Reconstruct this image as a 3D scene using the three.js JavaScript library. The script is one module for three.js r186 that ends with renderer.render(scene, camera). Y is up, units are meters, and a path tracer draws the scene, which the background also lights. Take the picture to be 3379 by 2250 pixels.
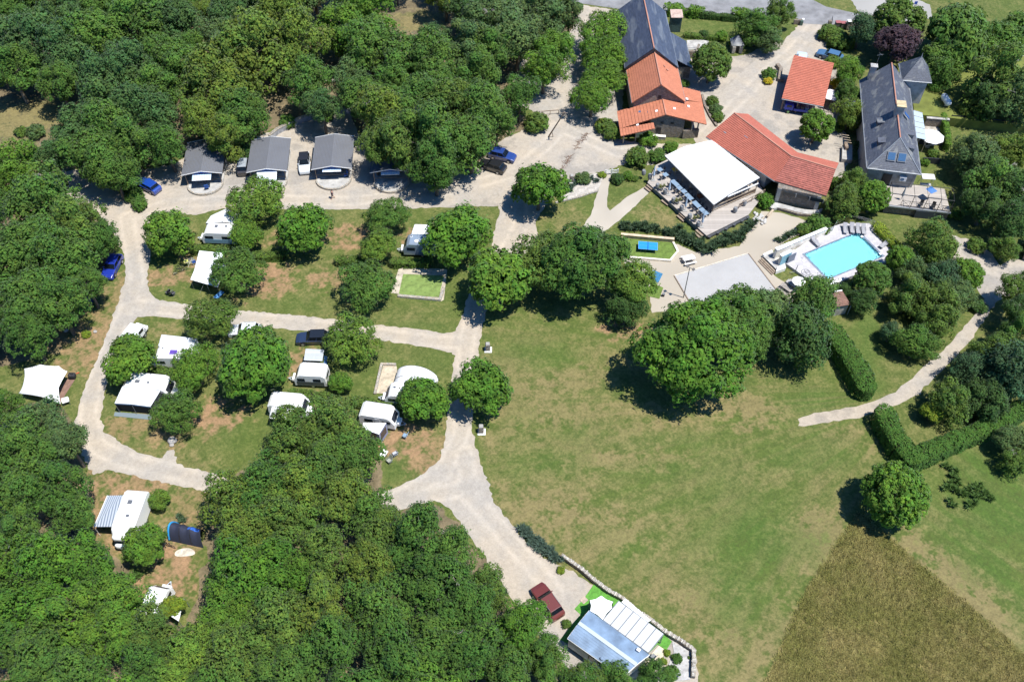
import * as THREE from 'three';
import { mergeGeometries } from 'three/addons/utils/BufferGeometryUtils.js';
import { RoundedBoxGeometry } from 'three/addons/geometries/RoundedBoxGeometry.js';
import { MarchingCubes } from 'three/addons/objects/MarchingCubes.js';
import { Sky } from 'three/addons/objects/Sky.js';

// ---------------------------------------------------------------- camera, sky, sun, exposure
const scene = new THREE.Scene();
const camera = new THREE.PerspectiveCamera(39.9, 1024 / 681, 1, 3000);
camera.position.set(0, 96.5, 0);
camera.lookAt(0, 0, -78.14);
const renderer = new THREE.WebGLRenderer({ antialias: true });
renderer.toneMapping = THREE.LinearToneMapping;
renderer.toneMappingExposure = 1.58;
renderer.shadowMap.enabled = true;
const SUN = new THREE.Vector3(0.36, 1, 0.16).normalize();
const sky = new Sky();
sky.scale.setScalar(2000);
sky.material.uniforms.sunPosition.value.copy(SUN);
sky.material.uniforms.turbidity.value = 4;
sky.material.uniforms.rayleigh.value = 0.7;
sky.material.uniforms.mieCoefficient.value = 0.004;
sky.material.uniforms.cloudCoverage.value = 0;
scene.add(sky);
scene.environmentIntensity = 0.14;
const sun = new THREE.DirectionalLight(new THREE.Color(1, 0.95, 0.86), 4.4);
sun.name = 'sun';
sun.position.set(SUN.x * 300, SUN.y * 300, -85 + SUN.z * 300);
sun.target.position.set(0, 0, -85);
sun.castShadow = true;
sun.shadow.mapSize.set(4096, 4096);
Object.assign(sun.shadow.camera, { left: -130, right: 130, top: 110, bottom: -110, near: 50, far: 600 });
scene.add(sun, sun.target);

// ---------------------------------------------------------------- helpers
const R = (seed) => { let s = seed >>> 0 || 1; return () => { s = (s + 0x6d2b79f5) | 0; let t = Math.imul(s ^ (s >>> 15), 1 | s); t = (t + Math.imul(t ^ (t >>> 7), 61 | t)) ^ t; return ((t ^ (t >>> 14)) >>> 0) / 4294967296; }; };
const rad = (d) => d * Math.PI / 180, clamp = (x, a = 0, b = 1) => Math.min(b, Math.max(a, x)), lerp = (a, b, t) => a + (b - a) * t;
const smooth = (x, a, b) => { const t = clamp((x - a) / (b - a)); return t * t * (3 - 2 * t); };
const hash = (x, y, k = 0) => { let h = Math.imul(x | 0, 374761393) + Math.imul(y | 0, 668265263) + Math.imul(k | 0, 2147483647 ^ 0x5bd1e995); h = Math.imul(h ^ (h >>> 13), 1274126177); return ((h ^ (h >>> 16)) >>> 0) / 4294967296; };
const vn = (x, y, k = 0) => { const ix = Math.floor(x), iy = Math.floor(y), fx = x - ix, fy = y - iy, u = fx * fx * (3 - 2 * fx), v = fy * fy * (3 - 2 * fy); return lerp(lerp(hash(ix, iy, k), hash(ix + 1, iy, k), u), lerp(hash(ix, iy + 1, k), hash(ix + 1, iy + 1, k), u), v); };
const fbm = (x, y, n = 3, k = 0) => { let s = 0, a = 0.5, t = 0; for (let i = 0; i < n; i++) { s += a * vn(x, y, k + i * 7); t += a; a *= 0.5; x = x * 2.03 + 11.3; y = y * 2.03 + 5.7; } return s / t; };
const lin = (c) => (c <= 0.04045 ? c / 12.92 : ((c + 0.055) / 1.055) ** 2.4), srgb = (c) => (c <= 0.0031308 ? c * 12.92 : 1.055 * Math.max(c, 0) ** (1 / 2.4) - 0.055);
const col = (r, g, b) => new THREE.Color().setRGB(r, g, b);
const inPoly = (x, z, p) => { let c = false; for (let i = 0, j = p.length - 1; i < p.length; j = i++) if ((p[i][1] > z) !== (p[j][1] > z) && x < ((p[j][0] - p[i][0]) * (z - p[i][1])) / (p[j][1] - p[i][1]) + p[i][0]) c = !c; return c; };
const names = new Map();
const numbered = (n) => { const k = names.get(n) ?? 0; names.set(n, k + 1); return k ? n + '_' + String(k).padStart(3, '0') : n; };
const shadows = (o) => { o.castShadow = o.receiveShadow = true; return o; };
const clean = (g) => { let q = g.index ? g.toNonIndexed() : g; for (const k of Object.keys(q.attributes)) if (!['position', 'normal', 'uv'].includes(k)) q.deleteAttribute(k); if (!q.attributes.uv) q.setAttribute('uv', new THREE.BufferAttribute(new Float32Array(q.attributes.position.count * 2), 2)); return q; };
const join = (gs) => { gs = [].concat(gs).map(clean); return gs.length > 1 ? mergeGeometries(gs) : gs[0]; };
// texture coordinates in metres, from the side each face looks to
function metres(g) {
  g = clean(g);
  const p = g.attributes.position, uv = g.attributes.uv, a = new THREE.Vector3(), b = new THREE.Vector3(), c = new THREE.Vector3(), e = new THREE.Vector3(), f = new THREE.Vector3();
  for (let i = 0; i < p.count; i += 3) {
    a.fromBufferAttribute(p, i); b.fromBufferAttribute(p, i + 1); c.fromBufferAttribute(p, i + 2);
    const n = e.subVectors(b, a).cross(f.subVectors(c, a)), x = Math.abs(n.x), y = Math.abs(n.y), z = Math.abs(n.z);
    [a, b, c].forEach((q, k) => (y >= x && y >= z ? uv.setXY(i + k, q.x, q.z) : x >= z ? uv.setXY(i + k, q.z, q.y) : uv.setXY(i + k, q.x, q.y)));
  }
  return g;
}
const move = (g, x = 0, y = 0, z = 0, ry = 0, rx = 0, rz = 0) => { g.applyMatrix4(new THREE.Matrix4().makeRotationFromEuler(new THREE.Euler(rx, ry, rz, 'YXZ')).setPosition(x, y, z)); return g; };
const box = (w, h, d, x = 0, y = 0, z = 0, ry = 0, rx = 0, rz = 0) => metres(move(new THREE.BoxGeometry(w, h, d), x, y, z, ry, rx, rz));
const rbox = (w, h, d, r, x = 0, y = 0, z = 0, ry = 0, rx = 0, rz = 0) => metres(move(new RoundedBoxGeometry(w, h, d, 2, Math.min(r, w / 2.01, h / 2.01, d / 2.01)), x, y, z, ry, rx, rz));
const cyl = (r0, r1, h, x = 0, y = 0, z = 0, n = 12, ry = 0, rx = 0, rz = 0) => clean(move(new THREE.CylinderGeometry(r1, r0, h, n), x, y, z, ry, rx, rz));
const ball = (rx, ry, rz, x = 0, y = 0, z = 0, n = 10) => clean(new THREE.SphereGeometry(1, n * 2, n).scale(rx, ry, rz).translate(x, y, z));
const V = (x, y, z) => new THREE.Vector3(x, y, z);
function bar(a, b, r, r2 = r, n = 6) { const A = V(...a), B = V(...b), d = B.clone().sub(A), g = new THREE.CylinderGeometry(r2, r, d.length(), n); g.applyQuaternion(new THREE.Quaternion().setFromUnitVectors(V(0, 1, 0), d.clone().normalize())); const m = A.add(B).multiplyScalar(0.5); return clean(g.translate(m.x, m.y, m.z)); }
function beam(a, b, w, h) { const A = V(...a), B = V(...b), d = B.clone().sub(A), L = d.length(), g = new THREE.BoxGeometry(w, h, L), m = A.clone().add(B).multiplyScalar(0.5); g.applyMatrix4(new THREE.Matrix4().lookAt(A, B, V(0, 1, 0.0001)).setPosition(m.x, m.y, m.z)); return metres(g); }
// faces from corner lists; each list is a fan
function faces(list) { const v = []; for (const f of list) for (let i = 1; i < f.length - 1; i++) v.push(...f[0], ...f[i], ...f[i + 1]); const g = new THREE.BufferGeometry(); g.setAttribute('position', new THREE.BufferAttribute(new Float32Array(v), 3)); g.computeVertexNormals(); return metres(g); }
const area2 = (p) => { let s = 0; for (let i = 0, j = p.length - 1; i < p.length; j = i++) s += p[j][0] * p[i][1] - p[i][0] * p[j][1]; return s; };
const shapeOf = (p, holes = []) => { const s = new THREE.Shape(p.map(([x, z]) => new THREE.Vector2(x, -z))); s.holes = holes.map((h) => new THREE.Path(h.map(([x, z]) => new THREE.Vector2(x, -z)))); return s; };
const sheet = (p, y, holes) => metres(new THREE.ShapeGeometry(shapeOf(p, holes)).rotateX(-Math.PI / 2).translate(0, y, 0));
const slab = (p, y0, y1, holes) => metres(new THREE.ExtrudeGeometry(shapeOf(p, holes), { depth: y1 - y0, bevelEnabled: false }).rotateX(-Math.PI / 2).translate(0, y0, 0));
// an outline cut finer and pushed in and out, as a worn verge is
function ragged(p, step, amp, k) { const out = []; for (let i = 0; i < p.length; i++) { const a = p[i], b = p[(i + 1) % p.length], L = Math.hypot(b[0] - a[0], b[1] - a[1]), n = Math.max(1, Math.round(L / step)); for (let j = 0; j < n; j++) { const t = j / n, x = lerp(a[0], b[0], t), z = lerp(a[1], b[1], t); out.push([x + (fbm(x * 1.9, z * 1.9, 3, k) - 0.5) * 2 * amp, z + (fbm(x * 1.9 + 40, z * 1.9, 3, k) - 0.5) * 2 * amp]); } } return out; }
function rounded(p, it = 2) { for (let k = 0; k < it; k++) { const q = []; for (let i = 0; i < p.length; i++) { const a = p[i], b = p[(i + 1) % p.length]; q.push([lerp(a[0], b[0], 0.25), lerp(a[1], b[1], 0.25)], [lerp(a[0], b[0], 0.75), lerp(a[1], b[1], 0.75)]); } p = q; } return p; }
function part(parent, name, geos, mat, label) { const m = shadows(new THREE.Mesh(join(geos), mat)); m.name = name; if (label) m.userData.label = label; parent.add(m); return m; }
function thing(name, label, category, at = [0, 0, 0], turn = 0, group) { const o = new THREE.Group(); o.name = numbered(name); o.position.set(...at); o.rotation.y = turn; o.userData = { label, category }; if (group) o.userData.group = group; scene.add(o); return o; }
function copyOf(src, label, at, turn = 0, group) { const o = src.clone(); o.name = numbered(src.name.replace(/_\d{3}$/, '')); o.position.set(...at); o.rotation.y = turn; o.userData = { ...src.userData, label }; if (group) o.userData.group = group; scene.add(o); return o; }
function structure(name, geos, mat) { const m = shadows(new THREE.Mesh(join(geos), mat)); m.name = numbered(name); m.userData.kind = 'structure'; scene.add(m); return m; }
const turnTo = (d) => Math.atan2(-d[0], -d[1]); // the turn that points a thing's front (-z) along d
const sub = (a, b) => [a[0] - b[0], a[1] - b[1]], mid = (a, b) => [(a[0] + b[0]) / 2, (a[1] + b[1]) / 2], dist = (a, b) => Math.hypot(a[0] - b[0], a[1] - b[1]);
const SRGB = Uint8Array.from({ length: 4096 }, (_, i) => Math.round(clamp(srgb((i + 0.5) / 4096)) * 255));
// a DataTexture from f(u, v) -> linear rgb
function texture(w, h, f, wrap = THREE.RepeatWrapping) { const d = new Uint8Array(w * h * 4), c = [0, 0, 0]; for (let y = 0, i = 0; y < h; y++) for (let x = 0; x < w; x++, i += 4) { f(x, y, c); for (let k = 0; k < 3; k++) d[i + k] = SRGB[(clamp(c[k]) * 4095) | 0]; d[i + 3] = 255; } const t = new THREE.DataTexture(d, w, h); t.colorSpace = THREE.SRGBColorSpace; t.magFilter = THREE.LinearFilter; t.minFilter = THREE.LinearMipmapLinearFilter; t.generateMipmaps = true; t.wrapS = t.wrapT = wrap; t.needsUpdate = true; return t; }
function heights(w, h, f, wrap = THREE.RepeatWrapping) { const d = new Uint8Array(w * h * 4); for (let y = 0, i = 0; y < h; y++) for (let x = 0; x < w; x++, i += 4) { d[i] = d[i + 1] = d[i + 2] = clamp(f(x, y)) * 255; d[i + 3] = 255; } const t = new THREE.DataTexture(d, w, h); t.magFilter = THREE.LinearFilter; t.wrapS = t.wrapT = wrap; t.needsUpdate = true; return t; }
const sized = (t, mx, my = mx) => { const c = t.clone(); c.repeat.set(1 / mx, 1 / my); c.needsUpdate = true; return c; };
const mat = (c, roughness = 0.8, more = {}) => new THREE.MeshStandardMaterial({ color: Array.isArray(c) ? col(...c) : new THREE.Color(c), roughness, ...more });
// seamless noise over a tile
const tn = (x, y, n, f, k = 0) => { const a = (x / n) * f, b = (y / n) * f, w = (i) => ((i % f) + f) % f, ix = Math.floor(a), iy = Math.floor(b), fx = a - ix, fy = b - iy, u = fx * fx * (3 - 2 * fx), v = fy * fy * (3 - 2 * fy); return lerp(lerp(hash(w(ix), w(iy), k), hash(w(ix + 1), w(iy), k), u), lerp(hash(w(ix), w(iy + 1), k), hash(w(ix + 1), w(iy + 1), k), u), v); };
const tf = (x, y, n, f, o = 3, k = 0) => { let s = 0, a = 0.5, t = 0; for (let i = 0; i < o; i++) { s += a * tn(x, y, n, f, k + i); t += a; a *= 0.5; f *= 2; } return s / t; };
// a mottled white texture that materials tint
const MOTTLE = texture(256, 256, (x, y, c) => { const v = 0.72 + 0.56 * (tf(x, y, 256, 6, 4, 3) - 0.5) + 0.2 * (hash(x, y, 9) - 0.5); c[0] = c[1] = c[2] = clamp(v, 0.2, 1); });
const FAINT = texture(512, 512, (x, y, c) => { const v = 0.86 + 0.16 * (tf(x, y, 512, 5, 5, 13) - 0.5) + 0.16 * (hash(x, y, 19) - 0.5); c[0] = c[1] = c[2] = clamp(v, 0.3, 1); });
const ROUGH = heights(256, 256, (x, y) => 0.5 * tf(x, y, 256, 16, 3, 5) + 0.5 * hash(x, y, 4));
const even = (c, roughness = 0.9, size = 8, more = {}) => mat(c.map((v) => v / 0.86), roughness, { map: sized(FAINT, size), bumpMap: sized(ROUGH, 2), bumpScale: 0.01, ...more });
const mottled = (c, roughness = 0.85, size = 4, more = {}) => mat(c.map((v) => v / 0.72), roughness, { map: sized(MOTTLE, size), bumpMap: sized(ROUGH, size / 2), bumpScale: 0.01, ...more });

// ---------------------------------------------------------------- the ground: one sheet, and what lies on it
const SITE = { x: -105, z: -175, w: 210, d: 155 };
const siteUV = (g) => { g = clean(g); const p = g.attributes.position, uv = g.attributes.uv; for (let i = 0; i < p.count; i++) uv.setXY(i, (p.getX(i) - SITE.x) / SITE.w, (p.getZ(i) - SITE.z) / SITE.d); return g; };
const WOODS = [
  [[-113.47,-174.28],[14.32,-174.28],[12.31,-154.45],[9.04,-144.85],[1.7,-140.93],[0.18,-129.62],[3.56,-122.99],[0.17,-121],[-5.9,-112.34],[-16.54,-110.32],[-23.24,-118.61],[-26.88,-126.6],[-37.88,-122.76],[-42.67,-118.08],[-50.62,-116.48],[-59.12,-112.13],[-71.79,-112.13],[-88.35,-109.32]],
  [[-88.35,-109.32],[-71.22,-110.32],[-62.63,-103.52],[-56.71,-95.36],[-57.69,-89.41],[-57.8,-83],[-59.85,-76.61],[-63.09,-74.66],[-74.18,-72.68]],
  [[-73.65,-71.3],[-62.1,-68.24],[-56.44,-67.58],[-53.25,-63.37],[-49.9,-57.55],[-49.12,-52.65],[-46.56,-48.81],[-42.02,-46.17],[-41.1,-41.63],[-34.48,-39.21],[-34.13,-48.81],[-35.49,-55.5],[-28.73,-59.35],[-28.98,-65.94],[-22.75,-67.91],[-16.82,-62.74],[-14.88,-55.5],[-14.86,-52.37],[-8.93,-53.49],[-6.03,-51.26],[-2.53,-46.17],[0.12,-41.14],[2.85,-37.33],[5.02,-34.14],[10.43,-28.54],[-57.12,-28.54]]];
const MEADOW = [[39.94,-52.76],[37.03,-49.35],[34.21,-45.91],[30.11,-40.22],[26.28,-33.65],[22.23,-26.9],[63.37,-23.73],[60.86,-27.72],[53.31,-36.26],[48.87,-41.92],[45.27,-46.28],[41.54,-50.93]];
const FIELD = [[-3.88,-84.17],[14.28,-83],[23.7,-73.39],[43.1,-69.93],[44.89,-65.94],[45.97,-59.65],[39.94,-52.76],[34.21,-45.91],[26.28,-33.65],[18.38,-30.22],[18.69,-36.4],[5.91,-46.43],[-1.89,-53.78],[-4.21,-62.74],[-4.48,-74.45]];
const EAST = [[41.54,-50.93],[46.73,-56.66],[48.76,-58.44],[63.76,-65.94],[72.84,-69.93],[67.01,-31.93],[53.31,-36.26],[45.27,-46.28]];
// bare and dry places on the pitches and the field: [x, z, radius along x, radius along z, turn, how strong, what (0 straw, 1 red earth, 2 fresh green, 3 pale dust)]
const spots = (list, what) => list.map(([x, z, a, b, s]) => [x, z, a, b, s, what]);
const PATCH = [
  ...spots([[-23.83,-97.56,3.4,2.2,.9],[-33.87,-89.41,3,2.6,1],[-34.44,-87.36,3.4,2,.8],[-25.06,-89.41,3,1.9,.8],[-36.99,-66.07,3.4,2.3,1],[-14.41,-62.43,3.6,2.6,1],[-12.08,-63.06,2.4,1.6,.9],[-37.81,-64.33,3,1.6,.5],[-57.52,-78.82,3.6,2.4,.7],[-53.56,-76.97,2,4,.7],[-57.13,-75.52,2.5,2.5,.6],[-46.48,-56.66,7,2,.8],[-48.33,-53.21,3,4,.9],[-38.29,-46.69,3.2,3.6,1],[-37.93,-44.12,3.4,3,1],[-37.06,-48.81,2,3,.7],[-26.61,-72.13,1.8,1.2,1],[-27.26,-74.81,1.5,3,.8],[-37.16,-52.65,3,4,.5],[-54.96,-85.36,2,5,.5],[-47.84,-89.41,3.5,2,.8],[-45.53,-92.77,2,2,.7],[-10.29,-59.65,2.6,2,.7],[-8.75,-60.26,2,4,.4],[15.22,-79.94,3,1.6,.9],[-46.41,-49.89,2.5,3,.8],[-13.76,-98.01,2.4,2,.8],[-33.79,-96.68,2.4,1.6,.6],[53.21,-111.32,1,1,.3],[-45.5,-69.59,2.4,1.4,.6],[-46.9,-64.33,4,2,.55],[-41.27,-63.06,2,1.4,.6]], 1),
  ...spots([[29.53,-64.33,2.2,.9,1],[28.47,-67.91,5,1.8,.8],[25.84,-68.58,3,1.4,.6],[30.49,-66.92,4,1.6,.7],[8.49,-71.99,4,2,.5],[12,-65.94,8,2,.55],[6.49,-62.74,9,3,.45],[14.19,-59.65,7,1.4,.65],[3.99,-69.93,3,2,.45],[0.14,-72.68,2,3,.4],[-0.41,-67.25,3,3,.5],[1.63,-52.65,6,3,.6],[7.51,-49.89,7,4,.6],[5.21,-55.5,5,3,.45],[35.69,-50.43,2.4,3,.8],[33.77,-48.28,2,4,.6],[31.13,-44.63,2,5,.5],[28.09,-38.26,2,5,.55],[23.54,-35.49,5,3,.55],[21.93,-40.17,4,3,.5],[18.25,-44.63,5,3,.4],[15.98,-50.98,5,2,.35],[43.88,-49.62,2.6,2.2,.9],[45.34,-47.74,2.8,2.4,.9],[47.14,-45.55,3,2.6,.9],[48.88,-43.36,3,2.6,.9],[50.58,-41.23,3,2.6,.9],[52.55,-38.73,3.4,2.6,.9],[49.9,-43.62,2,4,.5],[48.01,-52.09,3,2,.4],[43.67,-52.65,2,2,.4],[20.62,-65.94,3,2,.4],[23.44,-71.3,2,1,.5],[12.05,-75.52,4,2,.35],[46.07,-68.58,2,1.5,.5],[30.03,-57.85,4,2,.4],[41.46,-62.74,3,2,.45],[-59.59,-79.94,5,4,.5],[-42.44,-59.05,6,2,.5],[-50.31,-79.94,5,2.4,.5],[-43.35,-79.94,4,2,.4],[-9.44,-63.37,3,5,.35],[-13.78,-71.99,3,2,.3],[8.49,-100.73,4,2,.5],[22.63,-101.19,3,2.4,.7],[19.54,-102.59,2,2,.4],[-24.87,-85.36,4,1.4,.3],[-29.24,-91.07,4,2,.3],[7.33,-104.47,3,1.6,.3],[-79.14,-126.15,8,4,1],[-81.83,-123.54,8,5,1],[-18.39,-152.33,5,2.2,.9],[-16.54,-154.45,5,2,.8],[-33.09,-143.53,2.2,1.6,.7]], 0),
  ...spots([[3.54,-75.52,5,2.4,.6],[10.77,-63.37,5,2,.5],[17.09,-62.74,8,1.5,.5],[19.72,-57.85,7,2,.6],[27.61,-49.35,7,4,.8],[24.15,-42.62,4,4,.8],[22.34,-46.69,5,3,.5],[28.43,-54.35,6,3,.5],[33.47,-59.65,5,2,.7],[37.89,-60.87,4,3,.5],[38.28,-67.91,5,2,.6],[14.27,-48.28,5,3,.4],[0.66,-63.37,2,6,.5],[4.82,-59.65,4,2,.5],[45.57,-73.39,2,5,.8],[47.52,-79.19,2,4,.9],[21.35,-54.35,8,2,.4],[27.03,-58.44,6,2,.4],[50.35,-49.89,4,3,.7],[56.18,-52.65,5,4,.9],[52.13,-46.17,3,3,.7],[54.61,-42.12,2,3,.6],[56.55,-65.29,3,2,.6],[56.85,-57.85,4,3,.7],[-28.34,-84.56,5,1.4,.4],[-32.83,-63.37,4,2,.5],[-29.44,-62.11,4,2,.5],[-13.84,-58.44,2,1.6,.7],[-12.03,-79.94,5,1.3,.5],[-13.93,-74.09,4,1.6,.3],[-10.03,-74.81,3,2,.3],[9.81,-101.66,3,2,.3],[17.32,-107.36,2,1,.5],[36.48,-151.64,5,1.4,.6],[25.46,-98.01,1.6,2.6,.9],[25.57,-104.47,1.2,3,.8],[73.97,-131.64,3,2,.7],[69.16,-127.53,3,1.6,.7],[7.89,-85.36,4,2,.5]], 2)];
const GRASS = [[0.082, 0.117, 0.018], [0.19, 0.158, 0.062], [0.046, 0.106, 0.009], [0.052, 0.05, 0.026]];
const EARTH = [0.29, 0.17, 0.095];
// which outline a point lies in, at 20 cm; which patches and tracks come near a point, by blocks of 16 pixels
const mask = (polys) => { const n = 1024, d = new Uint8Array(n * n); for (const p of polys) { const xs = p.map((q) => q[0]), x0 = Math.min(...xs), x1 = Math.max(...xs); for (let j = 0; j < n; j++) { const z = SITE.z + ((j + 0.5) / n) * SITE.d, cut = []; for (let i = 0, k = p.length - 1; i < p.length; k = i++) if ((p[i][1] > z) !== (p[k][1] > z)) cut.push(((p[k][0] - p[i][0]) * (z - p[i][1])) / (p[k][1] - p[i][1]) + p[i][0]); cut.sort((a, b) => a - b); for (let i = 0; i + 1 < cut.length; i += 2) for (let q = Math.max(0, Math.ceil(((cut[i] - SITE.x) / SITE.w) * n - 0.5)), e = Math.min(n - 1, Math.floor(((cut[i + 1] - SITE.x) / SITE.w) * n - 0.5)); q <= e; q++) d[j * n + q] = 1; } } return (x, z) => { const i = Math.floor(((x - SITE.x) / SITE.w) * n), j = Math.floor(((z - SITE.z) / SITE.d) * n); return i >= 0 && j >= 0 && i < n && j < n && d[j * n + i] === 1; }; };
const inWood = mask(WOODS), inField = mask([FIELD]), inMeadow = mask([MEADOW]), inEast = mask([EAST]);
const blocks = (near) => { const out = []; for (let j = 0; j < 128; j++) for (let i = 0; i < 128; i++) out.push(near(SITE.x + ((i + 0.5) / 128) * SITE.w, SITE.z + ((j + 0.5) / 128) * SITE.d)); return (px, py) => out[(py >> 4) * 128 + (px >> 4)]; };
const patchesAt = blocks((x, z) => PATCH.filter(([sx, sz, a, b]) => Math.abs(x - sx) < a * 1.75 + 2 && Math.abs(z - sz) < b * 1.75 + 2));
const FAN = [51.91,-69.93];
const groundMap = texture(2048, 2048, (px, py, c) => {
  const x = SITE.x + ((px + 0.5) / 2048) * SITE.w, z = SITE.z + ((py + 0.5) / 2048) * SITE.d;
  const wx = x + (vn(x * 0.9, z * 0.9, 31) - 0.5) * 1.6, wz = z + (vn(x * 0.9, z * 0.9, 47) - 0.5) * 1.6;
  const fine = hash(px, py, 1), tuft = vn(x * 4.2, z * 4.2, 2), clump = fbm(x * 1.1, z * 1.1, 3, 3), broad = fbm(x * 0.16, z * 0.16, 3, 4);
  const field = inField(wx, wz), meadow = inMeadow(wx * 0.5 + x * 0.5, wz * 0.5 + z * 0.5), east = inEast(wx, wz);
  const wood = inWood(wx, wz);
  let dry = 0.2 + (broad - 0.5) * 0.6 + (clump - 0.5) * 0.7, green = 0, earth = 0, open = 0;
  if (field) { const fx = x - FAN[0], fz = z - FAN[1], an = Math.atan2(fz, -fx), fr = Math.hypot(fx, fz), s = vn(an * 34, fr * 0.09, 8) * 0.6 + vn(an * 90, fr * 0.16, 9) * 0.4, m = vn(x * 1.5 + z * 0.6, z * 0.05, 10); dry += 0.06 + (s - 0.5) * 0.75 + (m - 0.5) * 0.2; }
  if (east) dry += (vn((x + z) * 0.1, (x - z) * 1.1, 18) - 0.5) * 0.7 - 0.12;
  for (const [sx, sz, a, b, s, what] of patchesAt(px, py)) {
    const dx = (wx - sx) / a, dz = (wz - sz) / b, q = dx * dx + dz * dz;
    if (q > 3) continue;
    const k = smooth(1.7 - q + (clump - 0.5) * 2.6 + (tuft - 0.5) * 0.8, 0, 1.5) * s;
    if (what === 0) { dry += k * 0.7; open = Math.max(open, k); } else if (what === 1) earth = Math.max(earth, 0.8 * k * smooth(clump + (tuft - 0.5) * 0.35, 0.1, 0.7)); else green = Math.max(green, k);
    if (what === 1) dry += k * 0.35;
  }
  dry = clamp(dry + (tuft - 0.5) * 0.4 + (fine - 0.5) * 0.36); green = clamp(green + (broad - 0.55) * 0.8);
  const light = 0.72 + 0.36 * fine + 0.3 * (tuft - 0.5) + 0.22 * (clump - 0.5);
  for (let k = 0; k < 3; k++) {
    let v = lerp(GRASS[0][k], GRASS[2][k], green * 0.75);
    v = lerp(v, GRASS[1][k], dry * (1 - green * 0.55));
    if (meadow) { const m = fbm(x * 0.5 + z * 0.3, z * 0.6, 3, 15); v = lerp([0.11, 0.105, 0.025][k], [0.21, 0.168, 0.06][k], clamp((m - 0.3) * 1.8 + (fine - 0.5) * 0.5)); }
    v = lerp(v, EARTH[k] * (0.85 + 0.3 * clump), earth);
    if (wood) v = lerp(v, [0.175, 0.13, 0.08][k] * (0.7 + 0.6 * clump), 0.85 * (1 - open));
    c[k] = v * light;
  }
}, THREE.MirroredRepeatWrapping);
const groundBump = heights(1024, 1024, (x, y) => 0.55 * hash(x, y, 6) + 0.45 * tf(x, y, 1024, 200, 2, 8));
{
  const g = new THREE.PlaneGeometry(1600, 1600, 8, 8).rotateX(-Math.PI / 2).translate(0, 0, -90);
  structure('ground', siteUV(g), mat([1, 1, 1], 0.95, { map: groundMap, bumpMap: groundBump, bumpScale: 0.05 }));
}
// gravel: pale limestone, worn lighter where wheels run, ochre and grey in places
const TRACKS = [
  [[13.49,-157.33],[10.19,-144.85],[4.62,-134.66],[9.43,-125.23],[5.71,-118.61],[0.17,-111.32],[-11.04,-107.16],[-24.67,-105.23],[-40.43,-105.62],[-51.95,-104.47],[-57.08,-101.66],[-55.06,-96.23],[-52.4,-89.41],[-52.37,-84.56],[-52.9,-77.71],[-53.4,-71.3],[-52.7,-65.94],[-50.12,-61.49],[-46.23,-59.65],[-39.06,-57.85],[-33.45,-55.5],[-23.98,-53.21],[-14,-54.06],[-8.13,-58.15],[-6.25,-63.37],[-6.2,-69.93],[-6.03,-76.97],[-5.19,-84.56],[-1.7,-92.77],[1.12,-99.82],[1.48,-107.36]],
  [[-52.07,-84.56],[-44.69,-83.39],[-33.81,-81.84],[-21.91,-80.09],[-10.2,-78.08],[-5.88,-77.71]], [[-5.9,-60.87],[-4.94,-54.92],[-0.86,-49.89],[3.92,-44.12],[7.04,-39.21]], [[-14,-54.06],[-4.47,-56.08]],
  [[7.23,-122.99],[16.65,-116.48],[22.19,-117.01],[29.26,-118.61],[37,-128.69],[43.49,-137.13],[50.18,-144.85],[54.62,-151.64],[57.08,-155.88]]];
const SEGMENTS = TRACKS.flatMap((t) => t.slice(1).map((b, i) => [...t[i], ...b])), toSegment = (x, z, [ax, az, bx, bz]) => { const dx = bx - ax, dz = bz - az, k = clamp(((x - ax) * dx + (z - az) * dz) / (dx * dx + dz * dz)); return Math.hypot(x - ax - dx * k, z - az - dz * k); };
const tracksAt = blocks((x, z) => SEGMENTS.filter((s) => toSegment(x, z, s) < 5.5));
const gravelMap = texture(2048, 2048, (px, py, c) => {
  const x = SITE.x + ((px + 0.5) / 2048) * SITE.w, z = SITE.z + ((py + 0.5) / 2048) * SITE.d;
  const fine = hash(px, py, 11), small = vn(x * 3.1, z * 3.1, 12), clump = fbm(x * 0.55, z * 0.55, 4, 13), broad = fbm(x * 0.09, z * 0.09, 3, 14);
  let near = 9;
  for (const t of tracksAt(px, py)) near = Math.min(near, toSegment(x, z, t));
  const wheel = Math.max(0, 1 - Math.abs(near - 0.9) / 0.55) * smooth(clump, 0.2, 0.55);
  const dust = clamp(0.5 + (broad - 0.5) * 1.6 + (clump - 0.5) * 1.2), l = 0.8 + 0.2 * fine + 0.13 * (small - 0.5) + 0.1 * (clump - 0.5) + 0.16 * wheel;
  for (let k = 0; k < 3; k++) c[k] = l * lerp([0.37, 0.338, 0.296][k], [0.41, 0.35, 0.275][k], dust) * (near > 3.4 ? 1 - 0.14 * smooth(0.5 - clump, 0, 0.12) : 1);
}, THREE.MirroredRepeatWrapping);
const GRAVEL = mat([1, 1, 1], 0.95, { map: gravelMap, bumpMap: groundBump, bumpScale: 0.02 });
const ISLE_A = [[-53.55,-101.66],[-50.18,-102.4],[-47.36,-102.21],[-43.47,-103.43],[-40.09,-103.71],[-34.19,-103.34],[-21.23,-103.43],[-11.52,-103.71],[-6.34,-104.09],[-1.92,-104.09],[-1.78,-103.34],[-2.39,-99.82],[-3.09,-94.92],[-4.71,-89.41],[-6.28,-85.36],[-6.88,-81.84],[-7.62,-79.79],[-8.54,-79.49],[-17.93,-81],[-25.65,-82.15],[-37.35,-83.54],[-43.99,-84.48],[-46.84,-85.04],[-48.72,-85.43],[-50.14,-86.88],[-50.94,-89.16],[-51.37,-91.41],[-51.96,-95.36]];
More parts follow.
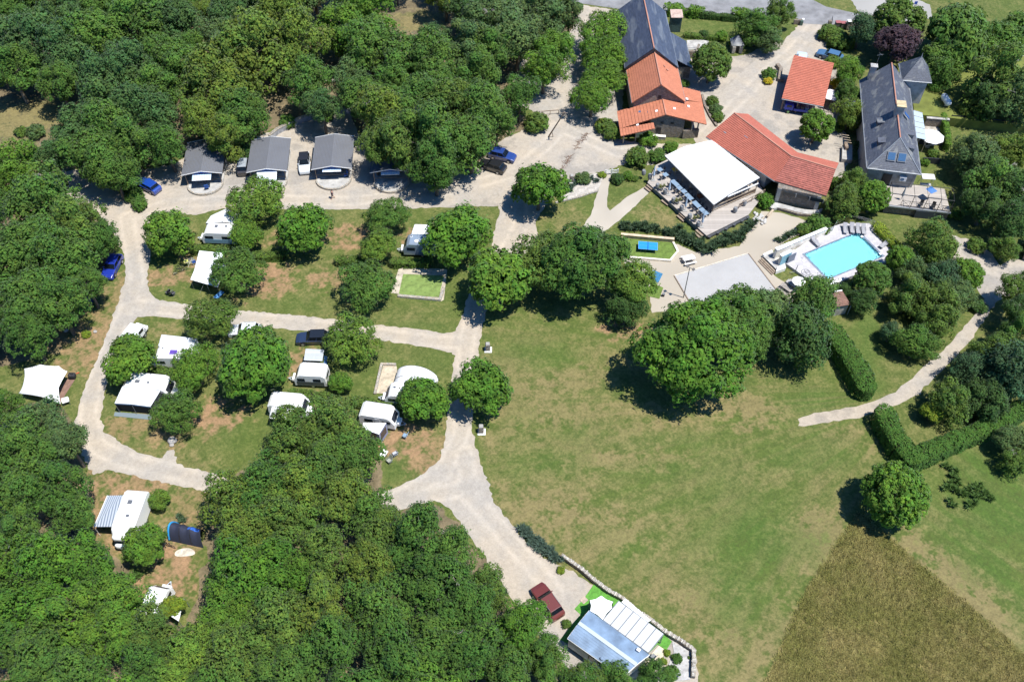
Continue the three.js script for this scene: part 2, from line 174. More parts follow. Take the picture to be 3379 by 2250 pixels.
const ISLE_B = [[-50.63,-82.15],[-49.38,-82.53],[-44.49,-81.92],[-37.75,-81],[-33.78,-80.62],[-29.57,-80.09],[-24.14,-79.34],[-17.46,-78.3],[-13.49,-77.49],[-10.25,-76.83],[-7.94,-76.17],[-7.52,-75.59],[-7.73,-71.16],[-8.04,-65.42],[-8.15,-61.86],[-8.74,-60.02],[-10.59,-57.73],[-14.34,-55.73],[-19.08,-54.35],[-24.17,-54.58],[-31.6,-56.55],[-35.01,-57.73],[-38.21,-58.68],[-40.15,-59.29],[-40.91,-61.24],[-41.72,-61.12],[-41.9,-60.08],[-44.68,-60.57],[-47.43,-62.05],[-50.22,-63.94],[-51.01,-66.07],[-51.62,-69.45],[-51.62,-70.47],[-51.91,-73.39],[-52.13,-76.54],[-51.47,-79.94]];
{
  const outer = [[-75.03,-111.32],[-67.26,-112.34],[-59.04,-111.83],[-52.71,-113.57],[-50.62,-116.48],[-42.86,-119.15],[-37.81,-122.32],[-33.96,-125.01],[-26.91,-126.83],[-23.72,-118.61],[-16.62,-111.32],[-5.91,-112.54],[-3.28,-117.76],[0.17,-121],[3.57,-123.21],[4.47,-126.15],[0.54,-128.69],[0.19,-135.89],[1.71,-141.58],[8.67,-145.51],[12.12,-153.74],[11.94,-158.79],[19.51,-157.04],[20.71,-151.64],[18.29,-127.53],[17.15,-119.69],[20.95,-118.61],[26.49,-118.61],[29.24,-118.4],[29.5,-127.53],[28.98,-140.93],[32.14,-141.96],[35.89,-141.58],[41.41,-142.87],[45.79,-146.18],[48.7,-147.25],[52.63,-152.76],[57.5,-152.19],[55.71,-144.85],[55.53,-142.87],[56.49,-140.29],[54.07,-127.53],[53.68,-121.88],[53.85,-118.61],[51.53,-111.32],[49.75,-109.32],[45.55,-113.36],[39.49,-121.88],[32.15,-119.47],[24.75,-115.22],[21.84,-113.36],[18.86,-114.18],[14.52,-112.13],[10.69,-110.92],[7.74,-108.93],[5.52,-105.23],[3.76,-101.66],[3.54,-100.09],[3.69,-97.56],[2.02,-94.49],[-1.06,-89.41],[-3.13,-85.36],[-3.77,-81.46],[-4.17,-78.37],[-4.54,-74.52],[-4.82,-69.93],[-5.01,-64.77],[-4.51,-61.86],[-3.66,-59.23],[-2.04,-54],[0.37,-50.65],[3.56,-47.11],[5.6,-45.91],[9,-43.82],[11.32,-41.14],[19.17,-36.63],[18.82,-30.22],[11.36,-29.38],[9.07,-33.03],[5.45,-34.94],[3.22,-37.42],[0.82,-40.89],[-1.94,-45.35],[-2.83,-46.8],[-5.1,-50.11],[-6.04,-51.53],[-6.89,-52.87],[-7.93,-53.78],[-9.06,-54.17],[-10.96,-53.83],[-12.47,-53.15],[-14.69,-52.65],[-15.86,-52.31],[-23.8,-51.98],[-31.09,-53.66],[-37.01,-55.73],[-40.83,-56.61],[-43.59,-57.19],[-46.39,-58.09],[-48.31,-58.32],[-49.59,-57.73],[-51.21,-59.41],[-52.1,-61.24],[-54.07,-65.1],[-54.44,-68.58],[-54.24,-73.32],[-53.97,-77.85],[-53.93,-80.47],[-54,-83.78],[-54.06,-87.85],[-54.17,-90.15],[-54.75,-91.66],[-55.73,-94.49],[-59.88,-100.82],[-62.41,-103.43],[-70.08,-108.34]];
  structure('gravel_road', siteUV(sheet(ragged(outer, 0.4, 0.34, 21), 0.012, [ragged(ISLE_A, 0.4, 0.3, 22), ragged(ISLE_B, 0.4, 0.3, 23)])), GRAVEL);
  structure('gravel_drive', siteUV(sheet(ragged([[64.11,-98.01],[64.32,-95.53],[62.74,-92.94],[65.07,-91.07],[64.3,-87.44],[64.8,-85.59],[62.75,-82.84],[60.63,-80.7],[58.21,-78],[54.57,-74.88],[52.28,-72.89],[48.55,-69.93],[45.82,-68.45],[43.68,-67.71],[37.11,-66.4],[35.47,-65.74],[35.4,-64.58],[37.17,-64.84],[43.16,-65.94],[47.79,-67.58],[51.65,-69.59],[54.43,-72.41],[57.46,-75.09],[60.88,-78.3],[63.38,-81.46],[66.64,-85.2],[69.01,-86.39],[75.49,-89.41],[76.7,-92.77],[71.14,-93.11],[69.02,-91.92],[68.26,-95.53],[66.32,-96.94]], 0.7, 0.3, 24), 0.012)), GRAVEL);
  structure('garden_path', siteUV(sheet(ragged([[13.88,-111.53],[14.03,-110.82],[12.78,-106.48],[11.78,-102.4],[10.14,-99.18],[9.25,-96.23],[13.02,-96.23],[13.15,-98.37],[15.39,-100.55],[17.71,-103.15],[21.25,-107.75],[20.46,-108.53],[17.07,-105.81],[14.6,-103.05],[14.2,-103.9],[14.76,-108.53],[15.24,-110.82],[15.27,-112.34]], 0.6, 0.14, 25), 0.02)), even([0.39, 0.35, 0.29], 0.95, 6));
  structure('sand_plaza', siteUV(sheet(ragged([[15.25,-96.68],[23.98,-96.06],[26.29,-94.49],[32.7,-95.71],[35.24,-99.82],[37.17,-102.96],[39.6,-102.77],[43.17,-101.19],[44.26,-99.64],[39.06,-96.23],[35.52,-93.11],[37.21,-89.41],[39.75,-86.8],[42.38,-82.23],[36.66,-83],[25.02,-84.17],[18.99,-83],[18.99,-89.41],[16.11,-91.49]], 0.7, 0.2, 26), 0.008)), even([0.38, 0.335, 0.27], 0.95, 11));
  structure('asphalt_road', sheet([[-2.31,-169.45],[10.76,-159.67],[19.53,-157.33],[29.91,-156.46],[37.05,-155.88],[47.88,-155.02],[52.35,-154.17],[53.21,-152.47],[57.84,-151.92],[62.57,-153.6],[64.56,-155.31],[58.34,-158.05],[55.86,-161],[51.77,-166.32],[30.14,-160.86],[10.3,-169.45]], 0.03), mottled([0.2, 0.2, 0.205], 0.9, 6));
  structure('stony_lane', siteUV(sheet(ragged([[63.14,-163.26],[72.6,-163.26],[77.93,-158.79],[77.11,-154.45],[72.95,-152.33],[69.97,-153.04],[64.03,-156.46]], 0.8, 0.3, 27), 0.02)), mottled([0.36, 0.35, 0.33], 0.95, 5));
  structure('forest_track', siteUV(sheet(ragged([[-36.75,-139.65],[-28.32,-138.39],[-16.12,-135.28],[-15.89,-131.64],[-27.91,-134.66],[-36.22,-135.89]], 0.8, 0.3, 28), 0.01)), GRAVEL);
}
// ---------------------------------------------------------------- trees, shrubs, hedges
class Leaves {
  constructor(n) { this.n3 = n; this.p = new Float32Array(n * 9); this.n = new Float32Array(n * 9); this.c = new Float32Array(n * 9); this.k = 0; }
  get full() { return this.k >= this.n3; }
  add(x, y, z, nx, ny, nz, s, tone, r, warm = 0) {
    if (this.full) return;
    const fx = nx + (r() - 0.5) * 1.3, fy = ny + (r() - 0.5) * 1.3, fz = nz + (r() - 0.5) * 1.3, fl = Math.hypot(fx, fy, fz) || 1, ax = fx / fl, ay = fy / fl, az = fz / fl;
    let ux = r() - 0.5, uy = r() - 0.5, uz = r() - 0.5; const d = ux * ax + uy * ay + uz * az; ux -= d * ax; uy -= d * ay; uz -= d * az; const ul = Math.hypot(ux, uy, uz) || 1; ux /= ul; uy /= ul; uz /= ul;
    const vx = ay * uz - az * uy, vy = az * ux - ax * uz, vz = ax * uy - ay * ux, a = s * (0.55 + 1.0 * r()), b = s * (0.55 + 0.4 * r()), k = this.k * 9, q = [[a, 0], [-0.6 * a, b], [-0.5 * a, -b]];
    const nl = Math.hypot(nx, ny, nz) || 1, mx = ax * 0.6 + (nx / nl) * 0.4, my = ay * 0.6 + (ny / nl) * 0.4, mz = az * 0.6 + (nz / nl) * 0.4, ml = Math.hypot(mx, my, mz) || 1, t = tone * (0.72 + 0.56 * r()), w = (r() - 0.5) * 0.34 + warm;
    for (let j = 0; j < 3; j++) {
      this.p[k + j * 3] = x + ux * q[j][0] + vx * q[j][1]; this.p[k + j * 3 + 1] = y + uy * q[j][0] + vy * q[j][1]; this.p[k + j * 3 + 2] = z + uz * q[j][0] + vz * q[j][1];
      this.n[k + j * 3] = mx / ml; this.n[k + j * 3 + 1] = my / ml; this.n[k + j * 3 + 2] = mz / ml;
      this.c[k + j * 3] = t * (1 + w); this.c[k + j * 3 + 1] = t; this.c[k + j * 3 + 2] = t * (1 - w * 0.6);
    }
    this.k++;
  }
  geometry() { const g = new THREE.BufferGeometry(), n = this.k * 9; g.setAttribute('position', new THREE.BufferAttribute(this.p.slice(0, n), 3)); g.setAttribute('normal', new THREE.BufferAttribute(this.n.slice(0, n), 3)); g.setAttribute('color', new THREE.BufferAttribute(this.c.slice(0, n), 3)); return g; }
}
// a crown of radius 1 m about the origin: limbs end in boughs, boughs carry sprays of leaves, with gaps between them
function crown({ seed, boughs, sprays, tall = 0.8, leaf, count, flat = 0.8, reach = [0.45, 0.78], bough = [0.3, 0.46], spray = [0.11, 0.2], low = -0.4, stray = 0.07, fill = 0.12 }) {
  const r = R(seed), B = [], S = [];
  for (let i = 0; i < boughs; i++) {
    const y = lerp(1, low, (i + 0.4) / boughs) + (r() - 0.5) * 0.3, a = i * 2.39996 + (r() - 0.5) * 1.3, q = Math.sqrt(Math.max(0, 1 - clamp(y, -1, 1) ** 2)), k = lerp(reach[0], reach[1], r());
    B.push([Math.cos(a) * q * k, y * k * tall, Math.sin(a) * q * k, lerp(bough[0], bough[1], r()), 0.84 + 0.32 * r(), (r() - 0.5) * 0.2]);
  }
  B.push([0, 0, 0, 0.42, 0.9, 0]);
  for (const b of B) for (let i = 0; i < sprays; i++) {
    const y = lerp(1, -0.55, (i + r()) / sprays), a = i * 2.39996 + r() * 1.2, q = Math.sqrt(Math.max(0, 1 - y * y)), x = b[0] + Math.cos(a) * q * b[3], yy = b[1] + y * b[3] * flat, z = b[2] + Math.sin(a) * q * b[3];
    if (B.some((m) => m !== b && (x - m[0]) ** 2 + ((yy - m[1]) / flat) ** 2 + (z - m[2]) ** 2 < 0.62 * m[3] * m[3])) continue;
    S.push([x, yy, z, lerp(spray[0], spray[1], r()), b[4] * (0.86 + 0.28 * r()), b[5] + (r() - 0.5) * 0.12, Math.cos(a) * q, y, Math.sin(a) * q]);
  }
  let sum = 0; const acc = S.map((l) => (sum += l[3] * l[3])), lv = new Leaves(count), inner = Math.round(count * fill);
  for (let k = 0; k < inner; k++) { const b = B[Math.floor(r() * B.length)], y = r() * 2 - 1, a = r() * 6.283, q = Math.sqrt(1 - y * y), e = b[3] * (0.55 + 0.4 * r()); lv.add(b[0] + Math.cos(a) * q * e, b[1] + y * e * flat, b[2] + Math.sin(a) * q * e, Math.cos(a) * q, y, Math.sin(a) * q, leaf * 1.5, b[4], r, b[5]); }
  while (!lv.full) {
    const t = r() * sum; let lo = 0, hi = S.length - 1; while (lo < hi) { const m = (lo + hi) >> 1; if (acc[m] >= t) hi = m; else lo = m + 1; }
    const l = S[lo], y = r() * 2 - 1, a = r() * 6.283, q = Math.sqrt(1 - y * y), dx = Math.cos(a) * q, dz = Math.sin(a) * q;
    if (dx * l[6] + y * l[7] + dz * l[8] < -0.3) continue;
    const k = l[3] * (0.55 + 0.5 * r() + (r() < stray ? r() * 0.9 : 0));
    lv.add(l[0] + dx * k, l[1] + y * k * 0.75, l[2] + dz * k, dx + l[6] * 0.7, y + l[7] * 0.5 + 0.45, dz + l[8] * 0.7, leaf, l[4], r, l[5]);
  }
  return lv.geometry();
}
// trunk from the ground to the crown's middle at height 1, with limbs into the lobes (all for a crown of radius 1, the crown's middle `hc` radii up)
function trunkShape(hc, seed, thick = 0.07) {
  const r = R(seed), gs = [bar([0, 0, 0], [0.03, hc * 0.55, 0.02], thick * 1.25, thick * 0.8, 8), bar([0.03, hc * 0.55, 0.02], [0, hc * 1.25, 0], thick * 0.8, thick * 0.3, 7)];
  for (let i = 0; i < 6; i++) { const a = i * 1.05 + r() * 0.5, y = hc * (0.5 + 0.08 * i); gs.push(bar([0.02, y, 0.01], [Math.cos(a) * 0.6, y + 0.3 + 0.25 * r(), Math.sin(a) * 0.6], thick * 0.42, thick * 0.12, 5)); }
  return join(gs);
}
const foliage = (r, g, b) => new THREE.MeshPhysicalMaterial({ color: col(r * 1.6, g * 1.6, b * 1.3), roughness: 0.95, vertexColors: true, transmission: 0.4, thickness: 0, specularIntensity: 0.5, side: THREE.DoubleSide });
const BARK = mottled([0.13, 0.11, 0.085], 0.95, 1.5);
const SHAPES = {
  oak: [101, 102, 103, 104, 105, 106, 107, 108].map((seed, i) => crown({ seed, boughs: 17 + i, sprays: 18, tall: 1.0, leaf: 0.044, count: 8500, low: -0.95, reach: i % 2 ? [0.36, 0.94] : [0.46, 0.84], bough: i % 2 ? [0.15, 0.38] : [0.2, 0.4], spray: [0.09, 0.19], stray: 0.14, fill: 0.08 })),
  maple: [201, 202, 203].map((seed) => crown({ seed, boughs: 22, sprays: 18, tall: 0.85, leaf: 0.062, count: 6400, bough: [0.26, 0.38], reach: [0.6, 0.76], stray: 0.1 })),
  locust: [301, 302, 303, 304].map((seed) => crown({ seed, boughs: 17, sprays: 22, tall: 0.62, leaf: 0.042, count: 8600, flat: 0.5, bough: [0.3, 0.44], spray: [0.1, 0.17], reach: [0.5, 0.82], low: -0.5, stray: 0.25, fill: 0.05 })),
  walnut: [401, 402, 403].map((seed) => crown({ seed, boughs: 20, sprays: 17, tall: 0.8, leaf: 0.068, count: 5600, bough: [0.27, 0.4], reach: [0.55, 0.78], stray: 0.16 })),
  dense: [501, 502].map((seed) => crown({ seed, boughs: 66, sprays: 12, tall: 0.92, leaf: 0.05, count: 11000, bough: [0.17, 0.23], spray: [0.07, 0.12], reach: [0.74, 0.82], low: -0.8, stray: 0.03 })),
  giant: [601, 602].map((seed) => crown({ seed, boughs: 48, sprays: 17, tall: 0.8, leaf: 0.036, count: 18000, bough: [0.14, 0.33], spray: [0.06, 0.13], reach: [0.5, 0.86], stray: 0.16 })),
  conifer: [701, 702].map((seed) => crown({ seed, boughs: 26, sprays: 16, tall: 1.15, leaf: 0.05, count: 6200, flat: 0.5, bough: [0.22, 0.36], reach: [0.5, 0.76], low: -0.8, stray: 0.3 })),
  bush: [801, 802, 803].map((seed) => crown({ seed, boughs: 14, sprays: 12, tall: 0.7, leaf: 0.085, count: 2600, bough: [0.26, 0.38], spray: [0.12, 0.2], reach: [0.55, 0.72], low: -0.6, stray: 0.12 })),
};
const TRUNKS = [0.95, 1.25, 1.6].map((h, i) => trunkShape(h, 30 + i));
const TINT = {
  'blue-green': foliage(0.046, 0.098, 0.028), 'mid-green': foliage(0.056, 0.116, 0.018), 'olive': foliage(0.084, 0.13, 0.018), 'grey-green': foliage(0.064, 0.11, 0.036), 'deep-green': foliage(0.043, 0.1, 0.014),
  'fresh-green': foliage(0.07, 0.142, 0.014), 'bright-green': foliage(0.056, 0.13, 0.011), 'light-green': foliage(0.084, 0.15, 0.02), 'dark-green': foliage(0.036, 0.08, 0.017), 'spruce-green': foliage(0.036, 0.08, 0.036),
  'purple': foliage(0.044, 0.026, 0.042), 'yellow-green': foliage(0.13, 0.18, 0.016), 'golden': foliage(0.36, 0.3, 0.02), 'moss-green': foliage(0.068, 0.118, 0.019) };
const shapeTurn = R(77);
const DEADWOOD = mottled([0.34, 0.31, 0.27], 0.95, 1), TWIGS = [1, 2].map((k) => { const r = R(60 + k), gs = []; for (let i = 0; i < 5; i++) { const a = r() * 6.28, e = 0.3 + 0.8 * r(), p = [Math.cos(a) * 0.9, e, Math.sin(a) * 0.9]; gs.push(bar([0, 0, 0], p, 0.07, 0.035, 4)); for (let j = 0; j < 3; j++) { const b = a + (r() - 0.5) * 1.6, m = p.map((v) => v * (0.5 + 0.5 * r())); gs.push(bar(m, [m[0] + Math.cos(b) * 0.5, m[1] + 0.25 * r(), m[2] + Math.sin(b) * 0.5], 0.035, 0.015, 4)); } } return join(gs); });
// a tree: trunk and crown; `at` is [x, z], R the crown's radius, hc the height of the crown's middle
function tree(kind, tone, at, rad_, hc, label, group, name) {
  const t = thing(name ?? { oak: 'oak_tree', maple: 'maple_tree', locust: 'locust_tree', walnut: 'walnut_tree', dense: 'round_tree', giant: 'large_tree', conifer: 'conifer_tree' }[kind] ?? 'tree', label, 'tree', [at[0], 0, at[1]], shapeTurn() * 6.28, group);
  const list = SHAPES[kind], g = list[Math.floor(shapeTurn() * list.length)], sx = kind === 'dense' || kind === 'giant' ? 0.97 + 0.06 * shapeTurn() : 0.86 + 0.26 * shapeTurn(), c = shadows(new THREE.Mesh(g, TINT[tone]));
  c.name = 'crown'; c.position.y = hc; c.scale.set(rad_ * sx, rad_ * (0.92 + 0.2 * shapeTurn()), rad_ / sx); t.add(c);
  const ratio = hc / rad_, b = shadows(new THREE.Mesh(TRUNKS[ratio < 1.1 ? 0 : ratio < 1.45 ? 1 : 2], BARK)), own = ratio < 1.1 ? 0.95 : ratio < 1.45 ? 1.25 : 1.6;
  b.name = 'trunk'; b.scale.set(rad_, hc / own, rad_); t.add(b);
  if (kind === 'oak' && shapeTurn() < 0.1) { const d = shadows(new THREE.Mesh(TWIGS[Math.floor(shapeTurn() * 2)], DEADWOOD)); d.name = 'dead_branch'; const a = shapeTurn() * 6.28; d.position.set(Math.cos(a) * rad_ * 0.55, hc + rad_ * 0.5, Math.sin(a) * rad_ * 0.55); d.scale.setScalar(rad_ * 0.17); t.add(d); }
  return t;
}
function bush(tone, at, rad_, label, group, name = 'shrub', squash = 0.8, y = 0) {
  const t = thing(name, label, 'shrub', [at[0], y, at[1]], shapeTurn() * 6.28, group), list = SHAPES.bush, c = shadows(new THREE.Mesh(list[Math.floor(shapeTurn() * 3)], TINT[tone]));
  c.name = 'foliage'; c.scale.set(rad_, rad_ * squash * 1.2, rad_); c.position.y = rad_ * squash * 0.62; t.add(c);
  part(t, 'stem', [bar([0, 0, 0], [0.05 * rad_, rad_ * squash * 0.7, 0], 0.05 * rad_), bar([0, 0, 0], [-0.2 * rad_, rad_ * squash * 0.6, 0.1 * rad_], 0.035 * rad_)], BARK);
  return t;
}
// a clipped hedge along a line of points [x, z]
function hedge(tone, pts, w, h, label, group, { rough = 0.16, leaf = 0.13, per = 80, name = 'hedge', y = 0 } = {}) {
  const r = R(Math.round(pts[0][0] * 91 + pts[0][1] * 37) >>> 0), t = thing(name, label, 'hedge', [pts[0][0], y, pts[0][1]], 0, group);
  let L = 0; const seg = pts.slice(1).map((p, i) => { const d = dist(pts[i], p); L += d; return d; });
  const area = L * (w + 2 * h) + 2 * w * h, lv = new Leaves(Math.round(area * per)), core = [];
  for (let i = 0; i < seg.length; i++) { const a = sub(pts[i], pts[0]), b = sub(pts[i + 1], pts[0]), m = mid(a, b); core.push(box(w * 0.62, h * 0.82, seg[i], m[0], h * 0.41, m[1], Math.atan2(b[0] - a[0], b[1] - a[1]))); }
  while (!lv.full) {
    let s = r() * (L + w) - w / 2, i = 0; const endA = s < 0, endB = s > L; let q = clamp(s, 0, L); while (i < seg.length - 1 && q > seg[i]) { q -= seg[i]; i++; }
    const a = pts[i], b = pts[i + 1], dx = (b[0] - a[0]) / seg[i], dz = (b[1] - a[1]) / seg[i], x0 = a[0] + dx * q - pts[0][0], z0 = a[1] + dz * q - pts[0][1];
    const bulge = 1 + rough * 2 * (fbm((x0 + 50) * 0.9, (z0 + 50) * 0.9, 2, 5) - 0.5), jit = (r() - 0.5) * leaf * 1.6;
    if (endA || endB) { const k = (r() - 0.5) * w * bulge, ph = r(), e = (endA ? -1 : 1) * (Math.sqrt(Math.max(0, 1 - (2 * k / w) ** 2)) * w * 0.5 + jit), hh = h * bulge * (1 - 0.12 * Math.abs(2 * k / w)); const top = r() < 0.35; lv.add(x0 + dx * e * (top ? r() : 1) - dz * k, top ? hh + jit : ph * hh, z0 + dz * e * (top ? r() : 1) + dx * k, top ? 0 : dx * Math.sign(e), top ? 1 : 0.3, top ? 0 : dz * Math.sign(e), leaf, 0.9 + 0.2 * r(), r); continue; }
    const side = r() * (w + 2 * h);
    if (side < w) { const k = side / w - 0.5; lv.add(x0 - dz * k * w * bulge, h * bulge * (1 - 0.5 * Math.max(0, Math.abs(k) - 0.3)) + jit, z0 + dx * k * w * bulge, -dz * k, 1, dx * k, leaf, 0.85 + 0.3 * fbm(x0 * 2, z0 * 2, 2, 6), r); }
    else { const sg = side < w + h ? -1 : 1, yy = ((side - w) % h), k = sg * (w / 2) * bulge * (1 - 0.1 * yy / h) + jit; lv.add(x0 - dz * k, yy * bulge, z0 + dx * k, -dz * sg, 0.35, dx * sg, leaf, 0.85 + 0.3 * fbm(x0 * 2, z0 * 2, 2, 6), r); }
  }
  const f = shadows(new THREE.Mesh(lv.geometry(), TINT[tone])); f.name = 'foliage'; t.add(f);
  part(t, 'stem', core, HEDGE_CORE);
  return t;
}
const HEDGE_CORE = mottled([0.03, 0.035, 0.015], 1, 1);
// a spiky plant: rosettes of sword leaves
const SPIKES = [1, 2, 3].map((sd) => { const r = R(900 + sd), lv = []; for (let k = 0; k < 4; k++) { const cx = (r() - 0.5) * 0.9, cz = (r() - 0.5) * 0.9, cy = 0.15 + r() * 0.35; for (let i = 0; i < 34; i++) { const a = r() * 6.28, e = rad(10 + 70 * r()), L = 0.5 + 0.3 * r(), w = 0.045, d = [Math.cos(a) * Math.cos(e), Math.sin(e), Math.sin(a) * Math.cos(e)], s = [-Math.sin(a) * w, 0, Math.cos(a) * w], o = [cx, cy, cz], m = d.map((v, j) => o[j] + v * L * 0.5), t = d.map((v, j) => o[j] + v * L - (j === 1 ? 0.12 : 0)); lv.push([[o[0] - s[0], o[1], o[2] - s[2]], [o[0] + s[0], o[1], o[2] + s[2]], [m[0] + s[0], m[1], m[2] + s[2]], t, [m[0] - s[0], m[1], m[2] - s[2]]]); } } return faces(lv); });
const SWORD = { 'dark': mat([0.055, 0.1, 0.045], 0.6, { side: THREE.DoubleSide }), 'blue': mat([0.075, 0.12, 0.085], 0.6, { side: THREE.DoubleSide }), 'green': mat([0.08, 0.15, 0.03], 0.6, { side: THREE.DoubleSide }) };
function spiky(tone, at, s, label, group, name = 'yucca_plant', y = 0) { const t = thing(name, label, 'plant', [at[0], y, at[1]], shapeTurn() * 6.28, group), m = shadows(new THREE.Mesh(SPIKES[Math.floor(shapeTurn() * 3)], SWORD[tone])); m.name = 'leaf_rosette'; m.scale.setScalar(s); t.add(m); part(t, 'stem', [cyl(0.09 * s, 0.07 * s, 0.4 * s, 0, 0.2 * s, 0, 6)], BARK); return t; }

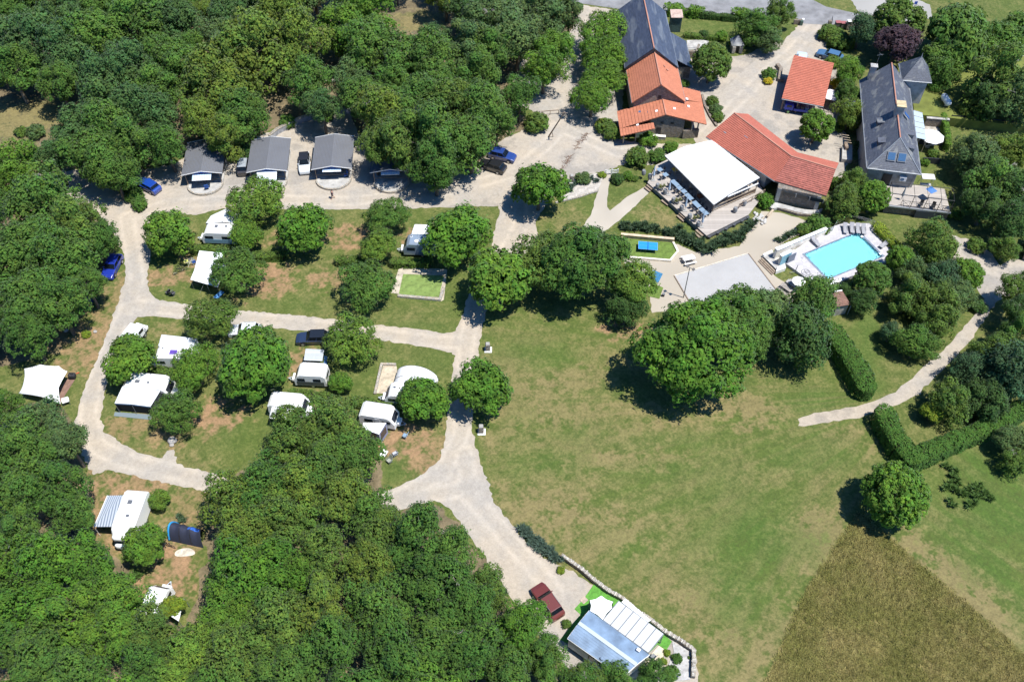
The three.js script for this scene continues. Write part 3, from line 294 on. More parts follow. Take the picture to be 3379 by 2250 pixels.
// --- the woods: hand-placed large crowns first, the rest spread between them
const taken = [];
const PLACED = [
  [-46,-124.33,6.29,7,'oak','olive'],
  [-41.77,-134.2,6.75,7.5,'oak','olive'],
  [-39.73,-143.25,5.17,7,'oak','olive'],
  [-34.95,-135.57,5.02,7,'oak','olive'],
  [-29.08,-140.64,5.12,7,'oak','fresh-green'],
  [-24.95,-143.25,4.58,7,'oak','fresh-green'],
  [-23.36,-134.34,4.99,7,'oak','mid-green'],
  [-17.48,-131.91,4.8,7,'oak','mid-green'],
  [-12.47,-130.71,5.27,7,'oak','mid-green'],
  [-6.95,-134.34,4.42,7,'oak','grey-green'],
  [-11.55,-125.59,3.79,6.5,'oak','mid-green'],
  [-41.32,-117.98,4.15,6,'oak','mid-green'],
  [-43.33,-113.89,3.43,5.5,'oak','olive'],
  [-47.9,-117.45,3.34,6,'oak','olive'],
  [-19.78,-117.74,4.12,7,'oak','olive'],
  [-14.46,-118.28,4.66,7.4,'oak','mid-green'],
  [-8.85,-119.36,4.41,7.4,'oak','moss-green'],
  [-4.17,-118.27,4.13,7,'oak','mid-green'],
  [-17.62,-111.51,4.27,7,'oak','moss-green'],
  [-12.04,-110.51,5.01,7.4,'oak','mid-green'],
  [-6.31,-111.51,4.53,7,'oak','mid-green'],
  [-2.49,-116.6,2.93,6,'oak','mid-green'],
  [-11.31,-106.42,3.51,5.5,'oak','deep-green'],
  [-20.64,-110.84,2.6,5.5,'oak','moss-green'],
  [-2.77,-143.25,4.88,7,'oak','grey-green'],
  [0.9,-136.82,4.47,7,'oak','grey-green'],
  [-3.39,-133.86,4.28,6.5,'oak','mid-green'],
  [4.67,-145.38,4.48,6.5,'oak','grey-green'],
  [1.21,-124.14,3.31,5.5,'oak','deep-green'],
  [7.05,-136.46,3.62,6,'oak','fresh-green'],
  [5.15,-131.69,3.27,5.5,'oak','fresh-green'],
  [10.01,-147,3.02,5.5,'oak','grey-green'],
  [-61.01,-114.7,4.34,6.5,'oak','mid-green'],
  [-56.15,-118.27,4.4,7,'oak','blue-green'],
  [-57,-111.24,4.03,6,'oak','mid-green'],
  [-61.96,-109.24,4.51,6,'oak','mid-green'],
  [-65.8,-114.18,3.54,6.5,'oak','blue-green'],
  [-58.41,-105.56,3.18,5,'oak','mid-green'],
  [-52.09,-111.85,3.4,5.5,'oak','deep-green'],
  [-72.32,-106.5,3.56,6,'oak','fresh-green'],
  [-73.36,-104.6,3.17,5,'oak','fresh-green'],
  [-66.44,-97.97,4.89,6,'oak','mid-green'],
  [-60.27,-93.61,4.19,6,'oak','moss-green'],
  [-57.01,-92.51,2.87,5,'oak','deep-green'],
  [-65.39,-89.75,4.39,6.5,'oak','mid-green'],
  [-59.73,-86.52,4.15,6.5,'oak','mid-green'],
  [-56.37,-83.99,2.41,5,'oak','mid-green'],
  [-62.33,-80.35,4.18,6.5,'oak','mid-green'],
  [-58.3,-79.31,3.34,6,'oak','mid-green'],
  [-60.78,-74.97,3.26,6,'oak','deep-green'],
  [-67.05,-85.41,3.45,6,'oak','mid-green'],
  [-55.22,-61.51,2.64,5.4,'oak','grey-green'],
  [-60.01,-63.76,2.06,5,'oak','mid-green'],
  [-51.06,-58.84,2.58,6,'oak','grey-green'],
  [-55.15,-57.67,3.55,6,'oak','mid-green'],
  [-49.83,-53.14,3.17,6,'oak','deep-green'],
  [-53.8,-52.05,3.15,6,'oak','mid-green'],
  [-47.55,-49.65,2.36,5.5,'oak','mid-green'],
  [-24.81,-59.43,3.49,6,'oak','moss-green'],
  [-20.46,-60.63,3.62,6,'oak','moss-green'],
  [-17.52,-56.51,3.04,6,'oak','mid-green'],
  [-21.3,-55.37,3.21,6,'oak','mid-green'],
  [-23.34,-52.59,3.35,6,'oak','olive'],
  [-18.43,-51.51,3.42,6,'oak','olive'],
  [-27.65,-52.59,3.35,6,'oak','deep-green'],
  [-30.22,-50.97,3.13,6,'oak','olive'],
  [-15.46,-49.65,2.83,5.5,'oak','mid-green'],
  [-28.15,-47.3,3.34,6,'oak','olive'],
  [-24.6,-48.33,3.26,6,'oak','moss-green'],
  [-10.01,-46.28,3.68,6,'oak','deep-green'],
  [-6.27,-44.78,2.74,6,'oak','mid-green'],
  [-7.88,-40.81,3.9,6.2,'oak','deep-green'],
  [-4.5,-39.04,3.07,6,'oak','deep-green'],
  [-3.04,-41.83,1.98,5,'oak','moss-green'],
  [-27.63,-41.85,3.67,6,'oak','bright-green'],
  [-23.75,-42.82,3.24,6,'oak','bright-green'],
  [-28.79,-38.58,2.89,6,'oak','fresh-green'],
  [-19.95,-44.78,3.01,6,'oak','moss-green'],
  [-15.24,-43.3,2.98,6,'oak','olive'],
  [-13.84,-47.51,3.07,5.6,'oak','moss-green'],
  [-48.37,-43.79,3.62,6,'oak','bright-green'],
  [-52.53,-46.79,2.77,6,'oak','mid-green'],
  [-44.15,-43.3,3.25,6,'oak','bright-green'],
  [-40.55,-39.97,3.09,6,'oak','fresh-green'],
  [-49.08,-39.04,3.51,6,'oak','bright-green'],
  [-44.72,-37.67,3.31,6,'oak','fresh-green'],
  [-40.32,-35.88,3.18,6,'oak','fresh-green'],
  [-46.64,-34.14,3.4,6,'oak','mid-green'],
  [-35.59,-35.88,2.84,6,'oak','moss-green'],
  [-35.28,-32.85,2.53,6,'oak','deep-green'],
  [-31.34,-34.14,2.55,6,'oak','light-green'],
  [-32.47,-31.6,2.09,6,'oak','light-green'],
  [-27.52,-34.14,3.23,6,'oak','moss-green'],
  [-23.2,-36.69,3.63,6.2,'oak','moss-green'],
  [-19.22,-39.04,3.25,6,'oak','olive'],
  [-17.81,-34.93,3.33,6.2,'oak','deep-green'],
  [-13.47,-38.58,3.24,6,'oak','mid-green'],
  [-11.77,-34.06,3.65,6.2,'oak','deep-green'],
  [-7.61,-35.44,3.26,6,'oak','mid-green'],
  [-4.14,-34.14,2.97,6,'oak','deep-green'],
  [0.54,-36.65,2.52,5.2,'oak','bright-green'],
  [-0.32,-32.61,2.62,5.5,'oak','mid-green'],
  [-22.51,-32.01,3.27,6,'oak','mid-green'],
  [-41.77,-32.01,2.93,6,'oak','mid-green'],
  [3.51,-33.22,1.96,5,'oak','mid-green'],
  [6.43,-31.24,1.85,4.6,'oak','deep-green'],
  [-80.11,-135.57,5.73,7,'oak','blue-green'],
  [-72.56,-131.91,4.94,7,'oak','blue-green'],
  [-68.98,-136.82,5.33,7,'oak','mid-green'],
  [-63.46,-140.64,5.41,7,'oak','mid-green'],
  [-57.47,-143.25,4.58,7,'oak','blue-green'],
  [-61.36,-129.52,4.61,7,'oak','blue-green'],
  [-54.9,-131.91,4.52,7,'oak','mid-green'],
  [-80.64,-129.07,3.92,6.5,'oak','mid-green'],
  [-72.65,-126.51,3.46,6.5,'oak','mid-green'],
  [-65.02,-124.46,4.53,6.5,'oak','blue-green']];
const woodName = (x, z, v) => (z > -60 && x < 5 ? 'the wood around the striped awning' : x < -50 && z > -104 ? 'the wood beside the blue car on the verge' : z < -108 || x < -60 ? 'the wood behind the grey-roofed chalets' : 'the wood below the lower camping pitches');
for (const [x, z, r, hc, kind, tone] of PLACED) { taken.push([x, z, r]); const w = woodName(x, z); tree(kind, tone, [x, z], r, hc, tone + ' oak in ' + w, tone + ' oaks in ' + w); }
{
  const r = R(4242), fill = [[[-97.57,-158.92],[9.66,-158.92],[8.45,-146.19],[0.18,-135.84],[-1.19,-121.78],[-5.68,-111.24],[-23.53,-120.69],[-36.39,-120.69],[-49.2,-111.24],[-55.99,-107.28],[-66.83,-107.28],[-78.6,-106.31]], [[-76.91,-101.6],[-66.34,-101.6],[-58.36,-95.33],[-55.46,-90.25],[-56.83,-83.85],[-57.18,-79.31],[-58.17,-73.57],[-65.81,-70.83]], [[-62.57,-61.84],[-56.01,-60.33],[-51.5,-60.33],[-47.91,-54.81],[-48.38,-49.9],[-45.31,-45.78],[-39.71,-41.85],[-38.43,-38.58],[-32.67,-36.32],[-32.57,-46.28],[-26.08,-54.81],[-24.14,-61.84],[-16.77,-58.84],[-15.2,-52.59],[-12.9,-47.81],[-7.34,-48.33],[-3.45,-40.9],[-1.19,-36.77],[2.2,-32.43],[5.03,-29.14],[-50.5,-28.34]]];
  const clear = [[-80.56,-126.15],[-76.17,-128.1],[-83.25,-123.54],[-18.39,-152.33],[-33.09,-143.53],[-28.05,-135.89],[-31.82,-133.44],[-38.98,-125.23],[-36.87,-120.78],[-38.29,-46.69],[-38.22,-49.62],[-37.16,-43.87],[-38.29,-42.62]];
  const gaps = [[-79.72,-120.69],[-76.65,-119.6],[-74.13,-120.14],[-72.45,-121.23],[-76.57,-115.34],[-73.92,-115.34],[-76.83,-112.25],[-17.24,-142.86],[-14.35,-144.18]];
  const tones = [['blue-green', 'mid-green', 'mid-green', 'blue-green', 'grey-green', 'olive'], ['mid-green', 'deep-green', 'moss-green'], ['deep-green', 'fresh-green', 'moss-green', 'mid-green', 'bright-green']];
  fill.forEach((poly, wi) => {
    const xs = poly.map((p) => p[0]), zs = poly.map((p) => p[1]);
    for (let k = 0; k < 9000; k++) {
      const R0 = lerp(3.9, 2.3, k / 9000) * (0.9 + 0.2 * r()), x = lerp(Math.min(...xs), Math.max(...xs), r()), z = lerp(Math.min(...zs), Math.max(...zs), r());
      if (!inPoly(x, z, poly) || clear.some((c) => dist(c, [x, z]) < 6.5) || gaps.some((c) => dist(c, [x, z]) < 6) || taken.some((t) => Math.hypot(t[0] - x, t[1] - z) < (t[2] + R0) * 0.78)) continue;
      taken.push([x, z, R0]);
      const tone = tones[wi][Math.floor(r() * tones[wi].length)], w = woodName(x, z);
      tree('oak', tone, [x, z], R0, 4.6 + R0 * 0.45, tone + ' oak in ' + w, tone + ' oaks in ' + w);
    }
  });
}
// --- trees of the campsite, the gardens and the yard, each placed by hand
const GARDEN = [
  [-48,-94.53,3.41,3.6,'maple','fresh-green','bright maple at the fork beside the gable awning tent'],
  [-36.84,-101.05,3.76,4,'locust','light-green','feathery locust beside the chalet with the full white awning'],
  [-37.45,-95.14,2.27,3,'maple','fresh-green','small bright tree against the gable-awning caravan'],
  [-29.2,-94.81,3.53,4,'maple','bright-green','dense bright maple alone on the upper lawn'],
  [-17.99,-98.58,2.86,3.6,'locust','mid-green','dark feathery locust on the upper lawn opposite the shaded chalet'],
  [-18.72,-92.67,2.66,3.4,'locust','light-green','pale feathery locust growing over the middle hedge'],
  [-7.48,-92.91,4.39,4.6,'maple','bright-green','dense maple overhanging the silver-blue caravan'],
  [-37.26,-87.51,3.42,3.6,'locust','mid-green','feathery locust shading the sagging white awning tent'],
  [-19.65,-84.44,3.59,4,'locust','mid-green','dark feathery locust beside the empty green turf pitch'],
  [-1.87,-84.77,4.15,5,'walnut','fresh-green','bright walnut on the bend of the gravel road'],
  [-39.28,-79.16,3.05,3.6,'locust','moss-green','feathery locust over the cross track by the white estate car'],
  [-20.35,-75.38,3.32,3.6,'locust','light-green','feathery locust beside the dark blue parked car'],
  [-47.98,-72.15,3.16,3.6,'maple','fresh-green','bright maple hiding the white van'],
  [-39.55,-71.14,2.93,3.4,'locust','fresh-green','feathery locust over the hedge behind the big grey awning'],
  [-31.79,-70.7,4.4,4.6,'maple','bright-green','large bright maple covering the blue tent'],
  [-40.6,-64.51,2.62,3.2,'locust','mid-green','feathery locust at the corner of the big grey awning'],
  [-10.96,-66.29,2.96,3.4,'walnut','bright-green','walnut leaning over the white tunnel tent'],
  [-3.68,-67.55,3.28,4,'walnut','bright-green','walnut standing alone across the road from the tunnel tent'],
  [-21.58,-70.11,1.42,1.6,'maple','fresh-green','young bushy maple at the end of the striped-awning caravan'],
  [3.95,-103.36,3.54,4.6,'walnut','bright-green','walnut at the road junction beside the rock garden'],
  [9.64,-86.52,5.76,6.5,'giant','deep-green','huge dark walnut west of the table tennis court'],
  [3.95,-87.8,4.09,5,'locust','moss-green','pale feathery locust behind the huge dark walnut'],
  [16.2,-84.54,3.35,4.4,'locust','light-green','feathery locust reaching over the blue mat'],
  [15.03,-81.17,2.63,3,'oak','dark-green','dark low tree under the table tennis court'],
  [22.42,-71.17,6.79,6.6,'giant','bright-green','largest broad green tree on the edge of the big lawn'],
  [29.01,-77.6,4.66,5,'giant','mid-green','green tree at the end of the boules court'],
  [31.54,-76.09,2.78,3.6,'oak','mid-green','green tree filling the gap behind the largest tree'],
  [33.23,-79.93,2.94,4,'walnut','grey-green','pale leafy tree between the boules court and the tiled hut'],
  [39.37,-81.46,3.3,4.4,'conifer','mid-green','bushy dark tree by the picnic benches below the pool'],
  [36.65,-75.25,4.28,4.8,'conifer','dark-green','dark hornbeam beside the tiled pool hut'],
  [48.72,-86.44,2.47,3.2,'dense','mid-green','dense round tree at the pool edge'],
  [53.61,-90.3,1.92,3,'dense','fresh-green','dense round tree on the slope beside the pool'],
  [58.45,-92.28,3.13,3.8,'oak','moss-green','olive bushy tree at the end of the bright hedge'],
  [54.93,-88.46,2.14,2.6,'oak','grey-green','grey-green tree between the pool and the drive'],
  [58.55,-86.81,2.6,2.8,'conifer','spruce-green','blue-green tree on the bend of the drive'],
  [61.81,-87.46,2.37,2.8,'dense','fresh-green','bright round tree on the bend of the drive'],
  [52.68,-83.16,2.89,3,'oak','moss-green','broad orchard tree below the pool slope'],
  [56.09,-82.55,3.11,3,'oak','moss-green','broad orchard tree beside the drive'],
  [59.91,-84.28,2.45,2.8,'oak','grey-green','pale orchard tree at the edge of the drive'],
  [51.88,-75.47,2.56,2.6,'oak','mid-green','orchard tree on the small lawn inside the drive'],
  [55.83,-79.11,2.5,2.6,'oak','moss-green','orchard tree behind the small lawn inside the drive'],
  [49.56,-78.08,1.48,1.8,'conifer','spruce-green','small blue-green bush tree on the small lawn'],
  [47.1,-83.06,1.97,2.6,'conifer','dark-green','narrow dark tree beside the tiled pool hut'],
  [45.45,-85.85,1.3,1.4,'oak','dark-green','dark tree under the pool wall'],
  [57.38,-71.81,2.08,2.8,'conifer','spruce-green','blue spruce outside the bend of the drive'],
  [61.05,-73.42,2.52,3.4,'oak','moss-green','olive tree beyond the bend of the drive'],
  [61.69,-70.04,3.75,4.4,'conifer','spruce-green','tall spruce at the corner of the long hedge'],
  [57.57,-66.77,2.97,3,'oak','dark-green','dark tree inside the angle of the long hedge'],
  [53.76,-66.59,2.65,2.8,'oak','moss-green','olive tree inside the angle of the long hedge'],
  [64.5,-76.6,2.45,3.6,'oak','mid-green','tree beside the shaded stretch of drive'],
  [67.17,-84.13,2.31,4,'oak','moss-green','tree above the shaded stretch of drive'],
  [62.42,-74.26,2.2,3.4,'oak','moss-green','tree behind the blue spruce'],
  [66.67,-80.5,2.5,3.6,'oak','dark-green','dark tree overhanging the shaded stretch of drive'],
  [51.52,-65.62,1.38,1.6,'maple','yellow-green','small yellow-green sapling inside the long hedge'],
  [43.02,-52.87,3.7,3.8,'dense','fresh-green','round dense bush tree at the tip of the brown meadow'],
  [59.53,-61.19,1.86,2.2,'maple','grey-green','young grey-green tree on the lawn below the long hedge'],
  [59.55,-58.41,1.94,2,'oak','moss-green','low grey tree beside the palms'],
  [33.32,-134.72,3.34,4,'dense','moss-green','round clipped lime tree in the gravel yard'],
  [47.85,-118.87,2.66,3.4,'dense','fresh-green','small mushroom-shaped tree in the gravel yard'],
  [52.82,-102.89,2.54,3,'dense','fresh-green','dense bright tree at the foot of the terrace'],
  [48.61,-101.96,2.66,3,'oak','moss-green','olive bush tree beside the restaurant wing'],
  [50.89,-106.41,1.94,3,'oak','moss-green','olive bush tree by the side steps of the slate house'],
  [60.86,-144.77,2.71,4.2,'conifer','spruce-green','dark conifer at the yard gate'],
  [66.95,-145.11,4.36,5,'dense','moss-green','broad round tree behind the purple plum'],
  [65.61,-139.77,3.54,4.4,'maple','purple','dark purple-leaved plum tree behind the slate house'],
  [75.87,-140.52,5.61,5,'walnut','mid-green','large leafy tree behind the corner tower'],
  [72.07,-136.33,2.92,4,'walnut','mid-green','leafy tree touching the corner tower'],
  [71.19,-132.02,3.02,3.6,'oak','mid-green','dark bushy tree beside the corner tower'],
  [79.06,-138.84,3.83,4,'oak','mid-green','tree behind the white gas tank'],
  [77.83,-126.29,5.55,6,'oak','moss-green','broad tree beyond the white gas tank'],
  [80.3,-123.13,4.13,5,'oak','grey-green','grey tree above the black fence'],
  [75.62,-125.61,3.63,4,'oak','dark-green','dark tree leaning over the white gas tank'],
  [83.75,-140.15,3.25,4.4,'maple','mid-green','tree by the upper lane'],
  [87.44,-143.4,3.3,4.4,'maple','mid-green','tree at the end of the upper lane'],
  [70.17,-111.45,3.81,4,'oak','grey-green','grey-green tree below the black fence'],
  [75.5,-111.65,3.55,4,'oak','olive','yellowish tree below the black fence'],
  [70.67,-104.34,3.94,4.4,'oak','mid-green','tree beyond the wooden terrace'],
  [73.21,-102.46,3.27,4.4,'oak','dark-green','dark tree beyond the wooden terrace'],
  [68.22,-100.14,3,4,'oak','dark-green','dark tree at the end of the wooden terrace'],
  [70.76,-96.56,3.07,4,'oak','dark-green','dark tree over the drive behind the terrace'],
  [69.31,-92.98,1.83,2.4,'oak','moss-green','wispy bush tree beside the corrugated shed'],
  [55.92,-132.91,2.6,3.4,'oak','fresh-green','leafy tree behind the grey-blue car'],
  [54.96,-127.2,2.4,3,'oak','mid-green','leafy tree between the carport and the slate house'],
  [53.87,-122.15,2.49,2.8,'oak','olive','yellowish bush tree along the slate house'],
  [42.82,-145.71,3.34,3.6,'oak','mid-green','leafy tree at the end of the vegetable garden'],
  [47.68,-150.11,2.78,3.4,'oak','moss-green','leafy tree by the road beside the yard entrance'],
  [44.69,-143.24,2.26,2.8,'oak','grey-green','low tree behind the stone kiosk'],
  [16.01,-142.83,4.18,4.6,'locust','fresh-green','flat feathery locust at the far end of the barn'],
  [15.77,-135.44,3.77,4.6,'locust','fresh-green','flat feathery locust along the slate barn'],
  [14.93,-129.7,3.4,4.4,'locust','fresh-green','flat feathery locust beside the orange gable'],
  [12.88,-125.38,3.07,4,'locust','fresh-green','flat feathery locust over the low tiled porch'],
  [14.49,-137.58,2.93,4,'locust','fresh-green','feathery locust tucked behind the barn row'],
  [-40.03,-46.93,2.27,3.2,'maple','fresh-green','bright young tree over the nose of the camper van'],
  [-40.38,-53.45,1.19,1.6,'maple','light-green','slender sapling behind the camper van'],
  [-35.61,-40.27,1.18,2.6,'maple','yellow-green','yellowish sapling over the caravan in the clearing'],
  [-1.94,-41.05,1.55,3,'oak','moss-green','thin oak at the edge of the lower gravel'],
  [1.22,-38.19,2.3,4.2,'oak','bright-green','bright oak beside the red car'],
  [2.71,-34.67,2.17,4,'oak','deep-green','oak behind the pale mobile home wall'],
  [10.46,-32.56,1.81,3,'oak','mid-green','tree touching the blue mobile home roof'],
  [7.39,-32.43,1.89,3.6,'oak','moss-green','tree at the corner of the mobile home'],
  [14.08,-33.44,1.57,2.2,'oak','deep-green','bushy tree in the mobile home garden']];
for (const [x, z, r, hc, kind, tone, label] of GARDEN) tree(kind, tone, [x, z], r, hc, label);
// --- shrubs
const SHRUBS = [
  [-56.85,-105.76,1.43,1,'mid-green','leafy shrub on the strip beside the blue hatchback'],
  [-55.57,-103.79,1.29,.8,'mid-green','leafy shrub at the tip of the strip by the fork'],
  [-58.07,-107.21,1.31,1,'mid-green','leafy shrub at the wood end of the strip'],
  [-56.52,-79.07,0.63,.6,'yellow-green','small yellowish shrub on the left verge'],
  [15.18,-121.71,1.68,1,'moss-green','flowering shrub below the tiled porch'],
  [16,-120.2,1.53,.9,'moss-green','grey-leaved shrub below the tiled porch'],
  [14.48,-122.73,1.12,.9,'yellow-green','yellow shrub below the tiled porch'],
  [19.58,-113.96,2.02,1.4,'moss-green','rounded shrub in front of the tiled porch'],
  [22.67,-114.75,1.49,1,'mid-green','shrub between the porch and the white canopy'],
  [25.15,-116.87,1.23,.9,'fresh-green','round bright shrub beside the white canopy'],
  [21.68,-118.57,1.52,.9,'fresh-green','leafy shrub against the porch wall'],
  [16.09,-109.52,1.06,.7,'dark-green','dark round shrub at the top of the forked path'],
  [17.82,-110.33,0.93,.6,'fresh-green','bright shrub at the top of the forked path'],
  [18.87,-109.95,0.6,.5,'moss-green','small shrub beside the deck barrels'],
  [10.85,-109.6,1.26,.8,'grey-green','grey feathery shrub in the rock garden'],
  [13.87,-110.76,0.67,.4,'yellow-green','yellow ground shrub in the rock garden'],
  [37.74,-104.52,1.43,1,'bright-green','green shrub at the end of the deck ramp'],
  [44.01,-136.21,1.33,1,'mid-green','shrub beside the yard rockery'],
  [43.51,-134.56,0.81,.6,'golden','golden yellow shrub on the yard rockery'],
  [33.3,-128.92,1.08,.7,'moss-green','shrub on the bank beside the orange roof'],
  [33.56,-126.6,1.14,.7,'grey-green','grey shrub on the bank beside the orange roof'],
  [33.6,-124.68,1.06,.6,'moss-green','low shrub at the end of the bank'],
  [29.21,-133.82,0.88,.6,'moss-green','shrub against the barn corner'],
  [44.8,-99.34,1.77,.9,'mid-green','shrub bed behind the pool loungers'],
  [42.5,-98.64,1.14,.7,'moss-green','low shrub behind the pool wall'],
  [13.09,-35.42,0.63,.8,'dark-green','bushy evergreen by the mobile home'],
  [17.07,-35.63,0.58,.6,'deep-green','round shrub in the grey gravel bed'],
  [16.13,-36.25,0.41,.4,'yellow-green','yellow shrub beside the paved corner'],
  [15.68,-35.34,0.4,.4,'yellow-green','second yellow shrub beside the paved corner'],
  [5.77,-39.3,0.55,.6,'moss-green','potted bush beside the turf strip'],
  [18.36,-35.78,0.18,.2,'moss-green','tiny shrub in the grey gravel bed'],
  [56.32,-148.11,1.86,1.2,'moss-green','ivy shrub beside the yard gate'],
  [57.67,-145.53,1.99,1.3,'moss-green','rounded laurel behind the grey-blue car'],
  [55.3,-139.47,1.5,1,'olive','shrub at the carport corner'],
  [54.81,-133.55,1.17,.8,'golden','gold-leaved shrub beside the carport'],
  [49.23,-108.19,1.32,1,'moss-green','shrub between the restaurant wing and the yard'],
  [55.06,-117.5,0.96,.9,'dark-green','shrub against the slate house wall'],
  [52.69,-122.09,1.12,.7,'moss-green','creeper on the yard edge by the slate house'],
  [40.07,-145.33,1.69,1,'fresh-green','leafy row in the vegetable garden'],
  [37.36,-147.64,1.24,.8,'fresh-green','bean row in the vegetable garden'],
  [34.35,-148.32,0.93,.8,'dark-green','small dark conifer in the vegetable garden'],
  [12.24,-157.47,0.96,.8,'dark-green','dark bush at the mouth of the drive'],
  [60.26,-68.87,1.09,1,'dark-green','shrub beside the long hedge'],
  [53.43,-78.53,0.92,.8,'dark-green','low shrub under the orchard tree'],
  [63.28,-83.69,1.17,1,'dark-green','low shrub on the drive bank'],
  [66.59,-95.24,1.37,1,'moss-green','low shrub below the terrace'],
  [65.5,-101.74,1.15,.8,'moss-green','plant at the end of the terrace'],
  [66.27,-115.64,0.95,.7,'moss-green','patio shrub beside the black wall'],
  [64.4,-113.68,0.81,.6,'fresh-green','patio plant by the garden steps'],
  [16.28,-34.04,0.89,.9,'mid-green','feathery shrub beside the paved corner'],
  [5.38,-45.47,0.48,.4,'yellow-green','variegated plant at the end of the spiky border'],
  [-78.85,-120.87,1.11,.8,'moss-green','wild bush in the yellow clearing'],
  [-76.26,-120.61,1.53,1,'grey-green','wild grey bush in the yellow clearing'],
  [-41.95,-115.56,2.04,1.2,'dark-green','undergrowth behind the chalet with the full white awning'],
  [-36.37,-123.38,1.41,1,'mid-green','undergrowth behind the curved stone wall'],
  [-30.61,-125.06,1.7,1,'mid-green','undergrowth at the top of the curved stone wall'],
  [4.03,-122.52,2.1,.8,'moss-green','low plants on the bank below the wood']];
for (const [x, z, r, , tone, label] of SHRUBS) bush(tone, [x, z], r, label);
// --- spiky borders
const BORDERS = [
  ['dark', [[16.21,-99.45],[17.08,-99.27],[17.97,-99.27],[18.86,-99.18],[19.74,-99.09],[20.62,-99],[21.48,-98.73],[22.22,-98.46],[22.95,-98.19],[23.67,-97.83],[24.5,-97.3],[25.17,-96.59],[25.86,-96.06],[26.55,-95.53],[27.25,-95.18],[27.98,-95.01],[28.92,-95.53],[29.75,-96.06],[30.57,-96.59],[31.38,-96.94],[32.19,-97.3],[33.03,-97.83],[33.9,-98.55],[34.64,-99.27],[35.27,-100],[24.24,-98.37],[25.06,-97.83],[26.09,-96.94],[27.01,-96.23],[30.2,-95.71],[31.53,-96.23],[32.89,-96.94],[28.81,-94.66],[27.54,-94.49]], 1.25, 'dark spiky border plant along the wall below the deck', 'spiky plants below the restaurant deck'],
  ['blue', [[1.11,-50.32],[1.5,-49.89],[1.89,-49.46],[2.28,-49.02],[2.66,-48.6],[3.14,-48.17],[3.62,-47.74],[4.1,-47.32],[4.57,-47.01],[5.05,-46.69],[1.8,-50],[2.96,-48.7],[4.11,-47.64]], 0.95, 'grey-green spiky plant in the border along the lower gravel', 'spiky border plants beside the lower gravel'],
  ['blue', [[9.04,-108.14],[9.6,-108.83],[10.29,-109.52],[11.51,-109.82],[12.46,-110.12],[12.94,-109.32],[8.87,-107.36]], 0.7, 'spiky blue-green plant in the rock garden', 'spiky rock garden plants'],
  ['dark', [[38.49,-96.59],[39.34,-97.12],[40.18,-97.56],[41.04,-98.1],[41.89,-98.55],[42.75,-99.09],[43.59,-99.45]], 0.9, 'dark spiky plant behind the white pool wall', 'spiky plants behind the pool wall'],
  ['green', [[51.07,-56.08],[51.61,-55.5],[52.64,-56.55],[52.75,-55.21],[53.79,-55.96],[54.08,-54.92],[55.03,-55.04],[54.64,-56.08],[51,-53.78],[53.13,-53.49],[51.73,-58.68],[52.41,-57.49],[55.52,-54.35]], 0.95, 'stemmed palm with sword leaves on the lawn below the long hedge', 'palms on the lawn below the long hedge']];
for (const [tone, pts, s, label, group] of BORDERS) for (const p of pts) spiky(tone, p, s * (0.85 + 0.3 * shapeTurn()), label, group, /palm/.test(label) ? 'palm_plant' : 'yucca_plant');
spiky('blue', [14.25,-111.12], 0.5, 'pale spiky plant at the top of the forked path');
spiky('dark', [-37.73,-51.81], 0.9, 'spiky plant between the camper van and the blue tent');
spiky('green', [-41.15,-44.63], 1.1, 'fern-leaved plant at the edge of the red clearing');
spiky('dark', [-0.83,-43.01], 0.8, 'dark spiky plant on the bank beside the red car');
// --- hedges
hedge('deep-green', [[41.83,-78.27],[43.1,-75.08],[43.95,-71.58],[44.26,-69.67]], 2.6, 2.3, 'thick tall clipped hedge beside the big lawn', undefined, { leaf: 0.15 });
hedge('deep-green', [[45.5,-65.07],[45.81,-62.98],[46.45,-60.45],[47.22,-58.89]], 2.4, 2.3, 'tall hedge arm running down to the meadow corner', undefined, { leaf: 0.15 });
hedge('deep-green', [[47.89,-59.25],[52.69,-61.44],[57.23,-63.31],[61.33,-65.53],[67.02,-68.48]], 2.2, 2, 'tall hedge arm running up beside the palms', undefined, { leaf: 0.15 });
hedge('yellow-green', [[53.2,-98.58],[54.33,-96.09],[55.51,-93.48]], 1.5, 1.3, 'bright low laurel hedge beside the pool');
hedge('moss-green', [[-45.29,-94.39],[-43.19,-94.39],[-40.71,-94.39]], 1.2, 1.1, 'clipped yellowish hedge in front of the gable-awning caravan');
hedge('moss-green', [[-38.03,-93.27],[-35.53,-93.02],[-32.49,-93.27]], 1.2, 1.1, 'shaded hedge between the two maples of the upper pitches');
hedge('moss-green', [[-24.48,-92.17],[-22.21,-92.17],[-20.05,-92]], 1.2, 1.1, 'hedge stub beside the pale feathery locust');
hedge('moss-green', [[-16.67,-91.83],[-14.53,-91.83],[-11.78,-91.83]], 1.2, 1.1, 'clipped hedge in front of the silver-blue caravan');
hedge('moss-green', [[-45.36,-72.78],[-43.67,-72.22],[-40.75,-71.53]], 1.2, 1.1, 'hedge between the two caravans with grey awnings');
hedge('moss-green', [[-27.56,-69.01],[-25.46,-68.81],[-23.14,-68.54]], 1.2, 1.1, 'clipped hedge in front of the striped-awning caravan');
hedge('moss-green', [[-19.65,-67.88],[-17.16,-67.35],[-14.68,-66.82]], 1.2, 1.1, 'clipped hedge below the white tunnel tent');
hedge('fresh-green', [[28.61,-155.59],[32.15,-155.02],[34.35,-154.74]], 1.6, 1.6, 'leafy roadside hedge behind the slate barn', undefined, { rough: 0.4, leaf: 0.2, per: 50 });
hedge('dark-green', [[34.47,-154.45],[37.58,-153.88],[40.68,-153.32]], 1, 1.1, 'dark clipped roadside hedge of the vegetable garden');
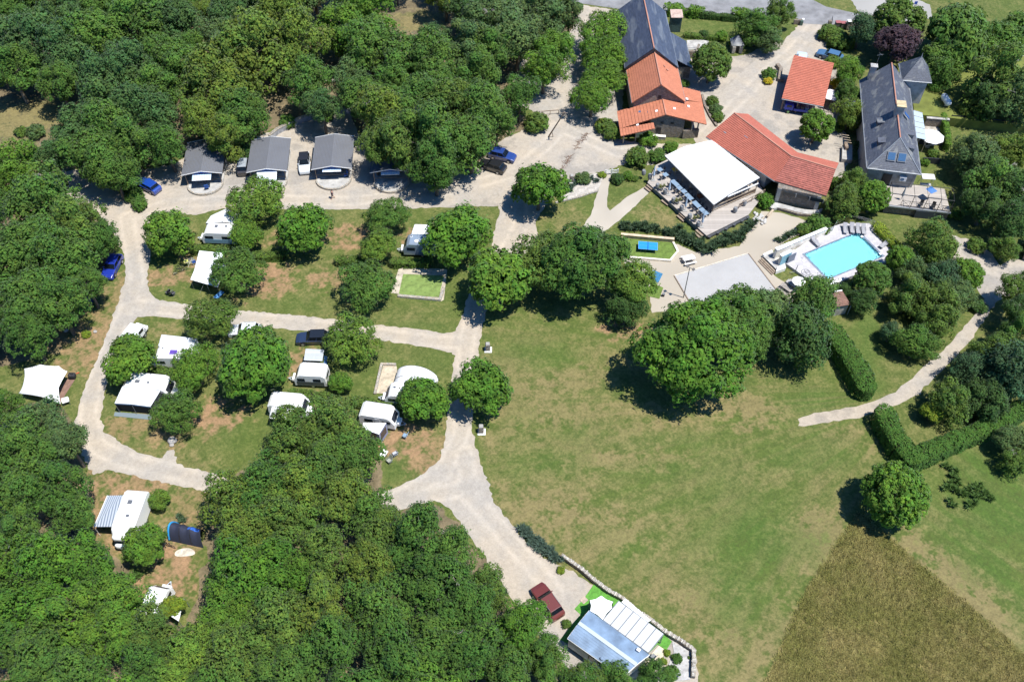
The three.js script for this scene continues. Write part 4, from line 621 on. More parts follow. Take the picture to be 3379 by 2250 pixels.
hedge('fresh-green', [[40.8,-154.17],[43.1,-153.6],[44.95,-152.76]], 1.6, 1.5, 'leafy roadside hedge at the end of the vegetable garden', undefined, { rough: 0.4, leaf: 0.2, per: 50 });
hedge('fresh-green', [[69.84,-123.88],[69.51,-120.78],[68.69,-117.01]], 0.9, 1.6, 'narrow bright hedge beside the patio');
hedge('moss-green', [[82.6,-154.17],[83.55,-153.88],[84.16,-152.76]], 3, 2.2, 'tall dense hedge block by the upper lane', undefined, { leaf: 0.16 });
hedge('moss-green', [[56.57,-147.79],[58.22,-146.44],[59.31,-145.11]], 2.2, 2, 'broad clipped laurel hedge beside the yard entrance', undefined, { leaf: 0.16 });
hedge('moss-green', [[30.96,-148.2],[34.37,-147.52],[37.81,-147.12]], 0.7, 0.7, 'low planting row along the vegetable garden fence', undefined, { rough: 0.5 });
// --- long dry grass of the unmown meadow
{
  const r = R(515), n = 17000, pos = [], blade = [];
  for (let i = 0; i < 7; i++) { const a = r() * 6.28, e = 1.2 + 1.2 * r(), s = 0.035, L = 0.09 + 0.1 * r(), dx = Math.cos(a), dz = Math.sin(a), ox = (r() - 0.5) * 0.24, oz = (r() - 0.5) * 0.24; blade.push([[ox - dz * s, 0, oz + dx * s], [ox + dz * s, 0, oz - dx * s], [ox + dx * L * e * 0.5, L * 0.75, oz + dz * L * e * 0.5], [ox + dx * L * e, L, oz + dz * L * e]]); }
  const m = new THREE.InstancedMesh(faces(blade), mat([1, 1, 1], 0.9, { side: THREE.DoubleSide }), n), M = new THREE.Matrix4(), q = new THREE.Quaternion(), up = V(0, 1, 0), c = new THREE.Color();
  let k = 0; const xs = MEADOW.map((p) => p[0]), x0 = Math.min(...xs), x1 = 62;
  while (k < n) { const x = lerp(x0, x1, r()), z = lerp(-66, -28, r()); if (!inPoly(x + (r() - 0.5) * 0.7, z + (r() - 0.5) * 0.7, MEADOW)) continue; const s = 0.7 + 0.6 * r(), t = fbm(x * 0.35, z * 0.35, 3, 15), f = clamp((t - 0.35) * 2 + (r() - 0.5) * 0.6); M.compose(V(x, 0, z), q.setFromAxisAngle(up, r() * 6.28), V(s, s * (0.7 + 0.5 * r()), s)); m.setMatrixAt(k, M); const l = 0.75 + 0.5 * r(); c.setRGB(lerp(0.19, 0.3, f) * l, lerp(0.185, 0.25, f) * l, lerp(0.045, 0.09, f) * l); m.setColorAt(k++, c); }
  m.name = 'meadow_grass'; m.userData = { kind: 'stuff', label: 'tall dry brown grass of the unmown meadow', category: 'grass' }; shadows(m); scene.add(m);
}
// ---------------------------------------------------------------- surfaces of buildings
const stoneTex = (base, joint, seed) => { const N = 512, pts = [], r = R(seed); for (let j = 0; j < 26; j++) for (let i = 0; i < 15; i++) pts.push([(i + 0.5 + (j % 2) * 0.5 + (r() - 0.5) * 0.6) * (N / 15), (j + 0.5 + (r() - 0.5) * 0.35) * (N / 26), 0.7 + 0.6 * r(), r()]); const cell = (x, y) => { const gi = Math.floor(x / (N / 15)), gj = Math.floor(y / (N / 26)); let a = 1e9, b = 1e9, c = null; for (let j = gj - 1; j <= gj + 1; j++) for (let i = gi - 2; i <= gi + 1; i++) { const jj = ((j % 26) + 26) % 26, ii = ((i % 15) + 15) % 15, p = pts[jj * 15 + ii], px = p[0] + (i - ii) * (N / 15), py = p[1] + (j - jj) * (N / 26), d = Math.hypot((x - px) * 0.6, y - py); if (d < a) { b = a; a = d; c = p; } else if (d < b) b = d; } return [b - a, c]; };
  const map = texture(N, N, (x, y, c) => { const [e, p] = cell(x, y), k = smooth(e, 0.6, 2.6), n = 0.8 + 0.4 * hash(x, y, 3); for (let q = 0; q < 3; q++) c[q] = lerp(joint[q], base[q] * p[2] * (q === 0 ? 1 + 0.2 * (p[3] - 0.5) : q === 2 ? 1 - 0.25 * (p[3] - 0.5) : 1), k) * n; });
  const bump = heights(N, N, (x, y) => smooth(cell(x, y)[0], 0.3, 3)); return { map, bump }; };
const ST1 = stoneTex([0.25, 0.21, 0.17], [0.16, 0.14, 0.115], 11), ST2 = stoneTex([0.42, 0.38, 0.32], [0.28, 0.25, 0.2], 12);
const stone = (t, size = 4) => mat([1, 1, 1], 0.95, { map: sized(t.map, size), bumpMap: sized(t.bump, size), bumpScale: 0.05 });
const STONE = stone(ST1), PALE_STONE = stone(ST2, 3);
const tileTex = (v, seed) => texture(256, 256, (x, y, c) => { const i = Math.floor(x / 16), j = Math.floor(y / 16), t = 1 + v * (hash(i, j, seed) - 0.5), e = 1 - 0.16 * smooth(Math.abs((x % 16) - 8), 6, 8), w = 0.9 + 0.25 * (tf(x, y, 256, 5, 3, seed) - 0.5) + 0.1 * (hash(x, y, 2) - 0.5); for (let k = 0; k < 3; k++) c[k] = clamp(0.78 * t * e * w); });
const TILE_MAP = tileTex(0.16, 5), TILE_OLD = tileTex(0.4, 6), SLATE_MAP = texture(512, 512, (x, y, c) => { const j = Math.floor(y / 10), i = Math.floor((x + (j % 2) * 6) / 12), t = 0.8 + 0.4 * hash(i, j, 4), l = smooth(tf(x, y, 512, 8, 4, 21), 0.56, 0.78), e = y % 10 < 1.4 ? 0.7 : 1; for (let k = 0; k < 3; k++) c[k] = clamp(lerp([0.4, 0.43, 0.5][k] * t * e, [1, 1, 0.9][k], l * 0.75)); });
const ORANGE_TILE = mat([0.62, 0.225, 0.125], 0.85, { map: sized(TILE_MAP, 3.5) }), RED_TILE = mat([0.56, 0.165, 0.11], 0.85, { map: sized(TILE_MAP, 4.5) }), OLD_TILE = mat([0.44, 0.14, 0.105], 0.85, { map: sized(TILE_OLD, 4.5) });
const SLATE = mat([0.23, 0.235, 0.25], 0.55, { map: sized(SLATE_MAP, 9) }), NEW_SLATE = mat([0.15, 0.165, 0.205], 0.42, { map: sized(SLATE_MAP, 26, 9) });
const RIDGE = mottled([0.42, 0.2, 0.14], 0.9, 2), ZINC = mat([0.32, 0.34, 0.36], 0.45, { metalness: 0.4 }), DARK = mat([0.012, 0.012, 0.014], 0.6), GLASS = mat([0.02, 0.03, 0.04], 0.08), BLUEGLASS = mat([0.06, 0.13, 0.24], 0.08), WHITE = mat([0.78, 0.78, 0.77], 0.6), CREAM = mottled([0.62, 0.54, 0.4], 0.9, 3), PLASTER = mottled([0.34, 0.33, 0.31], 0.9, 3);
const WHITEWALL = mottled([0.72, 0.69, 0.62], 0.9, 3), WOOD = mottled([0.26, 0.2, 0.15], 0.85, 1.2), PALEWOOD = mottled([0.42, 0.34, 0.25], 0.85, 1.2), BLACKMETAL = mat([0.03, 0.03, 0.032], 0.5, { metalness: 0.3 }), GREYMETAL = mat([0.2, 0.21, 0.22], 0.5, { metalness: 0.3 }), CONCRETE = mottled([0.38, 0.37, 0.35], 0.95, 3);
const PLANK = texture(256, 256, (x, y, c) => { const j = Math.floor(y / 16), t = 0.8 + 0.35 * hash(j, 3, 2) + 0.25 * (tf(x, y * 6, 256, 10, 3, 7) - 0.5), e = y % 16 < 1.5 ? 0.55 : 1; for (let k = 0; k < 3; k++) c[k] = clamp(t * e * 0.8); });
const DECK = mat([0.5, 0.45, 0.4], 0.9, { map: sized(PLANK, 2.2) }), RIBS = heights(64, 64, (x) => (x % 16 < 3 ? 1 : 0));
// a roof slope laid in courses from the eave p0-p1 up to p3-p2, each course lapping the one below
function courses(p0, p1, p2, p3, n, lift = 0.065, thick = 0.1) {
  const P = (u, t) => V(...p0).lerp(V(...p1), u).lerp(V(...p3).lerp(V(...p2), u), t), N = V(...p1).sub(V(...p0)).cross(V(...p3).add(V(...p2)).multiplyScalar(0.5).sub(V(...p0))).normalize(); if (N.y < 0) N.negate();
  const v = [], uv = [], W = V(...p0).distanceTo(V(...p1)), L = P(0.5, 0).distanceTo(P(0.5, 1)), q = (a, b, c, d, ta, tb, tc, td) => { v.push(...a.toArray(), ...b.toArray(), ...c.toArray(), ...a.toArray(), ...c.toArray(), ...d.toArray()); uv.push(...ta, ...tb, ...tc, ...ta, ...tc, ...td); };
  for (let i = 0; i < n; i++) {
    const t0 = i / n, t1 = (i + 1) / n, a = P(0, t0), b = P(1, t0), c = P(1, t1), d = P(0, t1), up = N.clone().multiplyScalar(lift), A = a.clone().add(up), B = b.clone().add(up), y0 = t0 * L, y1 = t1 * L;
    q(A, B, c, d, [0, y0], [W, y0], [W, y1], [0, y1]); const dn = N.clone().multiplyScalar(i ? -0.005 : -thick); q(a.clone().add(dn), b.clone().add(dn), B, A, [0, y0], [W, y0], [W, y0 + 0.05], [0, y0 + 0.05]);
    q(a.clone().add(dn), A, d, d.clone().add(dn), [0, y0], [0, y0], [0, y1], [0, y1]); q(B, b.clone().add(dn), c.clone().add(dn), c, [W, y0], [W, y0], [W, y1], [W, y1]);
  }
  const dn = N.clone().multiplyScalar(-thick); q(P(0, 0).add(dn), P(0, 1).add(dn), P(1, 1).add(dn), P(1, 0).add(dn), [0, 0], [0, L], [W, L], [W, 0]);
  const g = new THREE.BufferGeometry(); g.setAttribute('position', new THREE.BufferAttribute(new Float32Array(v), 3)); g.setAttribute('uv', new THREE.BufferAttribute(new Float32Array(uv), 2)); g.computeVertexNormals(); return g;
}
const a3 = (p, h) => [p[0], h, p[1]];
// walls with a gable at each end, in the house's own axes (front +z)
const gableBody = (w, l, he, hr) => metres(new THREE.ExtrudeGeometry(new THREE.Shape([new THREE.Vector2(-w / 2, 0), new THREE.Vector2(w / 2, 0), new THREE.Vector2(w / 2, he), new THREE.Vector2(0, hr), new THREE.Vector2(-w / 2, he)]), { depth: l, bevelEnabled: false }).translate(0, 0, -l / 2));
function gableRoof(root, w, l, he, hr, n, m, cap, over = 0.35) {
  const k = (hr - he) / (w / 2), e = he - over * k, x = w / 2 + over, z = l / 2 + over;
  part(root, 'roof_slope', courses([-x, e, z], [-x, e, -z], [0, hr, -z], [0, hr, z], n), m); part(root, 'roof_slope', courses([x, e, -z], [x, e, z], [0, hr, z], [0, hr, -z], n), m);
  if (cap) part(root, 'ridge_cap', bar([0, hr + 0.03, z], [0, hr + 0.03, -z], 0.12, 0.12, 8), cap);
  part(root, 'gutter', bar([-x - 0.05, e - 0.05, z], [-x - 0.05, e - 0.05, -z], 0.07), ZINC); part(root, 'gutter', bar([x + 0.05, e - 0.05, z], [x + 0.05, e - 0.05, -z], 0.07), ZINC);
}
// a wall along points, as boxes that meet at the corners; top follows in its own colour
function wallAlong(pts, w, h, y = 0) { const gs = []; for (let i = 0; i < pts.length - 1; i++) { const a = pts[i], b = pts[i + 1], m = mid(a, b); gs.push(box(w, h - i * 0.002, dist(a, b) + (i < pts.length - 2 ? w * 0.6 : 0), m[0], y + h / 2 - i * 0.001, m[1], Math.atan2(b[0] - a[0], b[1] - a[1]))); } return gs; }

// ---------------------------------------------------------------- the slate barn, the orange gable and the low tiled wing
{
  const b = thing('slate_barn', 'long barn with a steep blue-grey slate roof', 'barn', [22.75, 0, -140.4], 0.026);
  part(b, 'wall', gableBody(8.1, 16, 4.9, 8.25), STONE); gableRoof(b, 8.1, 16, 5.05, 8.45, 26, NEW_SLATE, RIDGE, 0.3);
  const l = part(b, 'lean_to', [slab([[4.1, -3], [7.4, -3], [7.4, 4.6], [4.1, 4.6]], 0, 2.2)], STONE); part(l, 'roof_slope', courses([7.7, 2.1, -3.2], [7.7, 2.1, 4.9], [4.0, 4.3, 4.9], [4.0, 4.3, -3.2], 8), NEW_SLATE); part(l, 'door', box(1.4, 1.9, 0.08, 5.6, 0.98, 4.63), PALEWOOD);
  const o = thing('gabled_house', 'stone house with a bright orange tiled gable roof joined to the slate barn', 'house', [23.26, 0, -128.05], 0.026);
  part(o, 'wall', gableBody(7.8, 8.2, 4.4, 7.35), STONE); gableRoof(o, 7.8, 8.2, 4.5, 7.55, 13, ORANGE_TILE, RIDGE, 0.35);
  part(o, 'window', box(0.5, 0.6, 0.06, 0.1, 5.0, 4.13), DARK); for (const [x, z] of [[1.4, -1.8], [1.9, -1.3]]) part(o, 'roof_vent', box(0.35, 0.12, 0.3, x, 7.72 - x * 0.78, z, 0, 0, -0.66), RIDGE);
  const g = thing('stone_wing', 'low stone wing with a spreading orange tiled roof and open porches', 'house', [0, 0, 0]);
  const A = [23.98,4.6,-123.89], B = [24.1,4.6,-119.97], e0 = [16.91,2.3,-123.82], e1 = [17.03,2.3,-119.41], e2 = [17.08,2.25,-117.65], p1 = [22.26,3.45,-119.48], p2 = [22.34,3.4,-118.1], f0 = [30.68,3,-119.56], f1 = [30.71,3,-125.18], f2 = [30.72,3,-128.09], q1 = [27.58,3.75,-124.89], q2 = [27.84,3.75,-128.24];
  part(g, 'roof_slope', courses(e0, e1, B, A, 14), ORANGE_TILE); part(g, 'porch_roof', courses(e1, e2, p2, p1, 12), ORANGE_TILE); part(g, 'roof_slope', courses(f0, f1, A, B, 14), ORANGE_TILE); part(g, 'roof_slope', courses(f1, f2, q2, q1, 7), ORANGE_TILE);
  part(g, 'ridge_cap', bar([A[0], A[1] + 0.05, A[2]], [B[0], B[1] + 0.05, B[2]], 0.11), RIDGE);
  const wl = [21.99,-120.38], wr = [27.25,-119.99], we = [29.76,-120.32], apex = mid(wl, wr), back = [apex[0] + 0.3, -124.2];
  part(g, 'wall', [faces([[a3(wl, 0), a3(wr, 0), a3(wr, 3.55), [B[0], 4.45, wr[1] * 0.4 + wl[1] * 0.6], a3(wl, 3.6)]]), slab([[wl[0], wl[1] - 0.05], [wr[0], wr[1] - 0.05], [wr[0] + 0.2, -124], [wl[0], -124]], 0, 3.3), ...wallAlong([wr, we], 0.5, 1.6), slab([[18.4, -123.4], [22, -123.4], [22, -124], [18.4, -124]], 0, 2.4), slab([[27.2, -126.5], [29.9, -126.6], [29.9, -127.4], [27.2, -127.4]], 0, 2.7)], STONE);
  const nrm = sub(wr, wl), L = Math.hypot(...nrm), t = Math.atan2(-nrm[1], nrm[0]), on = (s, y, w, h, d = 0.06) => box(w, h, d, wl[0] + (nrm[0] / L) * s, y, wl[1] + (nrm[1] / L) * s + 0.03, t);
  part(g, 'door', on(1.4, 0.95, 0.75, 1.9), DARK); part(g, 'window', on(1.75, 2.85, 0.45, 0.4), DARK); part(g, 'window', on(3.35, 2.85, 0.45, 0.4), DARK);
  for (const p of [[17.71,-118.68], [19.69,-119.22], [17.66,-122.83]]) part(g, 'post', box(0.18, 2.3, 0.18, p[0], 1.15, p[1]), PALEWOOD);
  part(g, 'post', box(0.2, 2.75, 0.2, we[0] - 0.2, 1.4, we[1]), PALEWOOD); part(g, 'post', box(0.18, 1.3, 0.18, wr[0] + 1.3, 2.25, wr[1]), PALEWOOD);
  const c0 = [19.84,-119.99], c1 = [21.91,-120.05]; for (let i = 0; i < 6; i++) part(g, 'board', box(dist(c0, c1), 0.26, 0.06, mid(c0, c1)[0], 0.2 + i * 0.29, mid(c0, c1)[1] - (i % 2) * 0.01, 0), mottled([0.16, 0.22, 0.18], 0.8, 2));
  for (const [x, y, h] of [[1130, 1015, 3.35], [1212, 1015, 3.75], [1140, 1075, 3.15], [1285, 1008, 4.1], [1112, 1132, 2.85], [1560, 898, 3.6], [1575, 965, 3.5], [1447, 985, 4.2]]) { const s = x / 1700; const p = { 1130: [20.3,3.35,-122.3], 1212: [21.64,3.75,-121.77], 1140: [20.36,3.2,-120.82], 1285: [22.82,4.2,-121.38], 1112: [19.78,3,-119.51], 1560: [28.12,3.7,-125.16], 1575: [28.15,3.7,-123.25], 1447: [25.69,4.25,-121.96] }[x]; part(g, 'roof_light', box(0.4, 0.12, 0.45, p[0], p[1] + 0.02, p[2], 0, 0, x < 1340 ? 0.3 : -0.25), x === 1212 || x === 1130 ? BLUEGLASS : WHITE); }
  // the terrace wall in front of the wing, and the benches
  const w = thing('terrace_wall', 'low stone and timber terrace wall before the stone wing', 'wall'); part(w, 'wall', wallAlong([[21.87,-120.05],[24.57,-119.72]], 0.5, 0.55), PALE_STONE); part(w, 'coping', wallAlong([[21.87,-120.05],[24.57,-119.72]], 0.56, 0.07, 0.55), WHITEWALL);
  const tw = thing('garden_privy', 'tall narrow green boarded box with a brown flat roof beside the barn', 'shed', [...a3([29.36,-150.59], 0)]);
  for (let i = 0; i < 8; i++) part(tw, 'board', box(0.235, 3.1, 0.06, -0.84 + i * 0.24, 1.55, 0.86 + (i % 2) * 0.012), mottled([0.05, 0.09, 0.085], 0.8, 2)); part(tw, 'wall', box(1.9, 3.1, 1.7, 0, 1.55, 0), mottled([0.05, 0.09, 0.085], 0.8, 2)); part(tw, 'roof', box(2.15, 0.12, 2.3, 0, 3.18, 0, 0, 0.1), mottled([0.45, 0.33, 0.28], 0.9, 2));
  const gw = thing('garden_wall', 'stone wall and open paved bay between the barn and the lime tree', 'wall'); part(gw, 'wall', [...wallAlong([[30.11,-142.27],[32.17,-142.17],[32.91,-144.3]], 0.4, 1.2)], STONE); part(gw, 'coping', wallAlong([[30.25,-143.49],[33.52,-143.49]], 0.5, 0.1, 1), CONCRETE); part(gw, 'paving', sheet([[31.22,-147.2],[34.99,-147.41],[35.16,-145.95],[33.39,-144.3],[31,-144.3]], 0.03), CONCRETE);
  const k = thing('stone_kiosk', 'small stone kiosk with a pointed slate roof and two white bins', 'kiosk', [...a3([39.52,-143.49], 0)]);
  part(k, 'wall', box(1.9, 1.5, 1.6, 0, 0.75, -0.8), STONE); part(k, 'roof', cyl(1.55, 0.02, 1.5, 0, 2.25, -0.8, 4, Math.PI / 4), SLATE); part(k, 'doorway', box(0.6, 1.3, 0.1, 0, 0.68, 0.03), DARK); for (const x of [-0.62, 0.62]) part(k, 'stone_pier', rbox(0.6, 1.35, 0.5, 0.08, x, 0.7, 0.2), PALE_STONE);
}
// ---------------------------------------------------------------- the restaurant: two red tiled roofs at an angle
{
  const r = thing('restaurant_building', 'long low restaurant with two red tiled roofs meeting at an angle', 'restaurant');
  const E0 = [30.14,3.2,-116.33], E1 = [38.99,3.2,-106.13], R0 = [34.39,5.8,-118.81], R1 = [41.36,5.6,-108.88], K0 = [37.52,3.2,-121.93], K1 = [43.6,3.2,-112.52], W1 = [46,3.2,-102.85], WR = [47.68,5,-106.55], WK = [49.37,3.2,-110.1];
  part(r, 'roof_slope', courses(E0, E1, R1, R0, 18, 0.07), RED_TILE); part(r, 'roof_slope', courses(K1, K0, R0, R1, 12, 0.06), RED_TILE); part(r, 'wing_roof_slope', courses(E1, W1, WR, R1, 14, 0.07), OLD_TILE); part(r, 'wing_roof_slope', courses(WK, K1, R1, WR, 12, 0.06), RED_TILE);
  part(r, 'ridge_cap', bar([R0[0], R0[1] + 0.04, R0[2]], [R1[0], R1[1] + 0.04, R1[2]], 0.12), RIDGE); part(r, 'ridge_cap', bar([R1[0], R1[1] + 0.04, R1[2]], [WR[0], WR[1] + 0.04, WR[2]], 0.12), RIDGE);
  part(r, 'gutter', bar([E0[0], 3.12, E0[2] + 0.08], [E1[0], 3.12, E1[2] + 0.08], 0.08), ZINC); part(r, 'gutter', bar([E1[0], 3.1, E1[2] + 0.08], [W1[0], 3.1, W1[2] + 0.08], 0.08), BLACKMETAL);
  const b0 = [39.24,-104.75], b1 = [45.33,-102.78], n = [-(b1[1] - b0[1]), b1[0] - b0[0]], nl = Math.hypot(...n), off = (p, d) => [p[0] - (n[0] / nl) * d, p[1] - (n[1] / nl) * d];
  part(r, 'wall', slab([b0, b1, off(b1, 6.8), off(b0, 6.2)], 0, 3.1), STONE); part(r, 'wall', slab([[31.4, -116.6], [38.4, -108.2], [42.6, -112.3], [36.6, -120.8]], 0, 3.25), WHITEWALL);
  const gableEnd = (a, b, c) => faces([[a, b, c], [b, a, c]]); part(r, 'gable', [gableEnd([31.4, 3.1, -116.6], [36.6, 3.1, -120.8], [R0[0] + 0.3, 5.5, R0[2] + 0.4]), gableEnd(a3(off(b1, 0.2), 3), a3(off(b1, 6.8), 3), [WR[0] - 0.25, 4.75, WR[2] - 0.1])], PALE_STONE);
  const t = Math.atan2(-(b1[1] - b0[1]), b1[0] - b0[0]), d = sub(b1, b0), L = Math.hypot(...d), on = (s, y, w, h, z = 0.05) => box(w, h, 0.08, b0[0] + (d[0] / L) * s + (n[0] / nl) * z, y, b0[1] + (d[1] / L) * s + (n[1] / nl) * z, t);
  for (const s of [1.85, 3.85, 5.85]) { const p = part(r, 'window', on(s, 2.35, 1.8, 0.62), GLASS); part(p, 'frame', on(s + 0.98, 2.35, 0.12, 0.7, 0.07), ZINC); }
  for (const s of [0.35, L - 0.3]) part(r, 'quoin', on(s, 1.55, 0.55, 3, 0.03), CONCRETE);
  const hood = [35.95,4.3,-114.43], pipe = [32.98,4.1,-116.14], box2 = [40.58,4.5,-110.88];
  const v = part(r, 'roof_vent', [cyl(0.3, 0.3, 0.5, hood[0], hood[1] + 0.1, hood[2], 12), box(0.75, 0.3, 0.75, hood[0], hood[1] + 0.45, hood[2], 0.7)], mat([0.7, 0.72, 0.74], 0.25, { metalness: 0.8 })); part(r, 'roof_vent', box(0.5, 0.4, 0.5, pipe[0], pipe[1], pipe[2], 0.7), ZINC); part(r, 'roof_vent', box(0.5, 0.45, 0.5, box2[0], box2[1], box2[2], 0.7), mat([0.3, 0.42, 0.55], 0.4));
  // curved forecourt with its wall
  const f = thing('forecourt', 'raised pale stone forecourt with a curved retaining wall below the restaurant wing', 'wall'); const curve = rounded([[38.21,-103.82],[39.12,-104.41],[39.9,-104.25],[43,-102.9],[45.31,-102.7],[46.29,-103.24],[45.88,-102.41],[44.62,-101.83],[42.84,-102.08],[39.75,-103.41],[38.74,-102.9]], 1);
  part(f, 'paving', slab(curve, 0, 0.5), CONCRETE); part(f, 'retaining_wall', wallAlong([[39.74,-103.32],[41.12,-102.7],[42.28,-102.16],[42.89,-102.03],[44.62,-101.81]], 0.35, 0.46), STONE);
  const lg = thing('log_bench', 'log bench lying at the foot of the forecourt', 'bench', [...a3([38.21,-102.16], 0)], 0.9); part(lg, 'log', bar([-0.9, 0.35, 0], [0.9, 0.35, 0], 0.2, 0.2, 10), PALEWOOD); part(lg, 'support', [bar([-0.6, 0, 0], [-0.6, 0.3, 0], 0.1), bar([0.6, 0, 0], [0.6, 0.3, 0], 0.1)], WOOD);
  const rk = thing('rockery', 'bank of pale rocks at the end of the deck', 'rocks'); const rr = R(5); for (let i = 0; i < 26; i++) { const p = [lerp(...[[35.58,-100.43][0], [37.51,-102.41][0]], rr()), 0]; p[1] = lerp([35.58,-100.43][1], [37.51,-102.41][1], rr() * 0.6 + 0.2) + (rr() - 0.5) * 1.4; part(rk, 'rock', move(ball(0.28, 0.2, 0.24, 0, 0, 0, 4), p[0], 0.1, p[1], rr() * 6), CONCRETE); }
}
// ---------------------------------------------------------------- deck and white canopy
{
  const D = 0.8, deck = [[20.62,-108.44],[28.08,-97.07],[34.85,-101.43],[37.94,-105.91],[37.51,-108.96],[30.5,-118.06],[22.26,-112.49]];
  const d = thing('restaurant_deck', 'raised grey timber deck around the white canopy', 'deck'); part(d, 'floor', slab(deck, 0.66, D), DECK); part(d, 'skirt', wallAlong([[20.77,-108.48],[28.09,-97.33],[34.82,-101.58]], 0.12, 0.64, 0.01), mottled([0.2, 0.23, 0.26], 0.9, 2));
  for (const [a, b] of [[[22.92,-105.46], [23.82,-104.34]], [[24.92,-102.14], [25.78,-100.88]], [[26.96,-98.63], [27.79,-97.4]], [[20.67,-108.37], [21.4,-107.41]]]) for (const k of [0, 1]) { const o = [-0.16 - 0.3 * k, 0.1 + 0.2 * k]; part(d, 'step', beam([a[0] + o[0], 0.5 - 0.25 * k, a[1] + o[1]], [b[0] + o[0], 0.5 - 0.25 * k, b[1] + o[1]], 0.32, 0.08), WOOD); }
  const br = part(d, 'boundary_rail', [...[[28.54,-97.3],[29.88,-98.11],[31.23,-98.93],[32.51,-99.76],[33.8,-100.59],[34.75,-101.31]].map((p) => cyl(0.26, 0.3, 0.5, p[0], 0.25, p[1], 10)), beam([28.47,0.3,-97.29], [34.76,0.3,-101.3], 0.3, 0.3)], mat([0.06, 0.065, 0.075], 0.8));
  const c = thing('dining_canopy', 'large flat white canopy roof over the dining terrace', 'canopy'), Q = [[23.33,3.1,-111.93],[28.73,3.2,-115.51],[36.88,3.25,-106.8],[29.29,3.1,-101.11]], QE = [30.94,3.25,-115.5], m1 = [lerp(Q[0][0], Q[1][0], 0.55), 3.18, lerp(Q[0][2], Q[1][2], 0.55)], m2 = [31.47,3.2,-102.89];
  const cloth = even([0.7, 0.7, 0.69], 0.7, 5), panel = (a, b, e, f, th = 0.1) => { const dn = (p) => [p[0], p[1] - th, p[2]]; return faces([[a, b, e, f], [f, e, b, a].map(dn), [a, dn(a), dn(b), b], [b, dn(b), dn(e), e], [e, dn(e), dn(f), f], [f, dn(f), dn(a), a]]); };
  part(c, 'roof_panel', panel(Q[0], Q[3], m2, m1), cloth); part(c, 'roof_panel', panel([m1[0], m1[1] + 0.06, m1[2]], [m2[0], m2[1] + 0.06, m2[2]], Q[2], QE), cloth); part(c, 'edge_rail', [beam(Q[0], Q[3], 0.1, 0.14), beam(Q[3], m2, 0.1, 0.14), beam(m1, m2, 0.08, 0.1), beam(m2, Q[2], 0.12, 0.16)].map((g) => g.translate(0, -0.12, 0)), GREYMETAL);
  for (let i = 1; i < 8; i++) { const f = (a, b, t) => [lerp(a[0], b[0], t), lerp(a[1], b[1], t) + 0.075, lerp(a[2], b[2], t)]; part(c, 'seam_bar', beam(f(m1, m2, i / 8), f(QE, Q[2], i / 8), 0.05, 0.03), cloth); part(c, 'seam_bar', beam(f([Q[0][0], Q[0][1] - 0.06, Q[0][2]], [Q[3][0], Q[3][1] - 0.06, Q[3][2]], i / 8), f([m1[0], m1[1] - 0.06, m1[2]], [m2[0], m2[1] - 0.06, m2[2]], i / 8), 0.05, 0.03), cloth); }
  for (const p of [...[[24.89,-110.12],[25.88,-108.57],[26.77,-107.04],[27.75,-105.29],[28.72,-103.93],[29.65,-102.09]], ...[[31.8,-103.68],[33.06,-104.48],[34.28,-105.29],[35.45,-105.97],[36.54,-106.16]]]) part(c, 'post', box(0.13, 2.25, 0.13, p[0], D + 1.13, p[1]), PALEWOOD);
  const s0 = [29.65,-102.09], s1 = [36.53,-106.1]; for (const y of [0.25, 0.95]) part(c, 'rail', beam(a3(s0, D + y), a3(s1, D + y), 0.06, 0.12), PALEWOOD); part(c, 'screen', wallAlong([s0, [31.8,-103.68]], 0.05, 0.9, D), GREYMETAL); part(c, 'low_wall', wallAlong([[32.03,-103.8], s1], 0.06, 0.62, D + 0.28), mottled([0.13, 0.09, 0.065], 0.9, 2));
  const fl = part(c, 'blind', [beam([31.6,2.95,-102.92], [36.56,2.95,-105.82], 0.14, 0.16)], WHITE);
  // furniture on the deck
  const TOP = mat([0.19, 0.27, 0.36], 0.4), FRAME = mat([0.05, 0.055, 0.065], 0.5), spots = [[22.6,-110.62],[23.34,-109.45],[24.37,-107.84],[24.77,-107.21],[25.16,-106.45],[25.71,-105.7],[26.15,-104.83],[26.5,-104.21],[27.09,-103.16],[27.43,-102.56],[27.91,-101.71],[28.35,-100.99]], row = Math.atan2(spots[9][0] - spots[3][0], spots[9][1] - spots[3][1]);
  const table = (name, label, grp, m) => { const t = thing(name, label, 'table', [0, 0, 0], 0, grp); part(t, 'tabletop', rbox(0.78, 0.05, 0.78, 0.02, 0, 0.73, 0), m); for (const x of [-0.33, 0.33]) for (const z of [-0.33, 0.33]) part(t, 'leg', bar([x, 0, z], [x, 0.71, z], 0.022), FRAME); return t; };
  const chair = (label, grp) => { const t = thing('deck_chair', label, 'chair', [0, 0, 0], 0, grp); part(t, 'seat', rbox(0.44, 0.04, 0.42, 0.02, 0, 0.44, 0), FRAME); part(t, 'backrest', rbox(0.44, 0.42, 0.04, 0.02, 0, 0.68, 0.22, 0, 0.15), FRAME); for (const x of [-0.19, 0.19]) for (const z of [-0.18, 0.2]) part(t, 'leg', bar([x, 0, z], [x, 0.43, z], 0.016), FRAME); return t; };
  const tb = table('deck_table', 'square blue-grey dining table on the restaurant deck', 'dining tables on the restaurant deck', TOP), ch = chair('dark dining chair at a blue-grey table on the deck', 'dining chairs on the restaurant deck');
